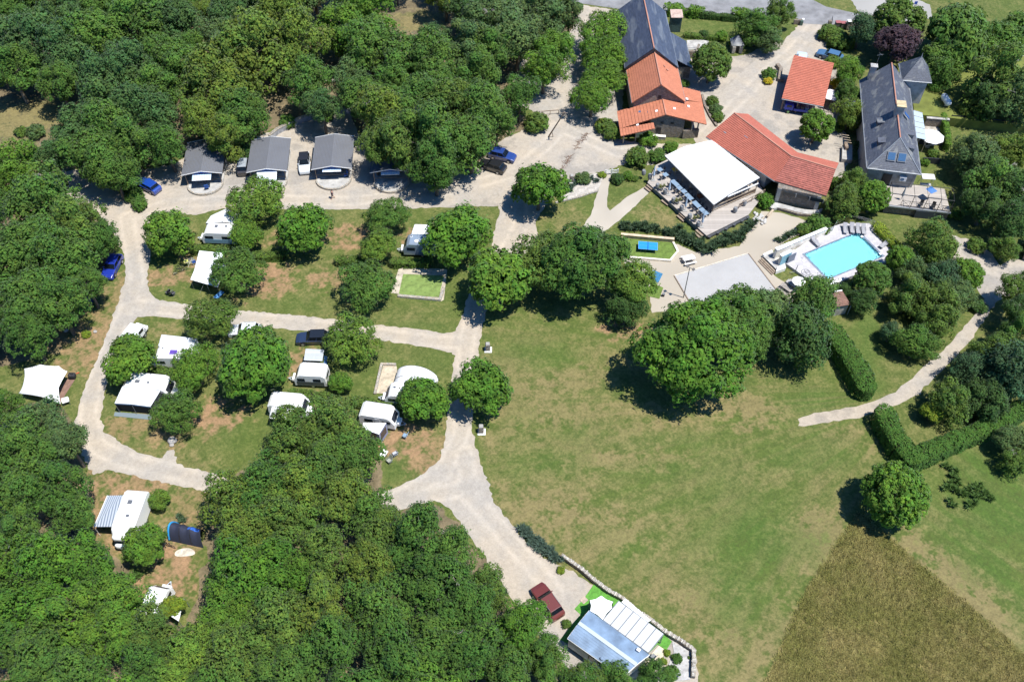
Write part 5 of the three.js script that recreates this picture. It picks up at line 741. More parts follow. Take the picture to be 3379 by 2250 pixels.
  spots.forEach(([x, z], i) => { const put = (o, at, turn) => { o.position.set(...at); o.rotation.y = turn; }; put(i ? copyOf(tb, tb.userData.label, [0, 0, 0]) : tb, [x, D, z], row); for (const s of [-1, 1]) { const o = i || s > 0 ? copyOf(ch, ch.userData.label, [0, 0, 0]) : ch; put(o, [x + Math.cos(row) * 0.72 * s, D, z - Math.sin(row) * 0.72 * s], row + (s > 0 ? Math.PI / 2 : -Math.PI / 2)); } });
  const yt = table('yellow_table', 'bright yellow table under the edge of the white canopy', undefined, mat([0.75, 0.5, 0.01], 0.5)); yt.position.set(...a3([25.08,-110.75], D)); yt.rotation.y = row; yt.scale.set(1.5, 1, 1.1);
  const sofa = thing('brown_sofa', 'brown padded sofa in the shade of the white canopy', 'sofa', [...a3([28.47,-105.33], D)], row); part(sofa, 'seat', rbox(1.5, 0.4, 0.7, 0.1, 0, 0.25, 0), mat([0.2, 0.07, 0.03], 0.8)); part(sofa, 'backrest', rbox(1.5, 0.5, 0.2, 0.08, 0, 0.6, 0.3), mat([0.2, 0.07, 0.03], 0.8)); for (const x of [-0.68, 0.68]) part(sofa, 'armrest', rbox(0.16, 0.3, 0.7, 0.06, x, 0.55, 0), mat([0.2, 0.07, 0.03], 0.8));
  const rt = thing('round_table', 'round wooden table beside the sofa under the canopy', 'table', [...a3([27.11,-107], D)]); part(rt, 'tabletop', cyl(0.5, 0.5, 0.05, 0, 0.72, 0, 20), PALEWOOD); part(rt, 'pedestal', cyl(0.06, 0.05, 0.7, 0, 0.35, 0), WOOD); part(rt, 'base', cyl(0.28, 0.24, 0.05, 0, 0.03, 0, 14), WOOD);
  // closed parasols, barrels and potted grasses along the deck edge
  const PALEBLUE = mat([0.42, 0.52, 0.64], 0.8), ps = thing('closed_parasol', 'closed pale blue parasol standing on the deck edge', 'parasol', [0, 0, 0], 0, 'closed parasols along the deck'); part(ps, 'pole', cyl(0.035, 0.035, 2.9, 0, 1.45, 0), GREYMETAL); part(ps, 'folded_canopy', [cyl(0.19, 0.05, 1.75, 0, 1.95, 0, 8), cyl(0.1, 0.19, 0.25, 0, 0.95, 0, 8)], PALEBLUE); part(ps, 'base', box(0.6, 0.08, 0.6, 0, 0.04, 0), CONCRETE);
  [[21.49,-109.02],[23.48,-105.79],[25.54,-102.28],[27.58,-98.93]].forEach(([x, z], i) => (i ? copyOf(ps, ps.userData.label, [0, 0, 0]) : ps).position.set(x, D, z));
  const bl = thing('oak_barrel', 'grey weathered barrel standing on the deck edge', 'barrel', [0, 0, 0], 0, 'barrels along the deck'); part(bl, 'staves', move(clean(new THREE.LatheGeometry([[0, 0], [0.24, 0], [0.31, 0.25], [0.33, 0.45], [0.31, 0.65], [0.25, 0.9], [0.22, 0.86], [0, 0.86]].map(([x, y]) => new THREE.Vector2(x, y)), 16))), mottled([0.2, 0.21, 0.22], 0.85, 1)); for (const [y, q] of [[0.12, 0.275], [0.32, 0.325], [0.58, 0.325], [0.8, 0.285]]) part(bl, 'hoop', clean(new THREE.TorusGeometry(q, 0.018, 5, 18).rotateX(Math.PI / 2).translate(0, y, 0)), GREYMETAL);
  [[20.14,-110.25],[21.01,-109.35],[21.96,-107.17],[22.98,-105.91],[24.02,-104.05],[25.04,-102.34],[26.01,-100.59],[27.09,-98.99],[32.89,-101.97],[34.46,-103.43]].forEach(([x, z], i) => (i ? copyOf(bl, bl.userData.label, [0, 0, 0]) : bl).position.set(x, D, z));
  [[22.55,-106.67],[24.61,-103.68],[26.76,-99.94]].forEach(([x, z]) => { const t = thing('potted_grass', 'pale feathery grass in a pot between the deck barrels', 'plant', [x, D, z], 0, 'potted grasses along the deck'); part(t, 'pot', cyl(0.16, 0.22, 0.38, 0, 0.19, 0, 12), GREYMETAL); const m = shadows(new THREE.Mesh(SPIKES[0], mat([0.26, 0.28, 0.09], 0.8, { side: THREE.DoubleSide }))); m.name = 'grass_blades'; m.scale.set(0.62, 0.95, 0.62); m.position.y = 0.3; t.add(m); });
  const rl = thing('ramp_railing', 'wooden handrail of the ramp at the end of the deck', 'railing'), ra = [33.55,-102.7], rb = [37.84,-105.79]; for (const y of [0.45, 0.95]) part(rl, 'rail', beam(a3(ra, D + y), a3(rb, D + y), 0.06, 0.09), WOOD); for (let i = 0; i < 5; i++) { const p = [lerp(ra[0], rb[0], i / 4), lerp(ra[1], rb[1], i / 4)]; part(rl, 'post', box(0.08, 1, 0.08, p[0], D + 0.5, p[1]), WOOD); }
}
// ---------------------------------------------------------------- carport
{
  const c = thing('tiled_carport', 'open carport with a single-pitch red tiled roof', 'carport'), P = [[43.93,2.6,-126.81], [50.3,2.6,-124.7], [53.7,4.1,-134.4], [47.44,4.1,-136.64]];
  part(c, 'roof', courses(P[0], P[1], P[2], P[3], 27, 0.06), mat([0.6, 0.19, 0.12], 0.85, { map: sized(TILE_MAP, 4) })); part(c, 'gutter', bar([P[0][0], 2.5, P[0][2] + 0.05], [P[1][0], 2.5, P[1][2] + 0.05], 0.07), ZINC);
  const l = (u, t) => { const a = V(...P[0]).lerp(V(...P[1]), u), b = V(...P[3]).lerp(V(...P[2]), u); return a.lerp(b, t); };
  for (const [u, t] of [[0.05, 0.05], [0.4, 0.05], [0.77, 0.05], [0.05, 0.5], [0.95, 0.5], [0.05, 0.95], [0.95, 0.95]]) { const p = l(u, t); part(c, 'post', box(0.16, p.y - 0.15, 0.16, p.x, (p.y - 0.15) / 2, p.z), WOOD); }
  part(c, 'wall', [...wallAlong([[l(0.06, 0.97).x, l(0.06, 0.97).z], [l(0.94, 0.97).x, l(0.94, 0.97).z], [l(0.94, 0.35).x, l(0.94, 0.35).z]], 0.12, 2.7)], mottled([0.3, 0.2, 0.14], 0.9, 2));
}
// ---------------------------------------------------------------- the slate house with its corner tower
{
  const turn = -0.183, F = V(56.4, 0, -106.67), d = V(Math.sin(0.183), 0, -Math.cos(0.183)), L = 22, he = 4.6, hr = 8.3, w = 7.7, C = F.clone().addScaledVector(d, L / 2);
  const h = thing('slate_house', 'old stone house with a hipped slate roof and a dormered ridge', 'house', [C.x, 0, C.z], turn), z0 = L / 2, z1 = -L / 2, x = w / 2;
  part(h, 'wall', [box(w - 0.7, he - 0.05, L - 0.7, 0, (he - 0.05) / 2, 0), faces([[[-x + 0.4, he - 0.1, z1 + 0.2], [x - 0.4, he - 0.1, z1 + 0.2], [0, hr - 0.3, z1 + 0.2]].reverse()])], PLASTER);
  part(h, 'roof_slope', courses([-x, he, z0], [-x, he, z1], [0, hr, z1], [0, hr, z0 - 3.1], 24, 0.03), SLATE); part(h, 'roof_slope', courses([x, he, z1], [x, he, z0], [0, hr, z0 - 3.1], [0, hr, z1], 24, 0.03), SLATE); part(h, 'roof_hip', courses([-x, he, z0], [x, he, z0], [0.01, hr, z0 - 3.1], [-0.01, hr, z0 - 3.1], 20, 0.03), SLATE);
  part(h, 'ridge_cap', bar([0, hr + 0.02, z0 - 3.1], [0, hr + 0.02, z1], 0.11), RIDGE); for (const s of [-1, 1]) { part(h, 'hip_cap', bar([s * x, he + 0.06, z0], [0, hr + 0.05, z0 - 3.1], 0.06), ZINC); part(h, 'gutter', bar([s * (x + 0.06), he - 0.04, z0], [s * (x + 0.06), he - 0.04, z1], 0.08), ZINC); } part(h, 'gutter', bar([-x, he - 0.04, z0 + 0.06], [x, he - 0.04, z0 + 0.06], 0.08), ZINC);
  const k = (hr - he) / 3.1, pit = Math.atan(k), hip = (px, t, wd, ht, mt, name) => { const q = part(h, name, box(wd, ht, 0.14, px, lerp(he, hr, t) + 0.1, lerp(z0, z0 - 3.1, t) + 0.06, 0, -(Math.PI / 2 - pit)), mt); return q; };
  for (const px of [-0.75, 0.75]) { const q = hip(px, 0.42, 1.25, 1.35, GREYMETAL, 'skylight'); const g = part(q, 'pane', box(1.02, 1.08, 0.05, px, lerp(he, hr, 0.42) + 0.17, lerp(z0, z0 - 3.1, 0.42) + 0.12, 0, -(Math.PI / 2 - pit)), BLUEGLASS); }
  const side = Math.atan((hr - he) / x), slopeAt = (s, t, zz, wd, lg, th, mt, name) => part(h, name, box(lg, th, wd, s * lerp(x, 0, t), lerp(he, hr, t) + th / 2, zz, 0, 0, s * -side), mt);
  const ch = part(h, 'chimney', box(1.1, 2.3, 1.3, 0.1, hr + 0.35, 1.9), PLASTER); part(ch, 'chimney_cap', box(1.4, 0.14, 1.6, 0.1, hr + 1.6, 1.9), mottled([0.5, 0.4, 0.24], 0.9, 2)); const c2 = part(h, 'chimney', box(0.9, 2.2, 0.8, -2.6, he + 2.2, z1 + 0.7), PLASTER); part(c2, 'chimney_cap', box(1.1, 0.1, 1, -2.6, he + 3.36, z1 + 0.7), CONCRETE); part(h, 'aerial', [bar([-2.4, he + 3.3, z1 + 0.7], [-2.3, he + 5.6, z1 + 0.7], 0.025), bar([-2.7, he + 5.2, z1 + 0.7], [-1.8, he + 5.4, z1 + 0.5], 0.02), bar([-2.5, he + 5.5, z1 + 0.4], [-2, he + 5.5, z1 + 1], 0.02)], GREYMETAL);
  const dormer = (s, t, zz) => { const X0 = s * lerp(x, 0, t), Y = lerp(he, hr, t), g = part(h, 'dormer', box(0.85, 0.7, 1, X0 - s * 0.1, Y + 0.12, zz), SLATE); part(g, 'dormer_roof', box(1.35, 0.07, 1.2, X0 - s * 0.25, Y + 0.58, zz, 0, 0, s * -0.12), SLATE); part(g, 'pane', box(0.04, 0.5, 0.8, X0 + s * 0.34, Y + 0.16, zz), DARK); };
  dormer(-1, 0.45, 2.2); dormer(-1, 0.42, 6.8); dormer(1, 0.42, 7.4); dormer(1, 0.35, 3.9); part(h, 'solar_panel', box(1.2, 0.08, 0.7, 1.9, he + 2.5, 0.6, 0, 0, -side), mat([0.04, 0.12, 0.35], 0.15));
  part(h, 'garage_door', box(1.3, 2.1, 0.06, -0.5, 2.65, z0 - 0.3), mat([0.02, 0.022, 0.03], 0.6)); const hp = part(h, 'heat_pump', rbox(1, 0.75, 0.4, 0.04, 1.7, 3.3, z0 - 0.12), WHITE); part(hp, 'fan_grille', cyl(0.28, 0.28, 0.03, 1.6, 3.3, z0 + 0.1, 16, 0, Math.PI / 2), mat([0.1, 0.18, 0.3], 0.5)); part(h, 'downpipe', bar([x - 0.8, 1.6, z0 - 0.26], [x - 0.5, he, z0 - 0.26], 0.05), ZINC);
  const sp = part(h, 'side_porch', box(2.3, 0.2, 3, -x - 1, 3.1, z1 + 4, 0, 0, 0.35), SLATE); part(sp, 'roof_edge', bar([-x - 2, 2.75, z1 + 5.5], [-x + 0.1, 3.55, z1 + 5.5], 0.07), ZINC);
  const t = thing('corner_tower', 'square corner tower with a pointed slate roof beside the slate house', 'tower', [65.1, 0, -128.9], turn + 0.04);
  part(t, 'wall', box(3.6, 5.9, 3.9, 0, 2.95, 0), mottled([0.36, 0.37, 0.39], 0.9, 3)); const T = 2.3, e = 6, ap = [0, 9.1, 0], cs = [[-T, e, T], [T, e, T], [T, e, -T], [-T, e, -T]]; for (let i = 0; i < 4; i++) part(t, 'roof_slope', courses(cs[i], cs[(i + 1) % 4], [0.01, 9.1, 0], [-0.01, 9.1, 0], 16, 0.03), SLATE); part(t, 'finial', cyl(0.1, 0.01, 0.8, 0, 9.4, 0, 8), ZINC); part(t, 'gutter', [bar([-T, e - 0.04, T + 0.05], [T, e - 0.04, T + 0.05], 0.07), bar([-T - 0.05, e - 0.04, T], [-T - 0.05, e - 0.04, -T], 0.07)], ZINC);
  // steps and small terrace on the yard side
  const st = thing('side_landing', 'paved landing with planters and rail on the yard side of the slate house', 'landing'); part(st, 'paving', slab([[52.29,-117.46],[53.82,-117.46],[52.97,-113.75],[51.44,-114.05]], 0, 0.7), CONCRETE); part(st, 'planter', box(0.5, 0.5, 1.2, [52.63,-116.75][0], 0.95, [52.63,-116.75][1]), WOOD); part(st, 'rail', [bar([52.64,1.4,-112.32], [54.04,1.4,-113.22], 0.04), bar([53.31,0.2,-113.73], [52.64,1.4,-112.32], 0.04)], BLACKMETAL); part(st, 'pergola_frame', [0, 1, 2, 3].map((i) => beam([52.04,2,-118.37], [53.08,2,-118.06], 0.08, 0.08).translate(0, 0, i * 0.6)), PALEWOOD);
}
// ---------------------------------------------------------------- wooden terrace in front of the slate house
{
  const H = 1.6, t = thing('wooden_terrace', 'raised wooden terrace with a dark metal pergola frame below the slate house', 'terrace');
  part(t, 'floor', slab([[56.1,-106.87],[60.6,-106.99],[64.82,-106.14],[64.22,-101.05],[55.02,-102.55]], H - 0.14, H), DECK); part(t, 'retaining_wall', [slab([[56.04,-106.78],[64.85,-106.06],[64.18,-101.28],[55.16,-102.75]], 0, H - 0.15)], STONE); part(t, 'edge_beam', beam([55.06,1.5,-102.57], [64.25,1.5,-100.98], 0.2, 0.22), ZINC);
  const f0 = [57.25,-102.55], f1 = [64.21,-101.16], N = 6, p = (i) => [lerp(f0[0], f1[0], i / N), lerp(f0[1], f1[1], i / N)];
  part(t, 'garage_door', box(3.4, 1.35, 0.1, mid(f0, f1)[0] + 0.4, 0.7, mid(f0, f1)[1] + 0.42, -0.12), mat([0.03, 0.04, 0.06], 0.5));
  for (let i = 0; i <= N; i++) part(t, 'railing_post', bar(a3(p(i), H), a3(p(i), H + 1), 0.03), BLACKMETAL); for (const y of [0.1, 1]) part(t, 'rail', bar(a3(f0, H + y), a3(f1, H + y), 0.03), BLACKMETAL);
  for (let i = 0; i < N; i += 1) { if (i % 2 === 0) part(t, 'cross_brace', [bar(a3(p(i), H + 0.1), a3(p(i + 1), H + 1), 0.02), bar(a3(p(i), H + 1), a3(p(i + 1), H + 0.1), 0.02)], BLACKMETAL); else for (let j = 1; j < 6; j++) part(t, 'baluster', bar([lerp(p(i)[0], p(i + 1)[0], j / 6), H + 0.1, lerp(p(i)[1], p(i + 1)[1], j / 6)], [lerp(p(i)[0], p(i + 1)[0], j / 6), H + 1, lerp(p(i)[1], p(i + 1)[1], j / 6)], 0.016), BLACKMETAL); }
  const top = H + 2.3, q = [[55.4,-102.49], [58.5,-102.02], [60.35,-101.68], [62.18,-101.28], [63.96,-100.99]], bk = [0.55, -2.6]; for (const s of q) { part(t, 'pergola_post', bar(a3(s, H), a3(s, top), 0.045), BLACKMETAL); } for (const s of [q[0], q[4]]) { const b = [s[0] + bk[0], s[1] + bk[1]]; part(t, 'pergola_post', bar(a3(b, H), a3(b, top), 0.045), BLACKMETAL); } part(t, 'pergola_beam', [bar(a3(q[0], top), a3(q[4], top), 0.045), bar(a3([q[0][0] + bk[0], q[0][1] + bk[1]], top), a3([q[4][0] + bk[0], q[4][1] + bk[1]], top), 0.045), ...q.map((s) => bar(a3(s, top), a3([s[0] + bk[0], s[1] + bk[1]], top), 0.03))], BLACKMETAL);
  const um = thing('blue_square_parasol', 'square blue parasol on the wooden terrace', 'parasol', [...a3([61.64,-103.95], H)], 0.5); part(um, 'canopy', cyl(0.85, 0.05, 0.35, 0, 1.9, 0, 4, 0.78), mat([0.06, 0.17, 0.42], 0.8)); part(um, 'pole', cyl(0.03, 0.03, 1.9, 0, 0.95, 0), GREYMETAL);
  const sw = thing('garden_swing', 'white-topped garden swing seat beside the slate house', 'swing seat', [...a3([62.29,-107.4], H - 0.6)], -0.1); part(sw, 'canopy', rbox(1.9, 0.1, 1.2, 0.04, 0, 1.9, 0), mat([0.6, 0.6, 0.6], 0.8)); part(sw, 'seat', rbox(1.6, 0.12, 0.6, 0.05, 0, 0.55, 0.2), mat([0.4, 0.4, 0.4], 0.8)); for (const x of [-0.9, 0.9]) part(sw, 'frame', [bar([x, 0, -0.6], [x, 1.9, 0], 0.03), bar([x, 0, 0.7], [x, 1.9, 0], 0.03)], GREYMETAL);
  const bb = thing('folded_parasol', 'folded grey parasol at the corner of the terrace', 'parasol', [...a3([57.65,-103.77], H)]); part(bb, 'pole', cyl(0.03, 0.03, 2.4, 0, 1.2, 0), GREYMETAL); part(bb, 'folded_canopy', cyl(0.22, 0.05, 1.5, 0, 1.6, 0, 8), mat([0.25, 0.28, 0.3], 0.8));
  for (const [x, z, l] of [[...[60.13,-102.39], 'metal chair at the rail of the wooden terrace'], [...[61.75,-101.93], 'dark reclining chair at the rail of the wooden terrace']]) { const c = thing('terrace_chair', l, 'chair', [x, H, z], 2.6); part(c, 'seat', rbox(0.5, 0.05, 0.6, 0.02, 0, 0.42, 0), BLACKMETAL); part(c, 'backrest', rbox(0.5, 0.6, 0.05, 0.02, 0, 0.7, 0.32, 0, 0.3), BLACKMETAL); part(c, 'frame', [bar([-0.24, 0, -0.28], [-0.24, 0.45, 0.28], 0.015), bar([0.24, 0, -0.28], [0.24, 0.45, 0.28], 0.015), bar([-0.24, 0, 0.28], [-0.24, 0.45, -0.28], 0.015), bar([0.24, 0, 0.28], [0.24, 0.45, -0.28], 0.015)], BLACKMETAL); }
}
// ---------------------------------------------------------------- chalets
{
  const CH_ROOF = even([0.13, 0.135, 0.15], 0.6, 7, { bumpMap: sized(RIBS, 0.9), bumpScale: 0.02 }), CANVAS = mottled([0.09, 0.085, 0.08], 0.9, 2), STRIPE = texture(64, 16, (x, y, c) => { const b = x % 16 < 8; c[0] = b ? 0.55 : 0.34; c[1] = b ? 0.64 : 0.5; c[2] = b ? 0.74 : 0.7; }), STRIPED = mat([1, 1, 1], 0.8, { map: sized(STRIPE, 1) }), BLUEFAB = mat([0.03, 0.12, 0.45], 0.8), PALEFAB = mat([0.66, 0.72, 0.78], 0.8);
  const build = (label, at, turn, state) => {
    const c = thing('grey_chalet', label, 'chalet', at, turn, 'chalets in a row on the upper gravel');
    part(c, 'floor', box(5.3, 0.25, 7.2, 0, 0.125, 0), CONCRETE); part(c, 'wall', [box(5, 2.1, 0.1, 0, 1.3, 0.9), box(5, 2.1, 0.1, 0, 1.3, -3.5), box(0.1, 2.1, 4.5, -2.5, 1.3, -1.3), box(0.1, 2.1, 4.5, 2.5, 1.3, -1.3), faces([[[-2.5, 2.35, 0.95], [2.5, 2.35, 0.95], [0, 2.85, 0.95]]])], CANVAS);
    const k = 0.55 / 3; for (const s of [-1, 1]) { part(c, 'roof_slope', faces([[[s * 3.05, 2.38, 3.8], [s * 3.05, 2.38, -3.8], [0, 2.96, -3.8], [0, 2.96, 3.8]].map((p) => p), [[s * 3.05, 2.32, 3.8], [0, 2.9, 3.8], [0, 2.9, -3.8], [s * 3.05, 2.32, -3.8]], [[s * 3.05, 2.38, 3.8], [0, 2.96, 3.8], [0, 2.9, 3.8], [s * 3.05, 2.32, 3.8]], [[s * 3.05, 2.38, -3.8], [s * 3.05, 2.38, 3.8], [s * 3.05, 2.32, 3.8], [s * 3.05, 2.32, -3.8]]]), CH_ROOF); for (const z of [3.83, -3.83]) part(c, 'verge_trim', beam([s * 3.08, 2.36, z], [0, 2.95, z], 0.05, 0.12), WHITE); for (const z of [3.5, 1.2]) part(c, 'post', box(0.1, 2.1, 0.1, s * 2.55, 1.3, z), WOOD); }
    part(c, 'valance', faces([[[-2.6, 2.36, 3.55], [2.6, 2.36, 3.55], [0, 2.86, 3.55]]]), BLUEFAB);
    part(c, 'glass_front', box(2, 1.8, 0.05, 0, 1.15, 0.98), GLASS); const rail = part(c, 'veranda_rail', [box(5.1, 0.06, 0.06, 0, 1.05, 3.5)], WOOD);
    const r = 2.6, pts = []; for (let i = 0; i <= 18; i++) { const a = Math.PI * (i / 18); pts.push([Math.cos(a) * r, 3.6 + Math.sin(a) * 2.3]); } part(c, 'terrace', slab(pts, 0, 0.3), CONCRETE); part(c, 'terrace_edging', wallAlong(pts, 0.24, 0.36), PALE_STONE);
    if (state === 'full') { const a = part(c, 'awning', faces([[[-1.5, 2.3, 3.6], [1.5, 2.3, 3.6], [1.5, 1.75, 6.1], [-1.5, 1.75, 6.1]], [[-1.5, 2.27, 3.6], [-1.5, 1.72, 6.1], [1.5, 1.72, 6.1], [1.5, 2.27, 3.6]]]), PALEFAB); part(a, 'awning_bar', bar([-1.5, 1.74, 6.12], [1.5, 1.74, 6.12], 0.05), WHITE); }
    else { const e = state === 'short' ? 4.75 : 4.0; const a = part(c, 'awning', faces([[[-1.4, 2.3, 3.6], [1.4, 2.3, 3.6], [1.4, 2.08, e], [-1.4, 2.08, e]], [[-1.4, 2.27, 3.6], [-1.4, 2.05, e], [1.4, 2.05, e], [1.4, 2.27, 3.6]]]), STRIPED); part(a, 'awning_bar', bar([-1.4, 2.05, e], [1.4, 2.05, e], 0.05), WHITE); }
    return c;
  };
  build('grey-roofed chalet half in tree shade with a short striped awning', [-47.15, 0, -112.3], 0.09, 'short'); build('grey-roofed chalet with its white awning fully out behind a feathery locust', [-37.35, 0, -112.9], 0.07, 'full'); build('grey-roofed chalet beside the silver car with a rolled-in awning', [-27.55, 0, -113.5], 0.05, 'rolled'); build('grey-roofed chalet deep in the shade of the large oaks', [-18.6, 0, -112.8], 0.05, 'rolled');
  const seat = (label, at, turn) => { const c = thing('blue_camp_chair', label, 'chair', at, turn); part(c, 'seat', rbox(0.6, 0.06, 0.5, 0.02, 0, 0.42, 0), BLUEFAB); part(c, 'backrest', rbox(0.6, 0.7, 0.06, 0.02, 0, 0.78, 0.28, 0, 0.2), BLUEFAB); part(c, 'frame', [[-0.28, -0.22], [0.28, -0.22], [-0.28, 0.25], [0.28, 0.25]].map(([x, z]) => bar([x, 0, z], [x * 0.95, 0.42, -z * 0.2], 0.016)), BLACKMETAL); return c; };
  seat('blue folding chair on the round terrace of the half-shaded chalet', [...a3([-46.28,-107.53], 0.3)], 0.3); seat('blue folding chair on the shaded terrace beside the silver car', [...a3([-25.54,-110.36], 0.3)], 2);
  const w = thing('curved_stone_wall', 'long curved dry stone wall behind the chalets', 'wall'), pts = rounded([[-38.82,-119.91],[-37.04,-121.88],[-34.54,-124.11],[-31.2,-125.69],[-26.67,-126.6],[-26.58,-126.49],[-31.17,-125.46],[-34.5,-123.77],[-36.85,-121.55],[-38.63,-119.58]], 1), arc = [[-38.65,-119.69],[-37.64,-121.22],[-36.4,-122.32],[-34.83,-123.66],[-33.08,-124.78],[-31.19,-125.58],[-29.12,-126.15],[-26.58,-126.49]]; part(w, 'wall', wallAlong(arc, 0.45, 0.9), mottled([0.3, 0.31, 0.33], 0.95, 2)); for (let i = 0; i < 46; i++) { const t = i / 46 * (arc.length - 1), a = arc[Math.floor(t)], b = arc[Math.floor(t) + 1], x = lerp(a[0], b[0], t % 1), z = lerp(a[1], b[1], t % 1); part(w, 'coping_stone', rbox(0.52, 0.14, 0.42, 0.04, x, 0.96, z, Math.atan2(b[0] - a[0], b[1] - a[1]) + (hash(i, 1) - 0.5) * 0.3), PALE_STONE); }
}
// ---------------------------------------------------------------- pool
{
  const P = [[41.6,-93.66],[50.32,-98.14],[52.68,-93.25],[44.01,-88.9]], c = [P.reduce((s, p) => s + p[0], 0) / 4, P.reduce((s, p) => s + p[1], 0) / 4], grow = (k) => P.map((p) => { const d = sub(p, c), l = Math.hypot(...d); return [c[0] + d[0] * (1 + k / l), c[1] + d[1] * (1 + k / l)]; });
  const deck = [[39.16,-94.18],[40.61,-94.66],[45.59,-98.63],[48.4,-99.99],[52.4,-99.99],[55.18,-95.61],[53.24,-92.32],[46.15,-88.68],[43.95,-88.01],[40.9,-89.24],[38.59,-91.97]];
  const PAVE = texture(256, 256, (x, y, k) => { const e = x % 32 < 1.6 || y % 32 < 1.6 ? 0.8 : 1, t = e * (0.86 + 0.2 * hash(Math.floor(x / 32), Math.floor(y / 32), 3) + 0.18 * (tf(x, y, 256, 9, 3, 4) - 0.5)); k[0] = k[1] = k[2] = clamp(t * 0.9); });
  const y0 = 0.45, p = thing('swimming_pool', 'rectangular turquoise swimming pool set in pale grey paving', 'pool');
  part(p, 'paving', slab(deck, 0, y0, [grow(0.28)]), mat([0.52, 0.5, 0.52], 0.9, { map: sized(PAVE, 4) })); part(p, 'coping', slab(grow(0.3), y0 - 0.1, y0 + 0.03, [grow(-0.05)]), mottled([0.16, 0.2, 0.27], 0.7, 1.5));
  // the shell lies below the paving: floor and four sides, then the water
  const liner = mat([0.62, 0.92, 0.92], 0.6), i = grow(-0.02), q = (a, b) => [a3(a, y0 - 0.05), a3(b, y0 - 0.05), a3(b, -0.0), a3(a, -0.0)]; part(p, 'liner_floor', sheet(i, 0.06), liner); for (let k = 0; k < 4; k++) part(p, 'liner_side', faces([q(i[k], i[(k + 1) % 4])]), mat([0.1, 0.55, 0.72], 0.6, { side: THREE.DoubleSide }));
  part(p, 'water', slab(grow(-0.03), 0.08, y0 - 0.14), new THREE.MeshPhysicalMaterial({ color: 0xffffff, roughness: 0.04, transmission: 1, thickness: 1, ior: 1.33, attenuationColor: col(0.25, 0.85, 0.95), attenuationDistance: 1.05 }));
  const L0 = [42.06,-92.7]; part(p, 'ladder', [...[-0.28, 0.28].map((s) => { const a = [L0[0] - 0.7 + s * 0.4, L0[1] + s * 0.8]; return bar(a3(a, y0), a3([a[0] + 0.15, a[1]], y0 + 0.75), 0.025); }), bar([L0[0] - 0.85, y0 + 0.75, L0[1] - 0.22], [L0[0] - 0.5, y0 + 0.75, L0[1] + 0.1], 0.025)], mat([0.7, 0.7, 0.72], 0.2, { metalness: 0.9 }));
  const st = [[41.61,-93.33], [42.49,-93.33], [42.26,-92.17], [41.72,-92.63]]; for (let k = 0; k < 3; k++) part(p, 'pool_step', slab(st.map((v) => [lerp(v[0], P[0][0], k * 0.22), lerp(v[1], P[0][1], k * 0.22)]), 0.07, 0.12 + 0.06 * k), mat([0.3, 0.65, 0.72], 0.6));
  for (const s of [[50.65,-97.17],[52.49,-93.72],[41.32,-92.37],[43.18,-88.82]]) part(p, 'skimmer_lid', box(0.34, 0.03, 0.34, s[0], y0 + 0.016, s[1], 0.4), WHITE);
  const w = thing('pool_wall', 'long white rendered wall with a stepped pillar beside the pool', 'wall'), pw = [[39.42,-94.66],[42.45,-96.26],[45.43,-97.84]]; part(w, 'wall', wallAlong(pw, 0.35, 1.5), WHITEWALL); part(w, 'coping', wallAlong(pw, 0.5, 0.08, 1.5), WHITE); const pp = [[37.13,-92.96],[39.42,-94.18]]; part(w, 'pillar', wallAlong(pp, 0.45, 2.1), WHITEWALL); part(w, 'pillar_cap', wallAlong(pp, 0.6, 0.08, 2.1), WHITE);
  const sh = thing('shower_wall', 'white wall with a blue tiled face and grey door by the pool', 'wall'), s0 = [37.58,-91.68], s1 = [39.21,-92.61], ta = Math.atan2(-(s1[1] - s0[1]), s1[0] - s0[0]), m = mid(s0, s1), l = dist(s0, s1); part(sh, 'wall', box(l, 2.2, 0.35, m[0], 1.1, m[1], ta), WHITEWALL); part(sh, 'tiled_face', box(l - 0.1, 2, 0.05, m[0] + 0.08, 1.02, m[1] + 0.21, ta), mat([0.2, 0.42, 0.52], 0.4)); part(sh, 'coping', box(l + 0.1, 0.08, 0.5, m[0], 2.24, m[1], ta), WHITE); const g = mid([38.86,-92.09], [39.91,-92.32]); part(sh, 'door', box(1.3, 1.9, 0.08, g[0], 1.0, g[1], ta), mat([0.15, 0.18, 0.24], 0.5)); part(sh, 'yellow_step', box(0.9, 0.12, 0.5, [37.65,-92.78][0], 0.2, [37.65,-92.78][1], ta), CREAM);
  const ss = thing('pool_steps', 'broad timber-edged steps with white cheeks at the pool entrance', 'steps'); part(ss, 'platform', slab([[35.72,-93.31],[37.24,-94.3],[38.59,-91.97],[38.61,-91.17],[37.19,-90.65]], 0, 0.4), CONCRETE); for (let k = 0; k < 3; k++) { const a = [35.56,-93.13], b = [37.06,-90.43]; part(ss, 'step', beam([a[0] - 0.1 - k * 0.2, 0.33 - k * 0.11, a[1] + 0.1 + k * 0.14], [b[0] - 0.1 - k * 0.2, 0.33 - k * 0.11, b[1] + 0.1 + k * 0.14], 0.26, 0.07), WOOD); } part(ss, 'planter', slab([[36.95,-90.18],[37.31,-91.04],[38.3,-91.44],[38.43,-90.81]], 0, 0.62), WHITE); part(ss, 'cheek', wallAlong([[35.74,-93.42],[37.14,-94.24]], 0.3, 0.6), WHITE);
  const lw = thing('lower_pool_wall', 'white wall along the bottom edge of the pool paving', 'wall'); part(lw, 'wall', wallAlong([[43.67,-87.46],[45.64,-88.23]], 0.3, 0.95), WHITEWALL); part(lw, 'coping', wallAlong([[43.67,-87.46],[45.64,-88.23]], 0.42, 0.07, 0.95), WHITE);
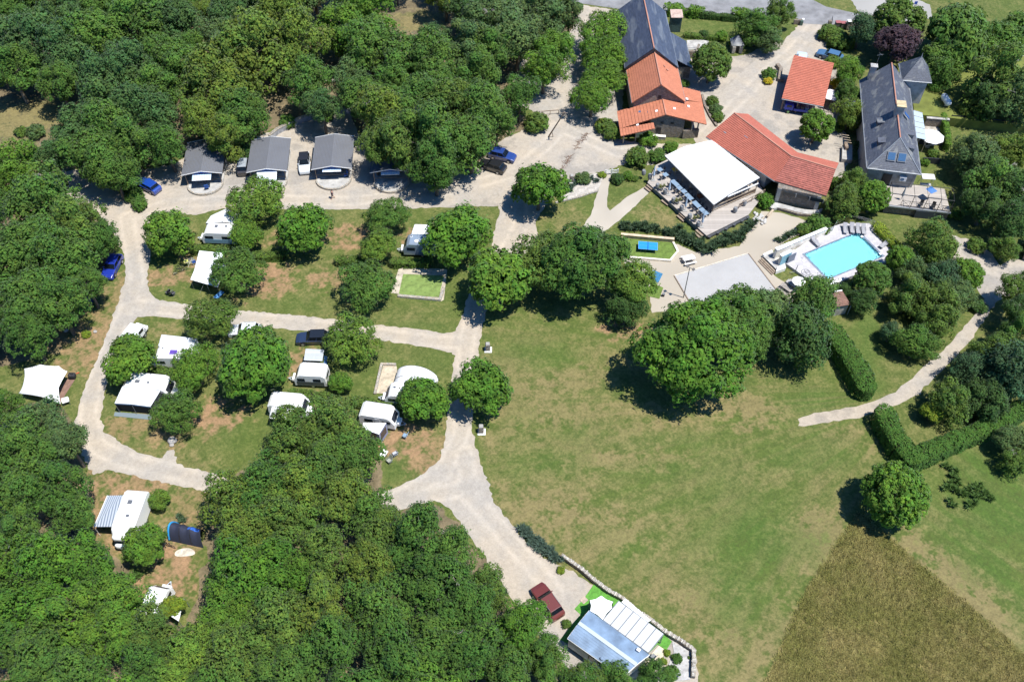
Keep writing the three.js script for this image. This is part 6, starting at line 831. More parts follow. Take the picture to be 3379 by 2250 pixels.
  const LF = mat([0.3, 0.3, 0.32], 0.8), lg = thing('sun_lounger', 'grey folding sun lounger lined up behind the pool', 'sun lounger', [0, 0, 0], 0, 'sun loungers lined up behind the pool'); part(lg, 'bed', rbox(0.62, 0.06, 1.2, 0.02, 0, 0.38, 0.25), LF); part(lg, 'backrest', rbox(0.62, 0.06, 0.75, 0.02, 0, 0.6, -0.6, 0, 0.65), LF); for (const x of [-0.28, 0.28]) part(lg, 'armrest', bar([x, 0.58, -0.4], [x, 0.55, 0.3], 0.025), GREYMETAL); for (const x of [-0.28, 0.28]) for (const z of [-0.5, 0.7]) part(lg, 'leg', bar([x, 0, z], [x, 0.38, z], 0.02), GREYMETAL);
  [[48.42,-98.4],[49.42,-98.46],[50.25,-98.34],[51.04,-98.22]].forEach(([x, z], k) => { const o = k ? copyOf(lg, lg.userData.label, [0, 0, 0]) : lg; o.position.set(x, y0, z); o.rotation.y = -0.12; }); for (const [at, label, t] of [[[43.58,-95.74], 'grey sun lounger alone against the white pool wall', 0.5], [[53.3,-95.27], 'grey sun lounger alone at the hedge side of the pool', -0.9]]) { const o = copyOf(lg, label, [at[0], y0, at[1]], t); delete o.userData.group; }
  const um = (name, label, at, r, h, m, extra = '') => { const o = thing(name, label, 'parasol', at); part(o, 'pole', cyl(0.03, 0.03, h, 0, h / 2, 0), GREYMETAL); const cn = part(o, 'canopy', cyl(r, 0.03, 0.5, 0, h - 0.2, 0, 8), m); part(cn, 'rib', [0, 1, 2, 3, 4, 5, 6, 7].map((k) => bar([0, h + 0.05, 0], [Math.sin(k * 0.785) * r, h - 0.44, Math.cos(k * 0.785) * r], 0.012)), WHITE); part(o, 'base', cyl(0.3, 0.28, 0.08, 0, 0.04, 0, 14), CONCRETE); return o; };
  um('white_parasol', 'small white parasol beside the benches below the pool', a3([39.25,-87.17], 0), 0.95, 2.3, WHITE); um('white_parasol', 'white octagonal parasol over a table beside the carport', a3([52.62,-128.52], 0), 1.55, 2.5, mat([0.72, 0.68, 0.7], 0.8)); um('white_parasol', 'large white parasol on the patio of the slate house', a3([66.07,-117.81], 0), 1.9, 2.5, WHITE);
  const hp = thing('paving_ring', 'round iron ring emblem laid flat on the pool paving', 'emblem'), hc = [41.13,-90.12]; part(hp, 'ring', clean(new THREE.TorusGeometry(0.6, 0.035, 6, 28).rotateX(Math.PI / 2).translate(hc[0], y0 + 0.03, hc[1])), GREYMETAL); part(hp, 'spoke', [box(1.0, 0.03, 0.05, hc[0], y0 + 0.03, hc[1] + 0.12, 0.3), box(1.0, 0.03, 0.05, hc[0], y0 + 0.03, hc[1] - 0.12, 0.3), box(0.05, 0.034, 1.0, hc[0], y0 + 0.03, hc[1], 0.3)], GREYMETAL);
  const rl = thing('pool_fence', 'thin glass and metal fence around the back of the pool', 'fence'), fp = [[45.42,-97.93],[46.62,-98.35],[47.42,-99.65],[49.75,-100.76],[51.32,-100.39],[52.79,-99.65],[53.97,-97.44],[54.95,-95.28]]; fp.forEach((v) => part(rl, 'post', bar(a3(v, 0), a3(v, 1.3), 0.025), GREYMETAL)); for (let k = 0; k < fp.length - 1; k++) { part(rl, 'rail', bar(a3(fp[k], 1.28), a3(fp[k + 1], 1.28), 0.02), GREYMETAL); part(rl, 'pane', beam(a3(fp[k], 0.75), a3(fp[k + 1], 0.75), 0.015, 0.95), new THREE.MeshPhysicalMaterial({ color: col(0.92, 0.95, 0.95), roughness: 0.05, transmission: 1, thickness: 0 })); }
  const pr = thing('shade_post', 'bent grey shade post on the pool paving', 'post', [...a3([39.6,-90.12], y0)]); part(pr, 'upright', bar([0, 0, 0], [0.1, 1.5, 0], 0.05), GREYMETAL); part(pr, 'arm', bar([0, 0.05, 0], [-0.8, 0.1, 0.1], 0.04), GREYMETAL);
}
// ---------------------------------------------------------------- courts, hut, mats, lamp, picnic tables
{
  const TURF = mottled([0.11, 0.17, 0.03], 0.95, 1.5), c = thing('table_tennis_court', 'green turf court with pale stone edging around the table tennis table', 'court'), E = [[16.01,-97.36],[19.68,-96.98],[23.31,-96.37],[23.72,-94.41],[22.45,-92.76],[19.32,-93.08],[16.13,-93.53]]; part(c, 'turf', slab(E, 0, 0.12), TURF); part(c, 'back_wall', wallAlong([[15.91,-97.41],[19.14,-96.98],[23.38,-96.44]], 0.3, 0.75), mottled([0.5, 0.36, 0.24], 0.9, 2)); part(c, 'back_coping', wallAlong([[15.91,-97.41],[19.14,-96.98],[23.38,-96.44]], 0.42, 0.07, 0.75), mottled([0.55, 0.42, 0.3], 0.9, 2)); part(c, 'edging', wallAlong([[23.29,-96.23],[23.73,-94.45],[22.45,-92.67],[16.64,-93.31]], 0.3, 0.32), mottled([0.66, 0.6, 0.5], 0.9, 2)); part(c, 'side_edging', wallAlong([[15.91,-97.36],[15.52,-95.15]], 0.35, 0.35), mottled([0.55, 0.4, 0.28], 0.9, 2)); part(c, 'corner_block', box(0.6, 0.5, 0.45, [16.42,-93.49][0], 0.25, [16.42,-93.49][1]), PALE_STONE);
  const TT = [[18.21,-95.84],[20.89,-95.54],[20.69,-94.01],[18.02,-94.39]], m = [(TT[0][0] + TT[2][0]) / 2, (TT[0][1] + TT[2][1]) / 2], d = sub(TT[1], TT[0]), t = thing('table_tennis_table', 'bright blue outdoor table tennis table on green turf', 'table', [m[0], 0.12, m[1]], Math.atan2(-d[1], d[0])), BL = mat([0.025, 0.25, 0.72], 0.35);
  for (const s of [-1, 1]) part(t, 'half_top', rbox(1.355, 0.05, 1.525, 0.015, s * 0.69, 0.74, 0), BL); part(t, 'net', box(0.02, 0.15, 1.7, 0, 0.84, 0), mat([0.02, 0.06, 0.2], 0.8)); for (const x of [-0.95, 0.95]) for (const z of [-0.5, 0.5]) part(t, 'leg', box(0.07, 0.71, 0.07, x, 0.36, z), GREYMETAL); for (const [x, z, w, l] of [[0, 0.755, 2.74, 0.02], [0, -0.755, 2.74, 0.02], [1.36, 0, 0.02, 1.5], [-1.36, 0, 0.02, 1.5], [0, 0, 2.7, 0.008]]) part(t, 'line_marking', box(w, 0.003, l, x, 0.768, z), mat([0.3, 0.5, 0.8], 0.6));
  const picnic = (label, at, turn, m, grp) => { const o = thing('picnic_table', label, 'picnic table', at, turn, grp); for (let i = 0; i < 5; i++) part(o, 'top_plank', box(1.8, 0.05, 0.135, 0, 0.74, -0.3 + i * 0.15), m); for (const s of [-1, 1]) for (const k of [0, 1]) part(o, 'bench_plank', box(1.8, 0.05, 0.13, 0, 0.44, s * (0.66 + k * 0.145)), m); for (const x of [-0.7, 0.7]) part(o, 'leg_frame', [bar([x, 0, -0.7], [x, 0.72, -0.25], 0.045), bar([x, 0, 0.7], [x, 0.72, 0.25], 0.045), box(0.07, 0.07, 1.5, x, 0.39, 0)], m); return o; };
  picnic('white picnic table between the table tennis court and the boules court', a3([25.05,-92.63], 0), 0.28, mat([0.62, 0.6, 0.57], 0.7)); picnic('weathered picnic bench beside the boules court below the pool', a3([37.8,-87.03], 0), -0.85, mottled([0.3, 0.27, 0.24], 0.85, 1.5), 'picnic benches below the pool'); picnic('weathered picnic bench touching the white parasol below the pool', a3([38.73,-87.69], 0), -0.85, mottled([0.34, 0.33, 0.33], 0.85, 1.5), 'picnic benches below the pool'); picnic('grey table set under the parasol beside the carport', a3([53.24,-129.72], 0), 0.3, mottled([0.3, 0.27, 0.25], 0.85, 1.5)); picnic('picnic table on the patio of the slate house', a3([66.25,-118.41], 0), 0.2, mottled([0.5, 0.48, 0.45], 0.85, 1.5));
  const l = thing('lamp_post', 'tall grey lamp post with twin floodlights at the boules court', 'lamp post', [...a3([23.57,-85.8], 0)]); part(l, 'pole', bar([0, 0, 0], [0, 6, 0], 0.08, 0.05, 8), GREYMETAL); part(l, 'cross_arm', bar([-0.3, 5.95, -0.3], [0.5, 5.95, 0.35], 0.03), GREYMETAL); for (const s of [[-0.25, -0.25], [0.45, 0.32]]) part(l, 'floodlight', rbox(0.42, 0.12, 0.34, 0.03, s[0], 5.98, s[1], 0.7, 0.3), mat([0.08, 0.075, 0.07], 0.4));
  const bo = thing('boules_court', 'large pale grey boules court with dark timber edges', 'court'), Q = [[22.74,-89.84],[33.81,-94.19],[36.85,-86.42],[25.13,-82.43]]; part(bo, 'surface', slab(Q, 0, 0.06), even([0.36, 0.355, 0.35], 0.95, 9)); for (let i = 0; i < 4; i++) part(bo, 'edge_timber', beam(a3(Q[i], 0.07), a3(Q[(i + 1) % 4], 0.07), 0.12, 0.14 + i * 0.004), i ? WOOD : mottled([0.62, 0.56, 0.46], 0.9, 2));
  const mt = thing('blue_mat', 'square blue rubber mat at the edge of the plaza', 'mat'); part(mt, 'mat', slab([[19.91,-90.95],[21.18,-90.24],[20.39,-88.52],[18.98,-89.27]], 0, 0.07), mottled([0.035, 0.16, 0.3], 0.9, 1)); const gm = thing('green_mat', 'green turf strip beside the blue mat', 'mat'); part(gm, 'mat', slab([[20.1,-88.13],[20.98,-87.61],[20.23,-85.55],[18.68,-86.06],[19.31,-88.65]], 0, 0.06), TURF);
  const lb = thing('litter_bin', 'small dark bin at the foot of the green turf strip', 'bin', [...a3([20.82,-86.06], 0)]); part(lb, 'body', cyl(0.16, 0.19, 0.5, 0, 0.25, 0), BLACKMETAL); part(lb, 'lid', cyl(0.2, 0.2, 0.05, 0, 0.52, 0), GREYMETAL);
  const h = thing('pool_hut', 'small hut with a weathered brown tiled roof below the pool', 'hut', [0, 0, 0]), R4 = [[43.28,2.1,-82.28], [45.28,2.1,-82.67], [44.39,2.7,-84.7], [42.99,2.7,-84.4]]; part(h, 'roof', courses(R4[0], R4[1], R4[2], R4[3], 10, 0.06), mat([0.3, 0.17, 0.13], 0.9, { map: sized(TILE_OLD, 2) })); part(h, 'wall', slab([[R4[0][0] + 0.15, R4[0][2] - 0.2], [R4[1][0] - 0.2, R4[1][2] - 0.15], [R4[2][0] - 0.2, R4[2][2] + 0.2], [R4[3][0] + 0.15, R4[3][2] + 0.2]], 0, 2), PLASTER); part(h, 'ridge_trim', bar(R4[3], R4[2], 0.1), WHITE); part(h, 'open_door', box(0.9, 1.7, 0.06, R4[1][0] + 0.3, 0.9, R4[1][2] - 0.4, 1.1), mat([0.3, 0.4, 0.48], 0.5));
  const tp = thing('turf_pitch', 'empty rectangular green turf pitch with pale gravel border and stone kerb', 'pitch'), T4 = [[-15.28,-90.15],[-9.55,-89.84],[-10.05,-85.82],[-15.61,-86.32]]; part(tp, 'gravel_border', slab([[-15.93,-91.53],[-9.14,-91.11],[-9.35,-85.41],[-9.71,-85.11],[-10.11,-85.51],[-16.69,-86.63]], 0, 0.05), mottled([0.42, 0.37, 0.29], 0.95, 2)); part(tp, 'turf', slab(T4, 0, 0.09), mottled([0.16, 0.23, 0.06], 0.95, 2)); part(tp, 'stone_kerb', wallAlong([[-15.58,-85.98],[-9.87,-85.31],[-9.45,-87.55]], 0.4, 0.32), PALE_STONE);
  const sp = thing('sand_pitch', 'sandy pitch with stone kerb beside the white tunnel tent', 'pitch'); part(sp, 'sand', slab([[-16.68,-74.08],[-14.95,-73.9],[-14.05,-69.43],[-17.19,-69.61]], 0, 0.06), mottled([0.45, 0.38, 0.28], 0.95, 2)); part(sp, 'stone_kerb', wallAlong([[-15.11,-74.08],[-16.9,-74.17],[-17.32,-69.43]], 0.32, 0.3), PALE_STONE);
}
// ---------------------------------------------------------------- mobile home with pergola, sail and walls
{
  const m = thing('mobile_home', 'cream mobile home with a pale blue ribbed roof', 'mobile home'), c = [[5.7,2.5,-36.88],[8.1,2.5,-39.89],[13.94,2.5,-35.19],[11.05,2.5,-32.91]], r0 = [6.9,2.85,-38.39], r1 = [r0[0] + (c[2][0] - c[1][0] + c[3][0] - c[0][0]) / 2, 2.85, r0[2] + (c[2][2] - c[1][2] + c[3][2] - c[0][2]) / 2], BR = mat([0.22, 0.32, 0.46], 0.45, { map: sized(MOTTLE, 5) });
  part(m, 'roof_slope', courses(c[0], c[3], r1, r0, 7, 0.025, 0.05), BR); part(m, 'roof_slope', courses(c[2], c[1], r0, r1, 7, 0.025, 0.05), BR); part(m, 'ridge_cap', beam([r0[0], 2.89, r0[2]], [r1[0], 2.89, r1[2]], 0.4, 0.05), mat([0.4, 0.46, 0.5], 0.5));
  const inn = (k) => { const cx = c.reduce((s, p) => s + p[0], 0) / 4, cz = c.reduce((s, p) => s + p[2], 0) / 4; return c.map((p) => [lerp(p[0], cx, k), lerp(p[2], cz, k)]); }, w = inn(0.03), CR = mottled([0.5, 0.46, 0.38], 0.8, 2); part(m, 'wall', slab(w, 0.35, 2.45), CR); part(m, 'plinth', slab(inn(0.06), 0, 0.36), DARK);
  const a = w[0], b = w[3], d = sub(b, a), L = Math.hypot(...d), t = Math.atan2(-d[1], d[0]), on = (s, y, ww, h) => box(ww, h, 0.05, a[0] + (d[0] / L) * s - 0.02, y, a[1] + (d[1] / L) * s + 0.03, t); for (const s of [2.9, 3.9]) { const q = part(m, 'window', on(s, 1.6, 0.5, 0.8), GLASS); part(q, 'frame', on(s + 0.3, 1.6, 0.06, 0.9), WHITE); } part(m, 'downpipe', bar([a[0] + (d[0] / L) * 2.5, 0.3, a[1] + (d[1] / L) * 2.5 + 0.08], [a[0] + (d[0] / L) * 2.5, 2.45, a[1] + (d[1] / L) * 2.5 + 0.08], 0.04), WOOD); part(m, 'eave_trim', [beam(c[0], c[3], 0.08, 0.12), beam(c[0], [r0[0], 2.8, r0[2]], 0.08, 0.12), beam([r0[0], 2.8, r0[2]], c[1], 0.08, 0.12), beam(c[2], [r1[0], 2.8, r1[2]], 0.1, 0.14), beam([r1[0], 2.8, r1[2]], c[3], 0.1, 0.14)].map((g) => g.translate(0, -0.08, 0)), WHITE);
  const v1 = [12.83,2.85,-35.57], v2 = [9.08,2.7,-34.73]; part(m, 'roof_hatch', rbox(0.4, 0.2, 0.35, 0.05, v1[0], v1[1], v1[2], t), WHITE); part(m, 'roof_vent', cyl(0.17, 0.17, 0.2, v2[0], v2[1], v2[2], 14), BR);
  const p = thing('glazed_pergola', 'pergola of five white roof panels against the mobile home', 'pergola'), q = [[9.47,2.55,-38.85],[11.25,2.45,-40.94],[15.63,2.45,-37.36],[13.89,2.55,-35.37]]; const at = (u, v) => V(...q[0]).lerp(V(...q[3]), u).lerp(V(...q[1]).lerp(V(...q[2]), u), v).toArray(); for (let i = 0; i < 6; i++) { const u0 = i / 6 + 0.004, u1 = (i + 1) / 6 - 0.004, f = [at(u0, 0), at(u1, 0), at(u1, 1), at(u0, 1)]; part(p, 'roof_panel', faces([f, f.map((k) => [k[0], k[1] - 0.03, k[2]]).reverse()]), mat([0.5, 0.52, 0.53], 0.35)); } for (let i = 0; i <= 6; i++) { const A = at(i / 6, 0), B = at(i / 6, 1); part(p, 'glazing_bar', beam([A[0], A[1] - 0.03, A[2]], [B[0], B[1] - 0.03, B[2]], 0.07, 0.11), GREYMETAL).position.y = 0.05; } for (const u of [0.01, 0.5, 0.99]) { const B = at(u, 0.97); part(p, 'post', box(0.1, B[1] - 0.08, 0.1, B[0], (B[1] - 0.08) / 2, B[2]), GREYMETAL); } part(p, 'edge_beam', [beam(at(0, 1), at(1, 1), 0.1, 0.14), beam(at(0, 0), at(1, 0), 0.1, 0.14)].map((g) => g.translate(0, -0.12, 0)), GREYMETAL);
  const cloth = mat([0.82, 0.82, 0.81], 0.8, { side: THREE.DoubleSide }), s = thing('shade_sail', 'white shade sail with scalloped edges at the end of the mobile home', 'shade sail'), o = [[8.22,2.5,-40.99],[9.43,2.6,-41.47],[10.62,2.5,-40.84],[10.5,2.45,-40.19],[9.43,2.6,-38.83],[8.17,2.7,-39.74]], cc = [9.35,2.35,-40.37], fs = []; for (let i = 0; i < 6; i++) { const A = o[i], B = o[(i + 1) % 6], M = [0, 1, 2].map((k) => lerp((A[k] + B[k]) / 2, cc[k], 0.1)); fs.push([cc, A, M], [cc, M, B]); } part(s, 'cloth', fs.length ? faces(fs) : null, cloth); for (const i of [0, 2]) part(s, 'post', bar([o[i][0], 0, o[i][2]], o[i], 0.05), GREYMETAL);
  const aw = thing('white_awning_sheet', 'white awning sheet hanging out over the stone wall', 'awning'), e = [[11.54,2.4,-40.85],[12.01,2.1,-41.37],[14.5,2.1,-38.97],[14.13,2.4,-38.67]]; part(aw, 'cloth', faces([e, e.map((k) => [k[0], k[1] - 0.02, k[2]]).reverse()]), cloth); part(aw, 'pole', [bar([e[1][0], 0, e[1][2]], e[1], 0.03), bar([e[2][0], 0, e[2][2]], e[2], 0.03)], GREYMETAL);
  const tf_ = thing('turf_strip', 'bright green artificial turf around the mobile home', 'turf'); part(tf_, 'turf', slab([[8.94,-43.88],[11.82,-42.08],[16.03,-38.33],[16.8,-37.52],[16.12,-36.59],[15.26,-37.19],[13.83,-35.86],[6.09,-37.19],[5.06,-37.73],[7.35,-40.46],[6.71,-41.09],[7.7,-42.15]], 0.01, 0.06), mottled([0.09, 0.26, 0.035], 0.95, 1)); part(tf_, 'stepping_slab', box(0.7, 0.06, 0.6, [7.79,-42.08][0], 0.06, [7.79,-42.08][1], 0.7), mottled([0.4, 0.33, 0.26], 0.9, 1));
  const pv = thing('paved_corner', 'small sand-coloured paved corner at the end of the mobile home', 'paving'); part(pv, 'slabs', slab([[15.38,-37.06],[16.11,-36.52],[15.06,-35.08],[13.62,-34.95],[12.88,-33.79],[11.83,-33.53]], 0.02, 0.09), CREAM); const gb = thing('gravel_bed', 'grey gravel planting bed inside the stone wall', 'bed'); part(gb, 'gravel', slab([[16.81,-37.59],[18.64,-36.39],[18.23,-33.53],[15.91,-33.34],[15.91,-34.56],[16.88,-36.39]], 0.02, 0.08), mottled([0.38, 0.37, 0.36], 0.95, 1.5));
  const gw = thing('field_wall', 'long low stone wall between the lower gravel and the big lawn', 'wall'), wp = [...[[5.57,-47.09],[7.64,-45.51],[9.03,-44.15]], ...[[10.39,-43.01],[11.95,-42.08],[13.2,-40.81],[14.71,-39.7],[16.05,-38.47],[17.65,-37.46],[18.91,-36.46],[18.5,-33.66]]]; part(gw, 'wall', wallAlong(wp, 0.42, 0.62), STONE); const N = 120; let tot = 0; const sl = wp.slice(1).map((k, i) => { const z = dist(wp[i], k); tot += z; return z; }), CS = [PALE_STONE, mottled([0.46, 0.43, 0.37], 0.95, 1), mottled([0.36, 0.33, 0.28], 0.95, 1)]; for (let i = 0; i < N; i++) { let u = (i + 0.5) / N * tot, j = 0; while (u > sl[j]) u -= sl[j++]; const A = wp[j], B = wp[j + 1], k = u / sl[j]; part(gw, 'coping_stone', rbox(0.26 + 0.24 * hash(i, 4), 0.09, tot / N * 0.94, 0.03, lerp(A[0], B[0], k) + (hash(i, 2) - 0.5) * 0.08, 0.655, lerp(A[1], B[1], k), Math.atan2(B[0] - A[0], B[1] - A[1])), CS[i % 3]); }
  const ch = thing('garden_chair', 'dark garden chair at the end of the mobile home', 'chair', [...a3([14.66,-35.77], 0.09)], 0.8); part(ch, 'seat', rbox(0.5, 0.05, 0.5, 0.02, 0, 0.43, 0), GREYMETAL); part(ch, 'backrest', rbox(0.5, 0.5, 0.05, 0.02, 0, 0.7, 0.26, 0, 0.2), GREYMETAL); part(ch, 'leg', [bar([-0.2, 0, -0.2], [-0.2, 0.42, -0.2], 0.02), bar([0.2, 0, 0.2], [0.2, 0.42, 0.2], 0.02), bar([-0.2, 0, 0.2], [-0.2, 0.42, 0.2], 0.02), bar([0.2, 0, -0.2], [0.2, 0.42, -0.2], 0.02)], GREYMETAL);
}
// ---------------------------------------------------------------- patio, fences, gate, poles, boulders
{
  structure('raised_lawn', slab([[66.61,-131.23],[65.1,-124.05],[70.18,-123.16],[85.95,-120.29],[96.38,-149.12],[82.07,-150.5],[71.67,-141.15]], 0.01, 1.6), mottled([0.13, 0.15, 0.03], 0.95, 6));
  const bf = thing('black_fence', 'long dark two-rail fence along the edge of the raised lawn', 'fence'), b0 = [71.01,-123.54], b1 = [86.92,-121]; for (const y of [0.35, 0.95, 1.55]) part(bf, 'rail_board', beam(a3(b0, y), a3(b1, y), 0.05, 0.5), mat([0.025, 0.028, 0.035], 0.7)); for (let i = 0; i <= 8; i++) part(bf, 'post', box(0.09, 1.9, 0.09, lerp(b0[0], b1[0], i / 8), 0.95, lerp(b0[1], b1[1], i / 8) + 0.07), BLACKMETAL);
  const pv = thing('patio', 'paved patio with dark side walls beside the slate house', 'patio'); part(pv, 'paving', slab([[64.72,-118.99],[66.98,-122.95],[70.05,-122.95],[69.08,-118.47]], 0, 0.12), mottled([0.36, 0.33, 0.29], 0.9, 3)); part(pv, 'side_wall', [...wallAlong([[64.78,-118.6],[68.93,-117.95]], 0.12, 1.2), ...wallAlong([[63.99,-113.9],[66.7,-113.65]], 0.12, 1.1)], mat([0.03, 0.033, 0.04], 0.7)); part(pv, 'back_wall', wallAlong([[66.85,-123.09],[70.38,-122.63]], 0.4, 1.6), STONE); part(pv, 'coping', wallAlong([[66.85,-123.09],[70.38,-122.63]], 0.5, 0.1, 1.6), CONCRETE);
  const gp = thing('glass_porch', 'blue-white glazed lean-to roof on the side of the slate house', 'lean-to'), g = [[64.28,3,-123.23],[65.87,2.5,-123.22],[64.72,2.4,-116.54],[62.97,2.9,-116.43]]; for (let i = 0; i < 5; i++) { const f = (u, v) => V(...g[0]).lerp(V(...g[3]), u).lerp(V(...g[1]).lerp(V(...g[2]), u), v).toArray(), q = [f(i / 5 + 0.01, 0), f((i + 1) / 5 - 0.01, 0), f((i + 1) / 5 - 0.01, 1), f(i / 5 + 0.01, 1)]; part(gp, 'roof_panel', faces([q, q.map((k) => [k[0], k[1] - 0.03, k[2]]).reverse()]), mat([0.4, 0.5, 0.58], 0.3)); part(gp, 'rafter', beam(f(i / 5, 0), f(i / 5, 1), 0.06, 0.08), PALEWOOD); } for (const p of [g[1], g[2]]) part(gp, 'post', box(0.09, p[1] - 0.05, 0.09, p[0], p[1] / 2, p[2]), PALEWOOD);
  const tk = thing('gas_tank', 'white cylindrical gas tank on the raised lawn', 'tank', [...a3([70.82,-126.83], 1.6)], 0.08); part(tk, 'vessel', move(clean(new THREE.CapsuleGeometry(0.55, 1.6, 8, 20).rotateX(Math.PI / 2)), 0, 0.75, 0), mat([0.72, 0.76, 0.8], 0.35)); part(tk, 'valve_cover', cyl(0.2, 0.18, 0.18, 0, 1.34, -0.5), mat([0.25, 0.3, 0.35], 0.5)); for (const z of [-0.7, 0.7]) part(tk, 'foot', box(0.7, 0.3, 0.12, 0, 0.13, z), CONCRETE);
  const gt = thing('yard_gate', 'open dark metal gate with stone pillar at the yard entrance', 'gate'), p0 = [60.68,-150.63], p1 = [57.76,-151.06]; part(gt, 'pillar', box(0.6, 1.7, 0.6, p0[0], 0.85, p0[1]), STONE); part(gt, 'pillar_cap', box(0.75, 0.1, 0.75, p0[0], 1.75, p0[1]), WHITE); part(gt, 'pillar', box(0.55, 1.5, 0.55, p1[0] - 0.4, 0.75, p1[1]), STONE); for (let i = 0; i < 5; i++) part(gt, 'bar', bar([p1[0], 0.15 + i * 0.3, p1[1]], [p1[0] + 0.4, 0.15 + i * 0.3, p1[1] - 1.8], 0.03), BLACKMETAL); const wl = part(gt, 'roadside_wall', wallAlong([p0, [p0[0] + 3, p0[1] - 1]], 0.45, 1.1), STONE);
  [['a3', [58.96,-151.35], 'dark red wheeled bin nearest the gate'], ['a3', [59.9,-151.15], 'dark red wheeled bin against the gate pillar']].forEach(([, p, label]) => { const b = thing('wheeled_bin', label, 'bin', a3(p, 0)); part(b, 'body', box(0.85, 0.95, 0.75, 0, 0.55, 0), mat([0.12, 0.11, 0.11], 0.7)); part(b, 'lid', rbox(0.95, 0.12, 0.85, 0.04, 0, 1.08, 0), mat([0.3, 0.1, 0.1], 0.6)); part(b, 'wheel', [cyl(0.1, 0.1, 0.06, -0.35, 0.1, 0.35, 10, 0, 0, Math.PI / 2), cyl(0.1, 0.1, 0.06, 0.35, 0.1, 0.35, 10, 0, 0, Math.PI / 2)], BLACKMETAL); });
  const ys = thing('tyre_planter', 'yellow tyre leaning at the yard gate', 'tyre', [...a3([57.49,-150.78], 0.35)]); part(ys, 'tyre', clean(new THREE.TorusGeometry(0.28, 0.1, 8, 18)), mat([0.5, 0.36, 0.02], 0.8));
  const mb = thing('letterbox', 'green letterbox on the low roadside wall opposite the gate', 'letterbox', [...a3([52.33,-152.05], 0)]); part(mb, 'wall', box(1.4, 0.9, 0.4, -0.4, 0.45, -0.3), STONE); part(mb, 'box', box(0.5, 0.8, 0.35, 0.2, 0.5, 0.1), mat([0.05, 0.1, 0.08], 0.5)); part(mb, 'pillar_cap', box(0.4, 0.12, 0.4, 0.5, 0.98, -0.3), WHITE);
  const sg = thing('road_sign', 'blue sign on a post beside the upper lane', 'sign', [...a3([74.16,-156.55], 0)]); part(sg, 'post', cyl(0.03, 0.03, 1.7, 0, 0.85, 0), GREYMETAL); part(sg, 'plate', box(0.55, 0.6, 0.04, 0, 1.7, 0.02), mat([0.03, 0.08, 0.4], 0.5));
  const up = thing('utility_pole', 'leaning wooden utility pole with a stay below the wood', 'pole', [...a3([5.9,-120.38], 0)]); const tp = [8.13,6.2,-118.56], o = [5.9,-120.38], T = [tp[0] - o[0], 6.2, tp[2] - o[1]]; part(up, 'pole', bar([0, 0, 0], T, 0.13, 0.09, 8), WOOD); part(up, 'foot_brace', bar([0.7, 0, 0.1], [T[0] * 0.2, T[1] * 0.22, T[2] * 0.2], 0.06), WOOD); part(up, 'cross_arm', bar([T[0] - 0.5, T[1] - 0.2, T[2]], [T[0] + 0.5, T[1] - 0.2, T[2]], 0.05), WOOD);
  const fr = thing('field_railing', 'low timber rail on the bank below the wood', 'railing'), r0 = [4.89,-125.8], r1 = [7.61,-126.15]; part(fr, 'rail', beam(a3(r0, 0.8), a3(r1, 0.8), 0.1, 0.12), WOOD); for (const p of [r0, mid(r0, r1), r1]) part(fr, 'post', box(0.1, 0.85, 0.1, p[0], 0.42, p[1]), WOOD);
  const wg = thing('white_garden_gate', 'white wooden gate and bench at the top of the forked path', 'gate', [...a3([15.19,-111.19], 0)], 0.1); for (let i = 0; i < 3; i++) part(wg, 'rail', box(1.9, 0.08, 0.06, 0.2, 0.3 + i * 0.28, 0), WHITE); for (const x of [-0.75, 0.2, 1.15]) part(wg, 'post', box(0.12, 1.05, 0.12, x, 0.52, 0), WHITE); part(wg, 'brace', bar([0.3, 0.3, 0], [1.1, 1, 0], 0.03), WHITE);
  const pil = (label, at) => { const t = thing('stone_pillar', label, 'pillar', at); for (let i = 0; i < 4; i++) part(t, 'block', rbox(0.62 - 0.03 * (i % 2), 0.3, 0.62 - 0.03 * ((i + 1) % 2), 0.03, 0, 0.16 + i * 0.3, 0, i * 0.06), [PALE_STONE, STONE][i % 2]); part(t, 'cap', rbox(0.5, 0.14, 0.5, 0.04, 0, 1.3, 0), CONCRETE); part(t, 'plinth', box(0.95, 0.08, 0.95, 0.05, 0.04, 0.02), WHITE); };
  pil('stone marker pillar on the lawn edge across from the cross track', a3([-3.17,-76.63], 0)); pil('stone marker pillar on the lawn edge below the lone walnut', a3([-3.77,-63.79], 0)); pil('stone marker pillar at the edge of the rock garden', a3([9.13,-109.52], 0));
  const boulder = (label, at, s, seed) => { const t = thing('boulder', label, 'rock', at), g = new THREE.IcosahedronGeometry(1, 3), p = g.attributes.position; for (let i = 0; i < p.count; i++) { const x = p.getX(i), y = p.getY(i), z = p.getZ(i), k = 0.8 + 0.45 * fbm(x * 1.6 + seed, y * 1.6 + z * 1.3 + 9, 3, seed); p.setXYZ(i, x * k * s, y * k * s * 0.8 + s * 0.5, z * k * s * 0.85); } g.computeVertexNormals(); part(t, 'rock', metres(g), mottled([0.36, 0.34, 0.32], 0.95, 1)); };
  boulder('large pale boulder at the corner of the lower pitches', a3([-41.29,-62.35], 0), 0.55, 3); boulder('pale rock under the big boulder', a3([-41.3,-61.8], 0), 0.28, 4); boulder('white rock at the edge of the left wood', a3([-59.51,-79.83], 0), 0.3, 5); boulder('grey rock beside the small yellowish shrub', a3([-55.57,-79.64], 0), 0.25, 6);
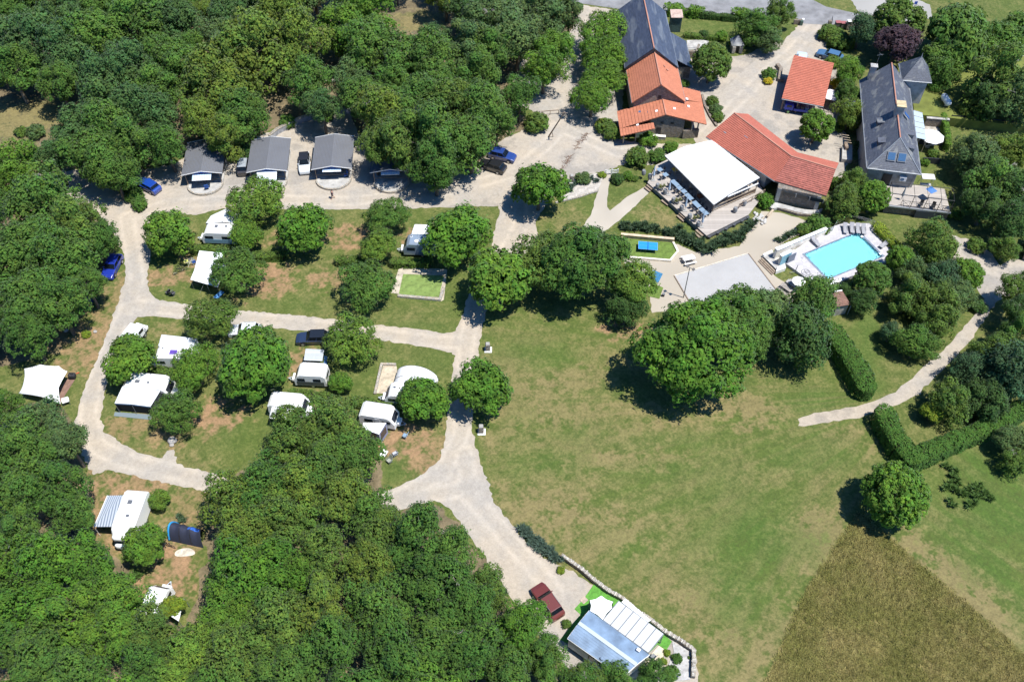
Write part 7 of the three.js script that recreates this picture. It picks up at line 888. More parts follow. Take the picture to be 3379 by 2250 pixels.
  const rg = thing('rock_garden', 'pale gravel rock garden with a stone edge beside the forked path', 'bed'); part(rg, 'gravel', slab([[6.7,-104.88],[7.7,-107.06],[8.68,-107.99],[10.03,-110.11],[12.65,-111.43],[14.42,-111.55],[13.64,-109.16],[13.06,-107.41],[9.85,-105.91]], 0, 0.1), mottled([0.4, 0.37, 0.33], 0.95, 1.5)); part(rg, 'edge_stone', wallAlong([[6.61,-104.77],[8.27,-105.34],[10.17,-106.02],[11.77,-106.83],[13.05,-107.34]], 0.25, 0.22), PALE_STONE);
  const yr = thing('yard_rockery', 'dry stone rockery wall beside the carport', 'wall'); part(yr, 'wall', wallAlong([[45.96,-139.25],[46.32,-138.02],[45.51,-135.12],[46.33,-134.88]], 0.6, 0.6), STONE); const bk = thing('bank_edging', 'stone-edged bank beside the orange-tiled wing', 'wall'); part(bk, 'wall', wallAlong([[31.92,-130.99],[31.94,-128.31],[32.47,-125.4],[33.2,-122.83]], 0.35, 0.35), STONE);
  const sd = thing('corrugated_shed', 'shed with a pale corrugated roof at the end of the drive', 'shed', [...a3([75.77,-93.62], 0)], -0.5); part(sd, 'wall', box(5, 2.2, 4, 0, 1.1, 0), WOOD); part(sd, 'roof', box(5.4, 0.08, 4.4, 0, 2.4, 0, 0, 0.08), mat([0.5, 0.52, 0.54], 0.5, { bumpMap: sized(RIBS, 0.8), bumpScale: 0.04 }));
  const dead = (label, pts) => { const t = thing('cut_branches', label, 'branches'), r = R(Math.round(pts[0][0] * 7) + 50), gs = []; for (let i = 0; i < 60; i++) { const k = r(), x = lerp(pts[0][0], pts[1][0], k) + (r() - 0.5) * 0.7, z = lerp(pts[0][1], pts[1][1], k) + (r() - 0.5) * 0.7, a = r() * 6.28, l = 0.3 + 0.5 * r(); gs.push(bar([x, 0.03 + 0.1 * r(), z], [x + Math.cos(a) * l, 0.05 + 0.15 * r(), z + Math.sin(a) * l], 0.03, 0.012, 4)); } part(t, 'sticks', gs, mottled([0.22, 0.14, 0.1], 0.95, 1)); };
  dead('heap of dry brown cuttings in the middle of the upper gravel', [[12.03,-121.01],[9.92,-117.19]]); dead('heap of dry brown cuttings beside the road walnut', [[9.16,-115.45],[7.65,-111.8]]);
}
// ---------------------------------------------------------------- cars
const TYRE = mat([0.02, 0.02, 0.021], 0.85), RIM = mat([0.45, 0.46, 0.48], 0.3, { metalness: 0.7 }), CARGLASS = mat([0.015, 0.022, 0.03], 0.05), RED_LENS = mat([0.35, 0.01, 0.01], 0.2), CLEAR_LENS = mat([0.7, 0.72, 0.74], 0.15), PLATE = mat([0.7, 0.68, 0.5], 0.6);
function car(label, mid_, dir, color, { L = 4.3, W: w = 1.8, H = 1.5, estate = 0.42, roof, group, rails = false } = {}) {
  const t = thing('parked_car', label, 'car', [mid_[0], 0, mid_[1]], turnTo(dir), group), paint = new THREE.MeshPhysicalMaterial({ color: col(...color), roughness: 0.4, metalness: 0, clearcoat: 1, clearcoatRoughness: 0.05 }), roofPaint = roof ? mat(roof, 0.2) : paint, h = L / 2;
  const sh = new THREE.Shape([[-h + 0.12, 0.24], [-h + 0.02, 0.42], [-h + 0.06, 0.66], [-h + 0.45, 0.8], [-L * 0.18, 0.92], [L * 0.46, 0.96], [h - 0.06, 0.86], [h - 0.02, 0.5], [h - 0.12, 0.26]].map(([z, y]) => new THREE.Vector2(z, y))), b = new THREE.ExtrudeGeometry(sh, { depth: w - 0.36, bevelEnabled: true, bevelThickness: 0.18, bevelSize: 0.1, bevelSegments: 4, steps: 1 });
  b.translate(0, 0, -(w - 0.36) / 2); b.rotateY(Math.PI / 2); const p = b.attributes.position; for (let i = 0; i < p.count; i++) { const z = -p.getZ(i); p.setZ(i, z); p.setX(i, p.getX(i) * (1 - 0.13 * smooth(Math.abs(z) / h, 0.7, 1.02))); }
  const ind = b.index; const nb = clean(b), q = nb.attributes.position; for (let i = 0; i < q.count; i += 3) { for (const at of [nb.attributes.position, nb.attributes.normal, nb.attributes.uv]) { const n = at.itemSize, a = at.array; for (let k = 0; k < n; k++) { const s = a[(i + 1) * n + k]; a[(i + 1) * n + k] = a[(i + 2) * n + k]; a[(i + 2) * n + k] = s; } } } nb.computeVertexNormals();
  part(t, 'body', nb, paint);
  const y0 = 0.98, y1 = H - 0.06, zb = [-L * 0.2, L * estate], zt = [-L * 0.06, L * (estate - 0.08)], xb = w / 2 - 0.09, xt = w / 2 - 0.24, B = (s, z) => [s * xb, y0, z], T = (s, z) => [s * xt, y1, z], inset = (f, k = 0.06) => { const c = [0, 1, 2].map((j) => f.reduce((a, v) => a + v[j], 0) / f.length); return f.map((v) => v.map((x, j) => lerp(x, c[j], k))); };
  const FR = [B(-1, zb[0]), B(1, zb[0]), T(1, zt[0]), T(-1, zt[0])], RE = [B(1, zb[1]), B(-1, zb[1]), T(-1, zt[1]), T(1, zt[1])], sd = (s) => [B(s, zb[0]), B(s, zb[1]), T(s, zt[1]), T(s, zt[0])];
  part(t, 'cabin', faces([FR, RE, sd(1), sd(-1)].flatMap((f) => [f, [...f].reverse()])), paint);
  const push = (f, d) => f.map((v) => [v[0] + d[0], v[1] + d[1], v[2] + d[2]]), both = (f) => faces([f, [...f].reverse()]);
  part(t, 'windshield', both(push(inset(FR, 0.07), [0, 0.015, -0.012])), CARGLASS); part(t, 'rear_window', both(push(inset(RE, 0.1), [0, 0.012, 0.015])), CARGLASS); for (const s of [-1, 1]) { const f = sd(s), m = (u) => [lerp(zb[0], zb[1], u), lerp(zt[0], zt[1], u)], half = (u0, u1) => [B(s, m(u0)[0]), B(s, m(u1)[0]), T(s, m(u1)[1]), T(s, m(u0)[1])]; for (const [u0, u1] of [[0.08, 0.48], [0.52, 0.93]]) part(t, 'side_window', both(push(inset(half(u0, u1), 0.08), [s * 0.012, 0.006, 0])), CARGLASS); }
  const rz = (zt[0] + zt[1]) / 2, rl = zt[1] - zt[0] + 0.12; part(t, 'roof', rbox(xt * 2 + 0.1, 0.09, rl, 0.045, 0, y1 + 0.005, rz), roofPaint); if (rails) for (const s of [-1, 1]) part(t, 'roof_rail', bar([s * xt, y1 + 0.09, zt[0] + 0.2], [s * xt, y1 + 0.09, zt[1] - 0.1], 0.022), RIM);
  for (const s of [-1, 1]) { for (const z of [-L * 0.31, L * 0.29]) { const k = part(t, 'wheel', cyl(0.32, 0.32, 0.2, s * (w / 2 - 0.1), 0.32, z, 16, 0, 0, Math.PI / 2), TYRE); part(k, 'rim', cyl(0.2, 0.2, 0.02, s * (w / 2 + 0.005), 0.32, z, 12, 0, 0, Math.PI / 2), RIM); } part(t, 'headlight', rbox(0.34, 0.13, 0.16, 0.04, s * (w / 2 - 0.34), 0.68, -h + 0.14), CLEAR_LENS); part(t, 'tail_light', rbox(0.26, 0.16, 0.1, 0.03, s * (w / 2 - 0.32), 0.78, h - 0.02), RED_LENS); part(t, 'mirror', rbox(0.2, 0.13, 0.12, 0.04, s * (w / 2 + 0.04), 1.02, -L * 0.14), paint); }
  part(t, 'number_plate', box(0.48, 0.11, 0.02, 0, 0.55, h + 0.06), PLATE); return t;
}
const C = (a, b) => [mid(a, b), sub(a, b)];
car('royal blue hatchback parked at the edge of the wood', ...C([-56.98,-109.1], [-53.52,-106.86]), [0.008, 0.05, 0.3], { L: 4.2 });
car('deep blue car parked on the grass verge under the oaks', ...C([-56.32,-89.61], [-56.03,-92.59]), [0.01, 0.03, 0.28], { L: 4.4 });
car('dark car with a pale roof tucked beside the full white awning chalet', ...C([-41.73,-114.43], [-41.45,-111.12]), [0.035, 0.032, 0.035], { L: 4.4, H: 1.7, estate: 0.46, roof: [0.3, 0.33, 0.36], rails: true });
car('silver-white car with a dark glass roof between two chalets', ...C([-31.9,-110.86], [-32.58,-115.51]), [0.52, 0.56, 0.6], { L: 4.5, H: 1.6, roof: [0.02, 0.022, 0.028] });
car('blue sports utility car under the edge of the large oaks', ...C([0.27,-114.36], [-3.35,-115.68]), [0.015, 0.045, 0.2], { L: 4.3, H: 1.6 });
car('black car parked beside the blue one under the large oaks', ...C([-4.77,-113.32], [-1.26,-111.64]), [0.012, 0.013, 0.016], { L: 4.3 });
car('white estate car parked nose-in along the cross track', ...C([-37.36,-79.36], [-33.47,-79.48]), [0.62, 0.65, 0.68], { L: 4.25, H: 1.55, rails: true });
car('dark blue crossover with a glossy roof along the cross track', ...C([-28.2,-78.04], [-24.19,-78.23]), [0.02, 0.035, 0.075], { L: 4.4, H: 1.6, roof: [0.015, 0.02, 0.03] });
car('copper red car standing alone on the lower gravel', ...C([2.9,-43.09], [4.78,-40.24]), [0.13, 0.028, 0.022], { L: 4.3, H: 1.6, rails: true });
car('grey-blue car in the yard beside the laurel hedge', ...C([54.13,-142.46], [56.79,-140.98]), [0.06, 0.14, 0.26], { L: 4.4 });
car('pale blue-white car behind the tiled carport', ...C([50.86,-142.95], [49.76,-138.24]), [0.5, 0.6, 0.7], { L: 4.1 });
car('dark car almost hidden under the bottom oaks', ...C([-50.28,-49.32], [-48.03,-49.25]), [0.03, 0.04, 0.06], { L: 4.3 });
// ---------------------------------------------------------------- van, truck
{
  const v = thing('white_van', 'white van half hidden by the bright maple', 'van', [...a3([-50.03,-77.78], 0)], -0.35), P = mat([0.78, 0.79, 0.8], 0.35); part(v, 'body', rbox(1.95, 1.6, 4.2, 0.25, 0, 1.2, 0.3), P); part(v, 'bonnet', rbox(1.85, 0.6, 1.2, 0.2, 0, 0.8, -2), P); part(v, 'windshield', faces([[[-0.8, 1.15, -2.05], [0.8, 1.15, -2.05], [0.7, 1.85, -1.72], [-0.7, 1.85, -1.72]], [[-0.7, 1.85, -1.72], [0.7, 1.85, -1.72], [0.8, 1.15, -2.05], [-0.8, 1.15, -2.05]]]), CARGLASS); for (const s of [-1, 1]) { part(v, 'side_window', box(0.03, 0.5, 0.9, s * 0.975, 1.55, -1.1), CARGLASS); for (const z of [-1.5, 1.5]) { const k = part(v, 'wheel', cyl(0.33, 0.33, 0.2, s * 0.9, 0.33, z, 14, 0, 0, Math.PI / 2), TYRE); part(k, 'rim', cyl(0.2, 0.2, 0.02, s * 1.005, 0.33, z, 12, 0, 0, Math.PI / 2), RIM); } part(v, 'headlight', box(0.3, 0.2, 0.06, s * 0.65, 0.85, -2.6), CLEAR_LENS); part(v, 'mirror', rbox(0.18, 0.25, 0.1, 0.03, s * 1.1, 1.35, -1.75), BLACKMETAL); }
  const k = thing('blue_pickup', 'blue vintage pickup loaded with crates in the carport', 'truck', [...a3([46.81,-126.79], 0)], 1.35), B = mat([0.02, 0.05, 0.4], 0.4); part(k, 'cab', rbox(1.6, 1.15, 1.5, 0.2, 0, 1.15, -1.3), B); part(k, 'load_bed', [box(1.6, 0.1, 2.5, 0, 0.7, 0.75), box(0.06, 0.4, 2.5, -0.8, 0.9, 0.75), box(0.06, 0.4, 2.5, 0.8, 0.9, 0.75), box(1.6, 0.4, 0.06, 0, 0.9, 2)], B); part(k, 'windshield', box(1.3, 0.5, 0.04, 0, 1.45, -2.05), CARGLASS); for (const s of [-1, 1]) { part(k, 'side_window', box(0.03, 0.42, 0.8, s * 0.805, 1.45, -1.3), CARGLASS); part(k, 'headlight', cyl(0.12, 0.12, 0.06, s * 0.5, 0.85, -2.06, 12, 0, Math.PI / 2), CLEAR_LENS); for (const z of [-1.3, 1.3]) { const w = part(k, 'wheel', cyl(0.34, 0.34, 0.18, s * 0.78, 0.34, z, 16, 0, 0, Math.PI / 2), TYRE); part(w, 'rim', cyl(0.18, 0.18, 0.02, s * 0.88, 0.34, z, 12, 0, 0, Math.PI / 2), mat([0.25, 0.5, 0.2], 0.5)); } }
  [[0.0, 0.2, 'brown wooden crate against the cab in the blue pickup'], [0, 0.9, 'pale wooden crate in the middle of the blue pickup bed'], [0, 1.6, 'white crate at the tail of the blue pickup bed']].forEach(([x, z, label], i) => { const a = 1.35, c = thing('wooden_crate', label, 'crate', [k.position.x + Math.sin(a) * z, 0.75, k.position.z + Math.cos(a) * z], a); part(c, 'side', [box(0.7, 0.45, 0.04, 0, 0.24, -0.25), box(0.7, 0.45, 0.04, 0, 0.24, 0.25), box(0.04, 0.45, 0.5, -0.34, 0.24, 0), box(0.04, 0.45, 0.5, 0.34, 0.24, 0)], i === 2 ? WHITE : PALEWOOD); part(c, 'base', box(0.7, 0.04, 0.5, 0, 0.02, 0), WOOD); });
}
// ---------------------------------------------------------------- caravans
const VANWHITE = mat([0.8, 0.8, 0.79], 0.4);
// a caravan with its drawbar towards -z
function caravan(label, at, turn, { L = 4.6, w = 2.15, H = 2.5, paint = VANWHITE, hatches = [[0, 0.2, 0.7, 0.55]], skirt, drawbar = true, box_ = false, name = 'caravan', windows = true, top, nose = 0.55 } = {}) {
  const t = thing(name, label, 'caravan', [at[0], 0, at[1]], turn), h = L / 2, b = 0.14, prof = [[-h, 0.5], [-h, 1.3], [-h + nose, H - 0.25], [-h + nose + 0.35, H], [h - 0.45, H], [h - 0.1, H - 0.3], [h, 1.2], [h - 0.05, 0.5]];
  const g = new THREE.ExtrudeGeometry(new THREE.Shape(prof.map(([z, y]) => new THREE.Vector2(-z, y))), { depth: w - 2 * b, bevelEnabled: true, bevelThickness: b, bevelSize: b * 0.6, bevelSegments: 3 }); g.translate(0, 0, -(w - 2 * b) / 2).rotateY(Math.PI / 2); const body = part(t, 'body', metres(g), paint);
  const yaw = (q) => q; const pl = (f) => faces([f, [...f].reverse()]), k = (a, c, u) => [lerp(a[0], c[0], u), lerp(a[1], c[1], u)], fw = [prof[1], prof[2]], f0 = k(...fw, 0.12), f1 = k(...fw, 0.85), wx = w / 2 - 0.3; if (windows) { const fwn = part(t, 'front_window', pl([[-wx, f0[1], f0[0] - 0.11], [wx, f0[1], f0[0] - 0.11], [wx * 0.94, f1[1], f1[0] - 0.11], [-wx * 0.94, f1[1], f1[0] - 0.11]]), mat([0.05, 0.06, 0.08], 0.1)); part(t, 'rear_window', box(wx * 1.7, 0.55, 0.03, 0, 1.6, h + 0.06), CARGLASS); for (const s of [-1, 1]) for (const z of [-0.28, 0.22]) part(t, 'side_window', rbox(0.03, 0.55, L * 0.24, 0.01, s * (w / 2 + 0.006), 1.65, z * L), CARGLASS); }
  part(t, 'door', box(0.03, 1.75, 0.62, w / 2 + 0.008, 1.35, -0.02 * L), mat([0.7, 0.7, 0.7], 0.5)); for (const [x, z, ww, d, m] of hatches) { const o = part(t, 'roof_hatch', rbox(ww, 0.1, d, 0.03, x, H + 0.11, z), m ?? WHITE); part(o, 'pane', box(ww * 0.75, 0.02, d * 0.75, x, H + 0.165, z), m ?? mat([0.12, 0.13, 0.15], 0.15)); }
  for (const s of [-1, 1]) part(t, 'roof_rail', box(0.04, 0.04, L - nose - 0.9, s * (w / 2 - 0.16), H + 0.08, nose * 0.3), GREYMETAL); part(t, 'roof_vent', cyl(0.13, 0.11, 0.1, -w * 0.28, H + 0.1, L * 0.3, 12), mat([0.5, 0.5, 0.5], 0.5)); part(t, 'aerial', bar([w * 0.3, H, -L * 0.12], [w * 0.3, H + 0.6, -L * 0.1], 0.012), BLACKMETAL);
  if (top) part(t, 'raised_roof', rbox(top[0], 0.22, top[1], 0.1, 0, H + 0.14, top[2]), paint); if (skirt) for (const s of [-1, 1]) part(t, 'lower_panel', box(0.03, 0.75, L * 0.86, s * (w / 2 + 0.012), 0.95, 0), skirt);
  for (const s of [-1, 1]) { const q = part(t, 'wheel', cyl(0.32, 0.32, 0.18, s * (w / 2 - 0.12), 0.32, 0.2, 14, 0, 0, Math.PI / 2), TYRE); part(q, 'rim', cyl(0.18, 0.18, 0.02, s * (w / 2 - 0.02), 0.32, 0.2, 12, 0, 0, Math.PI / 2), RIM); } part(t, 'chassis', box(w - 0.4, 0.12, L - 0.6, 0, 0.42, 0), BLACKMETAL);
  if (drawbar) { part(t, 'drawbar', [bar([-0.55, 0.45, -h], [0, 0.45, -h - 1.15], 0.05), bar([0.55, 0.45, -h], [0, 0.45, -h - 1.15], 0.05), bar([0, 0, -h - 0.95], [0, 0.6, -h - 0.95], 0.04)], mat([0.45, 0.5, 0.55], 0.5)); part(t, 'gas_locker', rbox(1.1, 0.45, 0.5, 0.08, 0, 0.7, -h - 0.3), WHITE); } return t;
}
const CLOTH = (c) => mat(c, 0.85, { side: THREE.DoubleSide });
// a cloth surface from f(u, v)
function drape(f, nu = 12, nv = 12) { const v = []; for (let i = 0; i < nu; i++) for (let j = 0; j < nv; j++) { const a = f(i / nu, j / nv), b = f((i + 1) / nu, j / nv), c = f((i + 1) / nu, (j + 1) / nv), d = f(i / nu, (j + 1) / nv); v.push([a, b, c, d]); } const g = faces(v), p = g.attributes.position, n = g.attributes.normal, key = (i) => [p.getX(i), p.getY(i), p.getZ(i)].map((x) => x.toFixed(3)).join(), acc = new Map(); for (let i = 0; i < p.count; i++) { const k = key(i), s = acc.get(k) ?? [0, 0, 0]; s[0] += n.getX(i); s[1] += n.getY(i); s[2] += n.getZ(i); acc.set(k, s); } for (let i = 0; i < p.count; i++) { const s = acc.get(key(i)), l = Math.hypot(...s) || 1; n.setXYZ(i, s[0] / l, s[1] / l, s[2] / l); } return g; }
const quadCloth = (a, b, c, d, sag = 0, nu = 10, nv = 10) => drape((u, v) => { const p = V(...a).lerp(V(...b), u).lerp(V(...d).lerp(V(...c), u), v); p.y -= sag * Math.sin(Math.PI * u) * Math.sin(Math.PI * v); return p.toArray(); }, nu, nv);
const LIGHTCLOTH = CLOTH([0.74, 0.76, 0.78]), GREYCLOTH = CLOTH([0.5, 0.54, 0.58]), NAVY = CLOTH([0.02, 0.025, 0.05]), BLUECLOTH = CLOTH([0.03, 0.13, 0.5]);
const STRIPES = texture(128, 16, (x, y, c) => { const b = x % 16 < 9; c[0] = b ? 0.42 : 0.17; c[1] = b ? 0.46 : 0.21; c[2] = b ? 0.52 : 0.28; });
{ // 1: caravan with a gabled awning behind
  const at = [-41.86,-96.8]; caravan('white caravan with a gabled white awning behind the yellowish hedge', at, Math.PI / 2 - 0.05, { L: 4.9, hatches: [[0.25, -0.4, 0.75, 0.6], [0.3, 1, 0.5, 0.5]], skirt: mat([0.2, 0.35, 0.45], 0.4) });
  const t = thing('gabled_awning_tent', 'white gabled awning tent joined to the caravan behind the yellowish hedge', 'tent'), a = [-44.04,2.3,-98.08], b = [-39.14,2.3,-97.96], r = [-41.33,2.7,-100.81], l = [-43.79,1.9,-100.05], q = [-38.98,1.9,-99.33], m = [lerp(a[0], b[0], 0.5), 2.6, lerp(a[2], b[2], 0.5)]; part(t, 'roof_panel', faces([[a, m, r, l], [l, r, m, a]]), LIGHTCLOTH); part(t, 'roof_panel', faces([[m, b, q, r], [r, q, b, m]]), LIGHTCLOTH); const dn = (p) => [p[0], 0, p[2]]; part(t, 'side_wall', faces([[l, a, dn(a), dn(l)], [b, q, dn(q), dn(b)], [l, r, dn(r), dn(l)], [r, q, dn(q), dn(r)]]), GREYCLOTH); part(t, 'ridge_pole', bar(m, r, 0.03), GREYMETAL);
}
{ // 2: sagging white awning tent
  const t = thing('sagging_awning_tent', 'large sagging white awning tent with a dark open front', 'tent'), a = [-43.86,2.2,-92.64], b = [-40.52,2.2,-92.2], c = [-41.81,2.3,-88.75], d = [-43.77,2.2,-88.94], e = [-39.53,2.3,-89.67], f = [-44.02,2,-87.32], g = [-41.88,2.1,-86.95], h = [-39.97,2,-85.87], dn = (p) => [p[0], 0, p[2]]; part(t, 'roof_panel', quadCloth(a, b, e, d, 0.28), LIGHTCLOTH); part(t, 'porch_panel', quadCloth(d, e, h, f, 0.2), LIGHTCLOTH); part(t, 'wall', faces([[a, b, dn(b), dn(a)], [a, d, dn(d), dn(a)], [d, dn(d), dn(e), e], [b, e, dn(e), dn(b)]]), CLOTH([0.12, 0.12, 0.12])); const sp = [[-45.06,-87.8], [-43.12,-86.52], [-41.63,-86.62], [-40.87,-87.16]]; part(t, 'pole', [f, g, h].map((p) => bar(dn(p), p, 0.02)), GREYMETAL); part(t, 'guy_line', [bar(f, a3(sp[0], 0), 0.008), bar(g, a3(sp[1], 0), 0.008), bar(g, a3(sp[2], 0), 0.008), bar(h, a3(sp[3], 0), 0.008)], WHITE);
  const m = thing('blue_ground_mat', 'blue patterned mat beside the sagging awning tent', 'mat', [...a3([-40.26,-86.01], 0)], -0.5); part(m, 'cushion', rbox(0.7, 0.12, 1.5, 0.05, 0, 0.34, 0), mat([0.1, 0.3, 0.62], 0.8)); part(m, 'frame', [bar([-0.3, 0, -0.6], [-0.3, 0.3, -0.6], 0.02), bar([0.3, 0, -0.6], [0.3, 0.3, -0.6], 0.02), bar([-0.3, 0, 0.6], [-0.3, 0.3, 0.6], 0.02), bar([0.3, 0, 0.6], [0.3, 0.3, 0.6], 0.02)], GREYMETAL);
}
{ // 3: silver-blue caravan
  const at = [-12.89,-94.49]; caravan('silver-blue caravan half under a dense maple', at, Math.PI / 2 - 0.05, { L: 4.8, paint: mat([0.34, 0.42, 0.52], 0.25, { metalness: 0.4 }), hatches: [[0.5, -1.4, 0.35, 0.35], [0, 0.9, 0.7, 0.7, mat([0.1, 0.14, 0.2], 0.15)]] }); const t = thing('caravan_awning', 'grey-white awning over the back of the silver-blue caravan', 'awning'), q = [[-14.32,2.3,-95.87],[-11.57,2.3,-95.8],[-11.57,1.9,-98.12],[-14.03,1.9,-98.24]]; part(t, 'cloth', quadCloth(...q, 0.04, 6, 6), CLOTH([0.66, 0.68, 0.7])); part(t, 'pole', [bar([q[3][0], 0, q[3][2]], q[3], 0.02), bar([q[2][0], 0, q[2][2]], q[2], 0.02)], GREYMETAL); const d = thing('satellite_dish', 'satellite dish folded on the silver-blue caravan roof', 'dish', [...a3([-13.47,-94.07], 2.62)]); part(d, 'dish', cyl(0.3, 0.28, 0.05, 0, 0.06, 0, 16), WHITE); part(d, 'arm', bar([0, 0.1, 0], [0.4, 0.16, -0.3], 0.03), WHITE);
}
{ // 4: caravan with grey awning and violet hatch
  const at = [-43.5,-74.31]; caravan('white caravan with a violet roof hatch beside the bright maple', at, Math.PI / 2 - 0.03, { L: 4.9, hatches: [[-0.1, 0.3, 0.7, 0.95, mat([0.12, 0.07, 0.35], 0.2)], [0.45, -1.2, 0.3, 0.3]] }); const t = thing('caravan_awning', 'pale grey awning tent behind the violet-hatched caravan', 'awning'), a = [-45.5,2.35,-75.44], b = [-41.05,2.35,-75.08], c = [-41,1.9,-77.04], d = [-45.72,1.9,-77.69], dn = (p) => [p[0], 0, p[2]]; part(t, 'roof', quadCloth(a, b, c, d, 0.06, 8, 6), CLOTH([0.56, 0.59, 0.63])); part(t, 'side_wall', faces([[b, c, dn(c), dn(b)], [a, d, dn(d), dn(a)], [c, d, dn(d), dn(c)]]), GREYCLOTH);
}
{ // 5: motorhome-sized caravan with the big grey awning
  const at = [-45.44,-69.64]; caravan('large white caravan with a broad grey awning in front', at, -Math.PI / 2 - 0.12, { L: 5.8, w: 2.3, H: 2.6, hatches: [[0.3, 1.1, 0.65, 0.8], [0.3, -0.3, 0.4, 0.4]] }); const t = thing('broad_awning_tent', 'broad pale grey awning tent with dark open front and blue valance', 'tent'), a = [-48.38,2.4,-69.12], b = [-43.54,2.4,-68.24], c = [-44.35,2,-66.16], d = [-48.89,2,-66.68], m0 = [lerp(a[0], b[0], 0.5), 2.6, lerp(a[2], b[2], 0.5)], m1 = [lerp(d[0], c[0], 0.48), 2.15, lerp(d[2], c[2], 0.48)], dn = (p) => [p[0], 0, p[2]]; part(t, 'roof_panel', quadCloth(a, m0, m1, d, 0.08), CLOTH([0.64, 0.67, 0.7])); part(t, 'roof_panel', quadCloth(m0, b, c, m1, 0.08), CLOTH([0.64, 0.67, 0.7])); part(t, 'valance', faces([[d, m1, [m1[0], m1[1] - 0.25, m1[2]], [d[0], d[1] - 0.25, d[2]]], [m1, c, [c[0], c[1] - 0.25, c[2]], [m1[0], m1[1] - 0.25, m1[2]]]]), CLOTH([0.12, 0.22, 0.4])); part(t, 'side_wall', faces([[a, d, dn(d), dn(a)], [b, c, dn(c), dn(b)]]), CLOTH([0.03, 0.035, 0.045])); part(t, 'painted_shade_front', faces([[[d[0], 1.75, d[2]], [c[0], 1.75, c[2]], dn(c), dn(d)].map((p) => [p[0], p[1], p[2] - 0.25])]), CLOTH([0.015, 0.017, 0.022])); part(t, 'pole', [d, m1, c].map((p) => bar(dn(p), p, 0.025)), GREYMETAL); const gs = thing('groundsheet', 'grey groundsheet strip in front of the broad awning', 'groundsheet'); part(gs, 'sheet', slab([[-49.52,-66.72],[-44.75,-66.33],[-44.8,-65.56],[-49.49,-66.14]], 0.01, 0.05), CLOTH([0.16, 0.2, 0.22]));  // near-black front sheet puts the shade inside the open front into colour
}
{ // 6: stretched canopy tent
  const t = thing('stretch_tent', 'white stretched canopy tent over a brown groundsheet on the verge', 'tent'), A = [[-61.8,1.9,-72.1],[-60.01,2.1,-72.63],[-57.47,2,-72.43],[-56.29,1.8,-71.74],[-56.5,2,-69.01],[-55.84,1.4,-67],[-58.32,1.8,-67.8],[-61.67,1.2,-68.74],[-61.21,1.9,-70.1]], c = [-58.28,2.7,-69.43], fs = (u, v) => { const n = A.length, k = u * n, i = Math.floor(k) % n, f = k - Math.floor(k), p = V(...A[i]).lerp(V(...A[(i + 1) % n]), f); p.x = lerp(p.x, c[0], 0.03 * Math.sin(Math.PI * f)); p.z = lerp(p.z, c[2], 0.03 * Math.sin(Math.PI * f)); const q = p.clone().lerp(V(...c), v); q.y = lerp(p.y, c[1], v ** 0.6); return q.toArray(); }; part(t, 'canopy', drape(fs, 45, 8), CLOTH([0.78, 0.78, 0.77])); part(t, 'groundsheet', slab([[-57.06,-71.86],[-55.91,-72.04],[-56.76,-68.08],[-57.66,-70.12]], 0.01, 0.05), mottled([0.2, 0.12, 0.09], 0.95, 1)); part(t, 'inner_tent', quadCloth([-58.6,1,-68.12], [-56.65,1,-68.04], [-56.65,0.1,-67.84], [-58.91,0.1,-68], -0.2, 6, 6), CLOTH([0.02, 0.12, 0.07])); part(t, 'red_edging', [bar([-56.06,0.1,-72.67], [-55.69,0.1,-72.85], 0.05), bar([-58.61,0.1,-67.92], [-56.54,0.1,-67.7], 0.05)], mat([0.6, 0.06, 0.02], 0.8)); part(t, 'pole', [bar([c[0], 0, c[2]], c, 0.03), ...[0, 3, 5, 7].map((i) => bar([A[i][0], 0, A[i][2]], A[i], 0.02))], WOOD);
  const b = thing('black_bag', 'black bag hanging at the tip of the stretched tent', 'bag', [...a3([-56.26,-72.03], 0.1)]); part(b, 'bag', rbox(0.9, 0.7, 0.7, 0.2, 0, 0.4, 0), mat([0.02, 0.02, 0.025], 0.8)); part(b, 'strap', clean(new THREE.TorusGeometry(0.25, 0.03, 6, 14).translate(0, 0.78, 0)), BLACKMETAL);
  const w = thing('white_camp_kitchen', 'white folding camp kitchen beside the stretched tent', 'table', [...a3([-55.79,-67.99], 0)], 0.4); part(w, 'tabletop', box(0.8, 0.06, 0.6, 0, 0.7, 0), WHITE); part(w, 'windshield', [box(0.8, 0.3, 0.03, 0, 0.86, -0.3), box(0.03, 0.3, 0.6, -0.4, 0.86, 0)], WHITE); part(w, 'leg', [[-0.35, -0.25], [0.35, -0.25], [-0.35, 0.25], [0.35, 0.25]].map(([x, z]) => bar([x, 0, z], [x, 0.68, z], 0.02)), GREYMETAL);
}
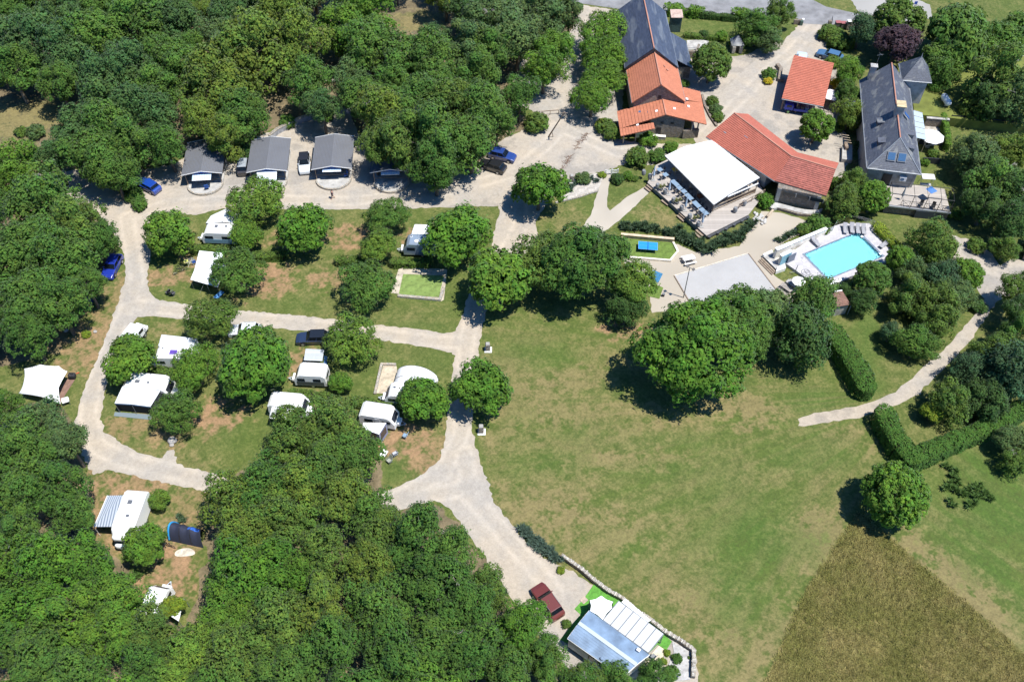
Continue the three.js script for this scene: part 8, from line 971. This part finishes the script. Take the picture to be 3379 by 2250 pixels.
{ // 7: camper van with striped awning
  const L = 6.2, a = [-43.16,-53.58], b = [-43.58,-48.22], d = sub(a, b), at = [[-42.96,-51.35][0], [-42.96,-51.35][1]], turn = turnTo([-d[0], -d[1]]); const t = caravan('white motorhome with a striped awning beside the red clearing', at, turn, { L: 5.6, w: 2.6, H: 2.75, name: 'motorhome', drawbar: false, windows: false, hatches: [[0.2, 1.1, 0.7, 0.7], [-0.1, -0.6, 0.5, 0.45]] }); t.userData.category = 'motorhome'; part(t, 'cab_bonnet', [rbox(2, 0.9, 1.1, 0.35, 0, 0.95, -3.1), rbox(2.2, 0.9, 1.2, 0.4, 0, 2.1, -2.7)], VANWHITE); for (const z of [-0.6, 1.3]) part(t, 'side_window', rbox(0.05, 0.7, 1.1, 0.02, -1.22, 1.75, z), CARGLASS); part(t, 'windshield', faces([[[-0.95, 1.25, -3.45], [0.95, 1.25, -3.45], [0.85, 1.75, -3.05], [-0.85, 1.75, -3.05]].reverse()]), CARGLASS);
  const aw = thing('striped_awning', 'blue-grey striped awning rolled out from the white motorhome', 'awning'), q = [[-44.2,2.62,-53.48],[-43.92,2.62,-49.52],[-46.66,2.1,-49.79],[-46.23,2.1,-53.74]]; const g = faces([[q[0], q[1], q[2], q[3]], [q[3], q[2], q[1], q[0]].map((p) => [p[0], p[1] - 0.02, p[2]])]), uv = g.attributes.uv, us = [[0, 0], [0, 1], [1, 1], [0, 0], [1, 1], [1, 0], [1, 0], [1, 1], [0, 1], [1, 0], [0, 1], [0, 0]]; us.forEach(([u, v], i) => uv.setXY(i, u * 2.6, v)); part(aw, 'cloth', g, mat([1, 1, 1], 0.8, { map: sized(STRIPES, 2.6) })); part(aw, 'front_bar', bar(q[3], q[2], 0.05), WHITE); part(aw, 'leg', [bar([q[3][0], 0, q[3][2]], q[3], 0.025), bar([q[2][0], 0, q[2][2]], q[2], 0.025)], WHITE);
}
{ // 8: blue tent and bicycle
  const t = thing('blue_tent', 'dark blue tunnel tent with a bright blue beam at the clearing', 'tent'), p = [[-38.9,0.2,-48.93],[-37.52,1.9,-50.83],[-34.65,2,-50.21],[-34.68,0.15,-48.06]], ridge = [[-37.76,1.9,-49.66],[-36.16,2.1,-50.46],[-34.49,2.1,-50.26]], f = (u, v) => { const x = V(...[-38.64,0,-49.13]).lerp(V(...[-34.61,0,-48.23]), u), y = V(...[-38.08,0,-51.17]).lerp(V(...[-34.84,0,-50.25]), u), q = x.lerp(y, v); q.y = 1.95 * Math.sin(Math.PI * clamp(v, 0.001, 0.999)) ** 0.7 * (0.92 + 0.08 * Math.cos(u * 18.8)); return q.toArray(); }; part(t, 'flysheet', drape(f, 18, 12), NAVY); part(t, 'blue_panel', drape((u, v) => { const q = f(0.55 + 0.4 * u, 0.5 + 0.4 * v); q[1] += 0.03; return q; }, 6, 6), BLUECLOTH); part(t, 'air_beam', clean(new THREE.TubeGeometry(new THREE.CatmullRomCurve3([0.02, 0.15, 0.35, 0.5, 0.65, 0.85, 0.98].map((v) => V(...f(0, v)))), 20, 0.11, 8)), mat([0.02, 0.28, 0.62], 0.7)); part(t, 'arch', [0.33, 0.66].map((u) => clean(new THREE.TubeGeometry(new THREE.CatmullRomCurve3([0.02, 0.2, 0.5, 0.8, 0.98].map((v) => V(...f(u, v)).add(V(0, 0.03, 0)))), 16, 0.04, 6))), BLACKMETAL); part(t, 'guy_line', [bar(f(0, 0.7), [-39.91,0,-50.65], 0.01), bar(f(0, 0.3), [-39.72,0,-49.84], 0.01)], WHITE); const s = thing('concrete_slab', 'pale slab in front of the blue tent', 'slab'); part(s, 'slab', slab(rounded([[-37.66,-48.04],[-36.08,-48.33],[-35.17,-47.44],[-36.73,-47.15],[-37.75,-47.25]], 2), 0.01, 0.05), mottled([0.5, 0.45, 0.37], 0.95, 2));
}
const bike = (label, at, turn) => { const b = thing('bicycle', label, 'bicycle', at, turn); for (const z of [-0.52, 0.52]) { const w = part(b, 'wheel', clean(new THREE.TorusGeometry(0.33, 0.028, 6, 20).rotateY(Math.PI / 2).translate(0, 0.34, z)), TYRE); part(w, 'spokes', [0, 1, 2, 3].map((k) => bar([0, 0.34 - 0.31 * Math.cos(k * 0.785), z - 0.31 * Math.sin(k * 0.785)], [0, 0.34 + 0.31 * Math.cos(k * 0.785), z + 0.31 * Math.sin(k * 0.785)], 0.006)), RIM); } part(b, 'frame', [bar([0, 0.34, 0.52], [0, 0.32, 0.08], 0.02), bar([0, 0.32, 0.08], [0, 0.82, 0.2], 0.02), bar([0, 0.32, 0.08], [0, 0.78, -0.36], 0.02), bar([0, 0.76, 0.18], [0, 0.8, -0.36], 0.02), bar([0, 0.34, -0.52], [0, 0.95, -0.34], 0.02), bar([0, 0.34, 0.52], [0, 0.76, 0.18], 0.016)], BLACKMETAL); part(b, 'saddle', rbox(0.14, 0.06, 0.26, 0.03, 0, 0.86, 0.22), BLACKMETAL); part(b, 'handlebar', bar([-0.28, 0.97, -0.36], [0.28, 0.97, -0.36], 0.02), BLACKMETAL); return b; };
bike('bicycle lying against the blue tent corner', a3([-38.51,-48.44], 0), 1.2); bike('bicycle standing on the dry grass beside the sagging tent', a3([-46.79,-90.41], 0), 2.2); bike('second bicycle beside the sagging tent drying rack', a3([-46.55,-91.05], 0), 1.4);
{ // 9-13: the remaining caravans
  caravan('white caravan in the red clearing with its drawbar towards the blue tent', [-37.89,-40.78], -0.2, { L: 4.4, hatches: [[0, 0.6, 0.7, 0.7]] }); const t9 = thing('white_gazebo', 'small white gazebo beside the caravan in the red clearing', 'gazebo'), q9 = [[-36.78,2.2,-41.51],[-34.68,2.2,-41.32],[-34.72,2.2,-38.83],[-36.57,2.2,-39.89]]; part(t9, 'roof', quadCloth(...q9, -0.35, 8, 8), LIGHTCLOTH); part(t9, 'pole', q9.map((p) => bar([p[0], 0, p[2]], p, 0.03)), GREYMETAL);
  caravan('white caravan with a grey lower panel and raised roof behind a clipped hedge', [-25.38,-71.51], Math.PI / 2 - 0.06, { L: 4.0, skirt: mat([0.07, 0.085, 0.09], 0.4), hatches: [], top: [1.3, 2.2, 0.1] }); const t10 = thing('caravan_awning', 'pale striped awning behind the grey-panelled caravan', 'awning'), q10 = [[-26.44,2.4,-73.05],[-24.07,2.4,-72.93],[-24.18,2,-75.1],[-26.57,2,-75.25]], g10 = faces([q10, q10.map((p) => [p[0], p[1] - 0.02, p[2]]).reverse()]); part(t10, 'cloth', g10, mat([0.62, 0.66, 0.7], 0.8, { map: sized(PLANK, 1.6) })); part(t10, 'pole', [q10[2], q10[3]].map((p) => bar([p[0], 0, p[2]], p, 0.02)), GREYMETAL); const bt = thing('blue_side_panel', 'blue cloth screen hanging beside the grey-panelled caravan', 'screen'); part(bt, 'cloth', faces([[[-24.07,1.9,-74.16], [-23.62,1.9,-74.04], [-23.96,0.1,-73.02], [-24.34,0.1,-73.02]], [[-24.07,1.9,-74.16], [-24.34,0.1,-73.02], [-23.96,0.1,-73.02], [-23.62,1.9,-74.04]]]), CLOTH([0.1, 0.25, 0.5])); part(bt, 'pole', bar([-24.08,0,-73.09], [-23.59,1.95,-71.62], 0.02), GREYMETAL);
  caravan('white caravan with a lifted roof half under the moss-green oaks', [-27.59,-66.85], -Math.PI / 2 - 0.1, { L: 4.6, hatches: [], top: [1.3, 2.4, 0.5] }); const t11 = thing('caravan_awning', 'pale awning beside the lifted-roof caravan', 'awning'), q11 = [[-29.34,2.3,-66.12],[-26.61,2.3,-65.88],[-27.23,2,-64.22],[-29.54,2,-64.46]]; part(t11, 'cloth', quadCloth(...q11, 0.05, 6, 6), CLOTH([0.68, 0.7, 0.73])); part(t11, 'pole', [q11[2], q11[3]].map((p) => bar([p[0], 0, p[2]], p, 0.02)), GREYMETAL);
  // the tunnel tent
  const t12 = thing('tunnel_tent', 'big white domed tunnel tent joined to a caravan on the sandy pitch', 'tent'), A = [-15.31,-69.4], B = [-10.16,-69.1], Cc = [-9.41,-71.66], D = [-14.81,-72.69], f12 = (u, v) => { const p = V(A[0], 0, A[1]).lerp(V(D[0], 0, D[1]), v), q = V(B[0], 0, B[1]).lerp(V(Cc[0], 0, Cc[1]), v), r = p.lerp(q, u), e = 1; r.y = 2.35 * Math.max(0.02, Math.sin(Math.PI * clamp(u, 0.0, 1)) ** 0.42) * clamp(e, 0.3, 1); return r.toArray(); }; part(t12, 'canopy', drape(f12, 26, 14), CLOTH([0.78, 0.79, 0.8])); part(t12, 'end_wall', faces(Array.from({ length: 24 }, (_, i) => [f12(i / 24, 0), f12((i + 1) / 24, 0), [f12((i + 1) / 24, 0)[0], 0, f12((i + 1) / 24, 0)[2]], [f12(i / 24, 0)[0], 0, f12(i / 24, 0)[2]]])), GREYCLOTH); part(t12, 'end_wall', faces(Array.from({ length: 24 }, (_, i) => [f12(i / 24, 1), f12((i + 1) / 24, 1), [f12((i + 1) / 24, 1)[0], 0, f12((i + 1) / 24, 1)[2]], [f12(i / 24, 1)[0], 0, f12(i / 24, 1)[2]]])), LIGHTCLOTH); part(t12, 'window', drape((u, v) => { const q = f12(0.92 + 0.05 * u, 0.35 + 0.4 * v); return [q[0] + 0.05, q[1], q[2]]; }, 4, 5), mat([0.4, 0.45, 0.5], 0.3)); part(t12, 'arch', [0.0, 0.5, 1].map((v) => clean(new THREE.TubeGeometry(new THREE.CatmullRomCurve3([0.01, 0.1, 0.25, 0.5, 0.75, 0.9, 0.99].map((u) => V(...f12(u, v)))), 20, 0.04, 6))), GREYMETAL);
  caravan('white caravan backed into the tunnel tent', [-13.56,-68.35], Math.PI / 2 - 0.1, { L: 4.2, hatches: [[0.2, -1, 0.42, 0.42]] });
  caravan('white caravan with a roof rail and windowed awning on the red earth', [-16.31,-65.27], -Math.PI / 2 - 0.18, { L: 4.4, hatches: [], top: [1.2, 2, 0.2] }); const t13 = thing('windowed_awning', 'white-roofed awning room with clear windows on the red earth', 'tent'), a = [-17.96,2.3,-63.6], b = [-15.18,2.3,-63.6], c = [-15.93,2.1,-62.06], d = [-18,2.1,-62.87], dn = (p) => [p[0], 0, p[2]], WALL = CLOTH([0.24, 0.25, 0.36]), WIN = mat([0.05, 0.05, 0.055], 0.2, { side: THREE.DoubleSide }); part(t13, 'roof', quadCloth(a, b, c, d, 0.05, 8, 6), CLOTH([0.8, 0.8, 0.79])); const c2 = [c[0] + 0.15, 0, c[2] + 0.5]; part(t13, 'side_wall', faces([[b, c, dn(c), dn(b)]]), WALL); part(t13, 'front_wall', faces([[d, c, dn(c), dn(d)]]), WALL); const win = (p, q, o) => { const w = (u, v) => [lerp(p[0], q[0], u) + o[0], lerp(1.9, 0.6, v), lerp(p[2], q[2], u) + o[1]]; return faces([[w(0.15, 0), w(0.85, 0), w(0.85, 1), w(0.15, 1)]]); }; part(t13, 'window', win(b, c, [0.03, 0.02]), WIN); part(t13, 'window', win(d, c, [0, 0.03]), WIN); part(t13, 'pole', [c, d].map((p) => bar(dn(p), p, 0.025)), WHITE);
  // dark tent under the left wood, with red guy lines
  const t14 = thing('dark_tent', 'dark blue tent under the left wood with red guy lines', 'tent'), f14 = (u, v) => { const p = V(...[-60.75,0,-84.21]).lerp(V(...[-57.3,0,-84.21]), u), q = V(...[-61.11,0,-87.45]).lerp(V(...[-57.31,0,-87.24]), u), r = p.lerp(q, v); r.y = 1.7 * Math.sin(Math.PI * clamp(v, 0.001, 0.999)) ** 0.7 * (u > 0.72 ? Math.max(0.06, 1 - (u - 0.72) * 3.6) : 1); return r.toArray(); }; part(t14, 'flysheet', drape(f14, 16, 12), CLOTH([0.015, 0.03, 0.07])); part(t14, 'guy_line', [bar([-57.75,1.3,-84.26], [-57.08,0.05,-83.41], 0.045), bar([-57.9,1.3,-86.37], [-57.15,0.05,-86.18], 0.04), bar([-57.58,1.3,-87.9], [-56.62,0.05,-88.12], 0.035)], mat([0.62, 0.05, 0.02], 0.7)); for (const [x, z, l] of [[...[-57.54,-86.97], 'white camping basin nearest the top red line'], [...[-57.69,-85.71], 'white camping basin between the red lines']]) { const s = thing('camping_basin', l, 'basin', [x, 0.12, z]); part(s, 'bowl', clean(new THREE.LatheGeometry([[0.12, 0], [0.24, 0.2], [0.26, 0.2], [0.15, 0.02], [0, 0.02]].map(([a_, b_]) => new THREE.Vector2(a_, b_)), 16)), WHITE); part(s, 'rim', clean(new THREE.TorusGeometry(0.25, 0.02, 6, 18).rotateX(Math.PI / 2).translate(0, 0.2, 0)), WHITE); }
  const t15 = thing('sheltered_blue_tent', 'bright blue tent glimpsed under the large bright maple', 'tent', [...a3([-35.46,-74.36], 0)], 0.4); part(t15, 'flysheet', drape((u, v) => [(u - 0.5) * 3.4, 1.5 * Math.sin(Math.PI * clamp(v, 0.001, 0.999)) ** 0.8 * (0.85 + 0.15 * Math.sin(Math.PI * u)), (v - 0.5) * 2.6], 12, 10), BLUECLOTH); part(t15, 'door', faces([[[1.71, 0, -0.6], [1.71, 0, 0.6], [1.71, 1.1, 0]]]), NAVY);
}
// ---------------------------------------------------------------- camp furniture
{
  const recl = (label, at, turn, c) => { const t = thing('camp_chair', label, 'chair', at, turn), m = mat(c, 0.85); part(t, 'seat', rbox(0.56, 0.05, 0.55, 0.02, 0, 0.43, 0), m); part(t, 'backrest', rbox(0.56, 0.75, 0.05, 0.02, 0, 0.78, 0.33, 0, 0.35), m); part(t, 'frame', [[-0.28, 1], [0.28, 1], [-0.28, -1], [0.28, -1]].map(([x, s]) => bar([x, 0, -0.3 * s], [x, 0.6, 0.28 * s], 0.018)), GREYMETAL); for (const x of [-0.3, 0.3]) part(t, 'armrest', bar([x, 0.62, -0.25], [x, 0.62, 0.3], 0.025), GREYMETAL); };
  recl('blue camp chair on the red earth facing the windowed awning', a3([-13.05,-63], 0), 1.2, [0.2, 0.3, 0.42]); recl('pale camp chair beside the white camp table', a3([-14.06,-60.42], 0), 0.6, [0.4, 0.42, 0.48]); recl('grey-green camp chair below the white camp table', a3([-14.66,-59.46], 0), 2.4, [0.28, 0.29, 0.24]); recl('black camp chair alone on the dry grass near the fork', a3([-47.37,-86.5], 0), 0.9, [0.03, 0.028, 0.035]); recl('second black camp chair on the dry grass near the fork', a3([-46.64,-86.29], 0), -0.6, [0.03, 0.028, 0.035]); recl('dark chair in the shade below the young tree at the clearing', a3([-39.74,-46.71], 0), 0.5, [0.06, 0.06, 0.12]);
  const t = thing('camp_table', 'white folding camp table on the red earth', 'table', [...a3([-15.39,-60.23], 0)], -0.5); part(t, 'tabletop', rbox(0.7, 0.04, 1.1, 0.015, 0, 0.7, 0), WHITE); for (const x of [-0.3, 0.3]) part(t, 'leg', [bar([x, 0, -0.45], [x, 0.68, 0.4], 0.018), bar([x, 0, 0.45], [x, 0.68, -0.4], 0.018)], GREYMETAL);
  const dr = thing('drying_rack', 'folding drying rack hung with yellow and blue towels', 'drying rack', [...a3([-45.47,-91.95], 0)], 0.4); part(dr, 'frame', [bar([-0.5, 0, -0.3], [0.5, 1, 0.3], 0.015), bar([-0.5, 0, 0.3], [0.5, 1, -0.3], 0.015), bar([0.5, 0, -0.3], [-0.5, 1, 0.3], 0.015), bar([0.5, 0, 0.3], [-0.5, 1, -0.3], 0.015), ...[-0.3, -0.1, 0.1, 0.3].map((z) => bar([-0.7, 1, z], [0.7, 1, z], 0.01))], WHITE); part(dr, 'yellow_towel', box(0.6, 0.02, 0.5, -0.45, 1.03, 0), mat([0.5, 0.5, 0.12], 0.9)); part(dr, 'blue_towel', box(0.5, 0.6, 0.04, 0.55, 0.72, 0.25), BLUECLOTH);
}
// ---------------------------------------------------------------- a person walking along the upper road
{
  const p = [-27.01,-105.74], o = thing('person', 'person in shorts walking on the upper road below the round terraces', 'person', [p[0], 0, p[1]], 1.9), n = 60, mc = new MarchingCubes(n, new THREE.MeshStandardMaterial(), false, false, 60000), S = 1.0;
  const J = { hip: [0, 0.95, 0], chest: [0, 1.32, 0.02], neck: [0, 1.5, 0.01], head: [0, 1.66, -0.02], lk: [-0.1, 0.52, -0.12], la: [-0.1, 0.1, -0.2], lt: [-0.1, 0.06, -0.36], rk: [0.1, 0.52, 0.05], ra: [0.1, 0.14, 0.28], rt: [0.1, 0.06, 0.16], ls: [-0.2, 1.42, 0.02], le: [-0.24, 1.15, 0.12], lw: [-0.22, 0.92, 0.02], rs: [0.2, 1.42, 0.02], re: [0.24, 1.15, -0.02], rw: [0.22, 0.95, -0.16], lh: [-0.1, 0.92, 0], rh: [0.1, 0.92, 0] };
  const bones = [['hip', 'chest', 0.15, 0.17], ['chest', 'neck', 0.13, 0.06], ['neck', 'head', 0.055, 0.105], ['lh', 'lk', 0.095, 0.062], ['lk', 'la', 0.06, 0.042], ['la', 'lt', 0.045, 0.035], ['rh', 'rk', 0.095, 0.062], ['rk', 'ra', 0.06, 0.042], ['ra', 'rt', 0.045, 0.035], ['ls', 'le', 0.055, 0.042], ['le', 'lw', 0.04, 0.032], ['rs', 're', 0.055, 0.042], ['re', 'rw', 0.04, 0.032], ['ls', 'rs', 0.07, 0.07]];
  const cap = (x, y, z, [a, b, r0, r1]) => { const A = J[a], B = J[b], dx = B[0] - A[0], dy = B[1] - A[1], dz = B[2] - A[2], t = clamp(((x - A[0]) * dx + (y - A[1]) * dy + (z - A[2]) * dz) / (dx * dx + dy * dy + dz * dz)); return Math.hypot(x - A[0] - dx * t, y - A[1] - dy * t, z - A[2] - dz * t) - lerp(r0, r1, t); };
  for (let k = 0; k < n; k++) for (let j = 0; j < n; j++) for (let i = 0; i < n; i++) { const x = (i - n / 2) / (n / 2), y = (j - n / 2) / (n / 2) + 0.92, z = (k - n / 2) / (n / 2); let s = 0; for (const b of bones) s += Math.exp(-26 * cap(x, y, z, b)); mc.field[i + j * n + k * n * n] = Math.log(Math.max(s, 1e-12)) / 26; }
  mc.isolation = 0; mc.update(); const g = new THREE.BufferGeometry(), c = mc.count; g.setAttribute('position', new THREE.BufferAttribute(mc.positionArray.slice(0, c * 3), 3)); g.setAttribute('normal', new THREE.BufferAttribute(mc.normalArray.slice(0, c * 3), 3)); g.translate(0, 0.92, 0); part(o, 'body', g, mat([0.42, 0.25, 0.18], 0.7));
  part(o, 'shirt', [cyl(0.2, 0.19, 0.46, 0, 1.22, 0.01, 14), bar([-0.19, 1.43, 0.02], [-0.24, 1.22, 0.1], 0.075), bar([0.19, 1.43, 0.02], [0.24, 1.22, 0], 0.075)], mat([0.12, 0.1, 0.16], 0.9)); part(o, 'shorts', [bar([-0.1, 0.98, 0], [-0.1, 0.62, -0.09], 0.115), bar([0.1, 0.98, 0], [0.1, 0.62, 0.035], 0.115), cyl(0.19, 0.18, 0.16, 0, 0.96, 0, 14)], mat([0.1, 0.1, 0.13], 0.9)); part(o, 'hair', ball(0.112, 0.1, 0.115, 0, 1.71, 0.005), mat([0.05, 0.03, 0.02], 0.9));
}

renderer.render(scene, camera);
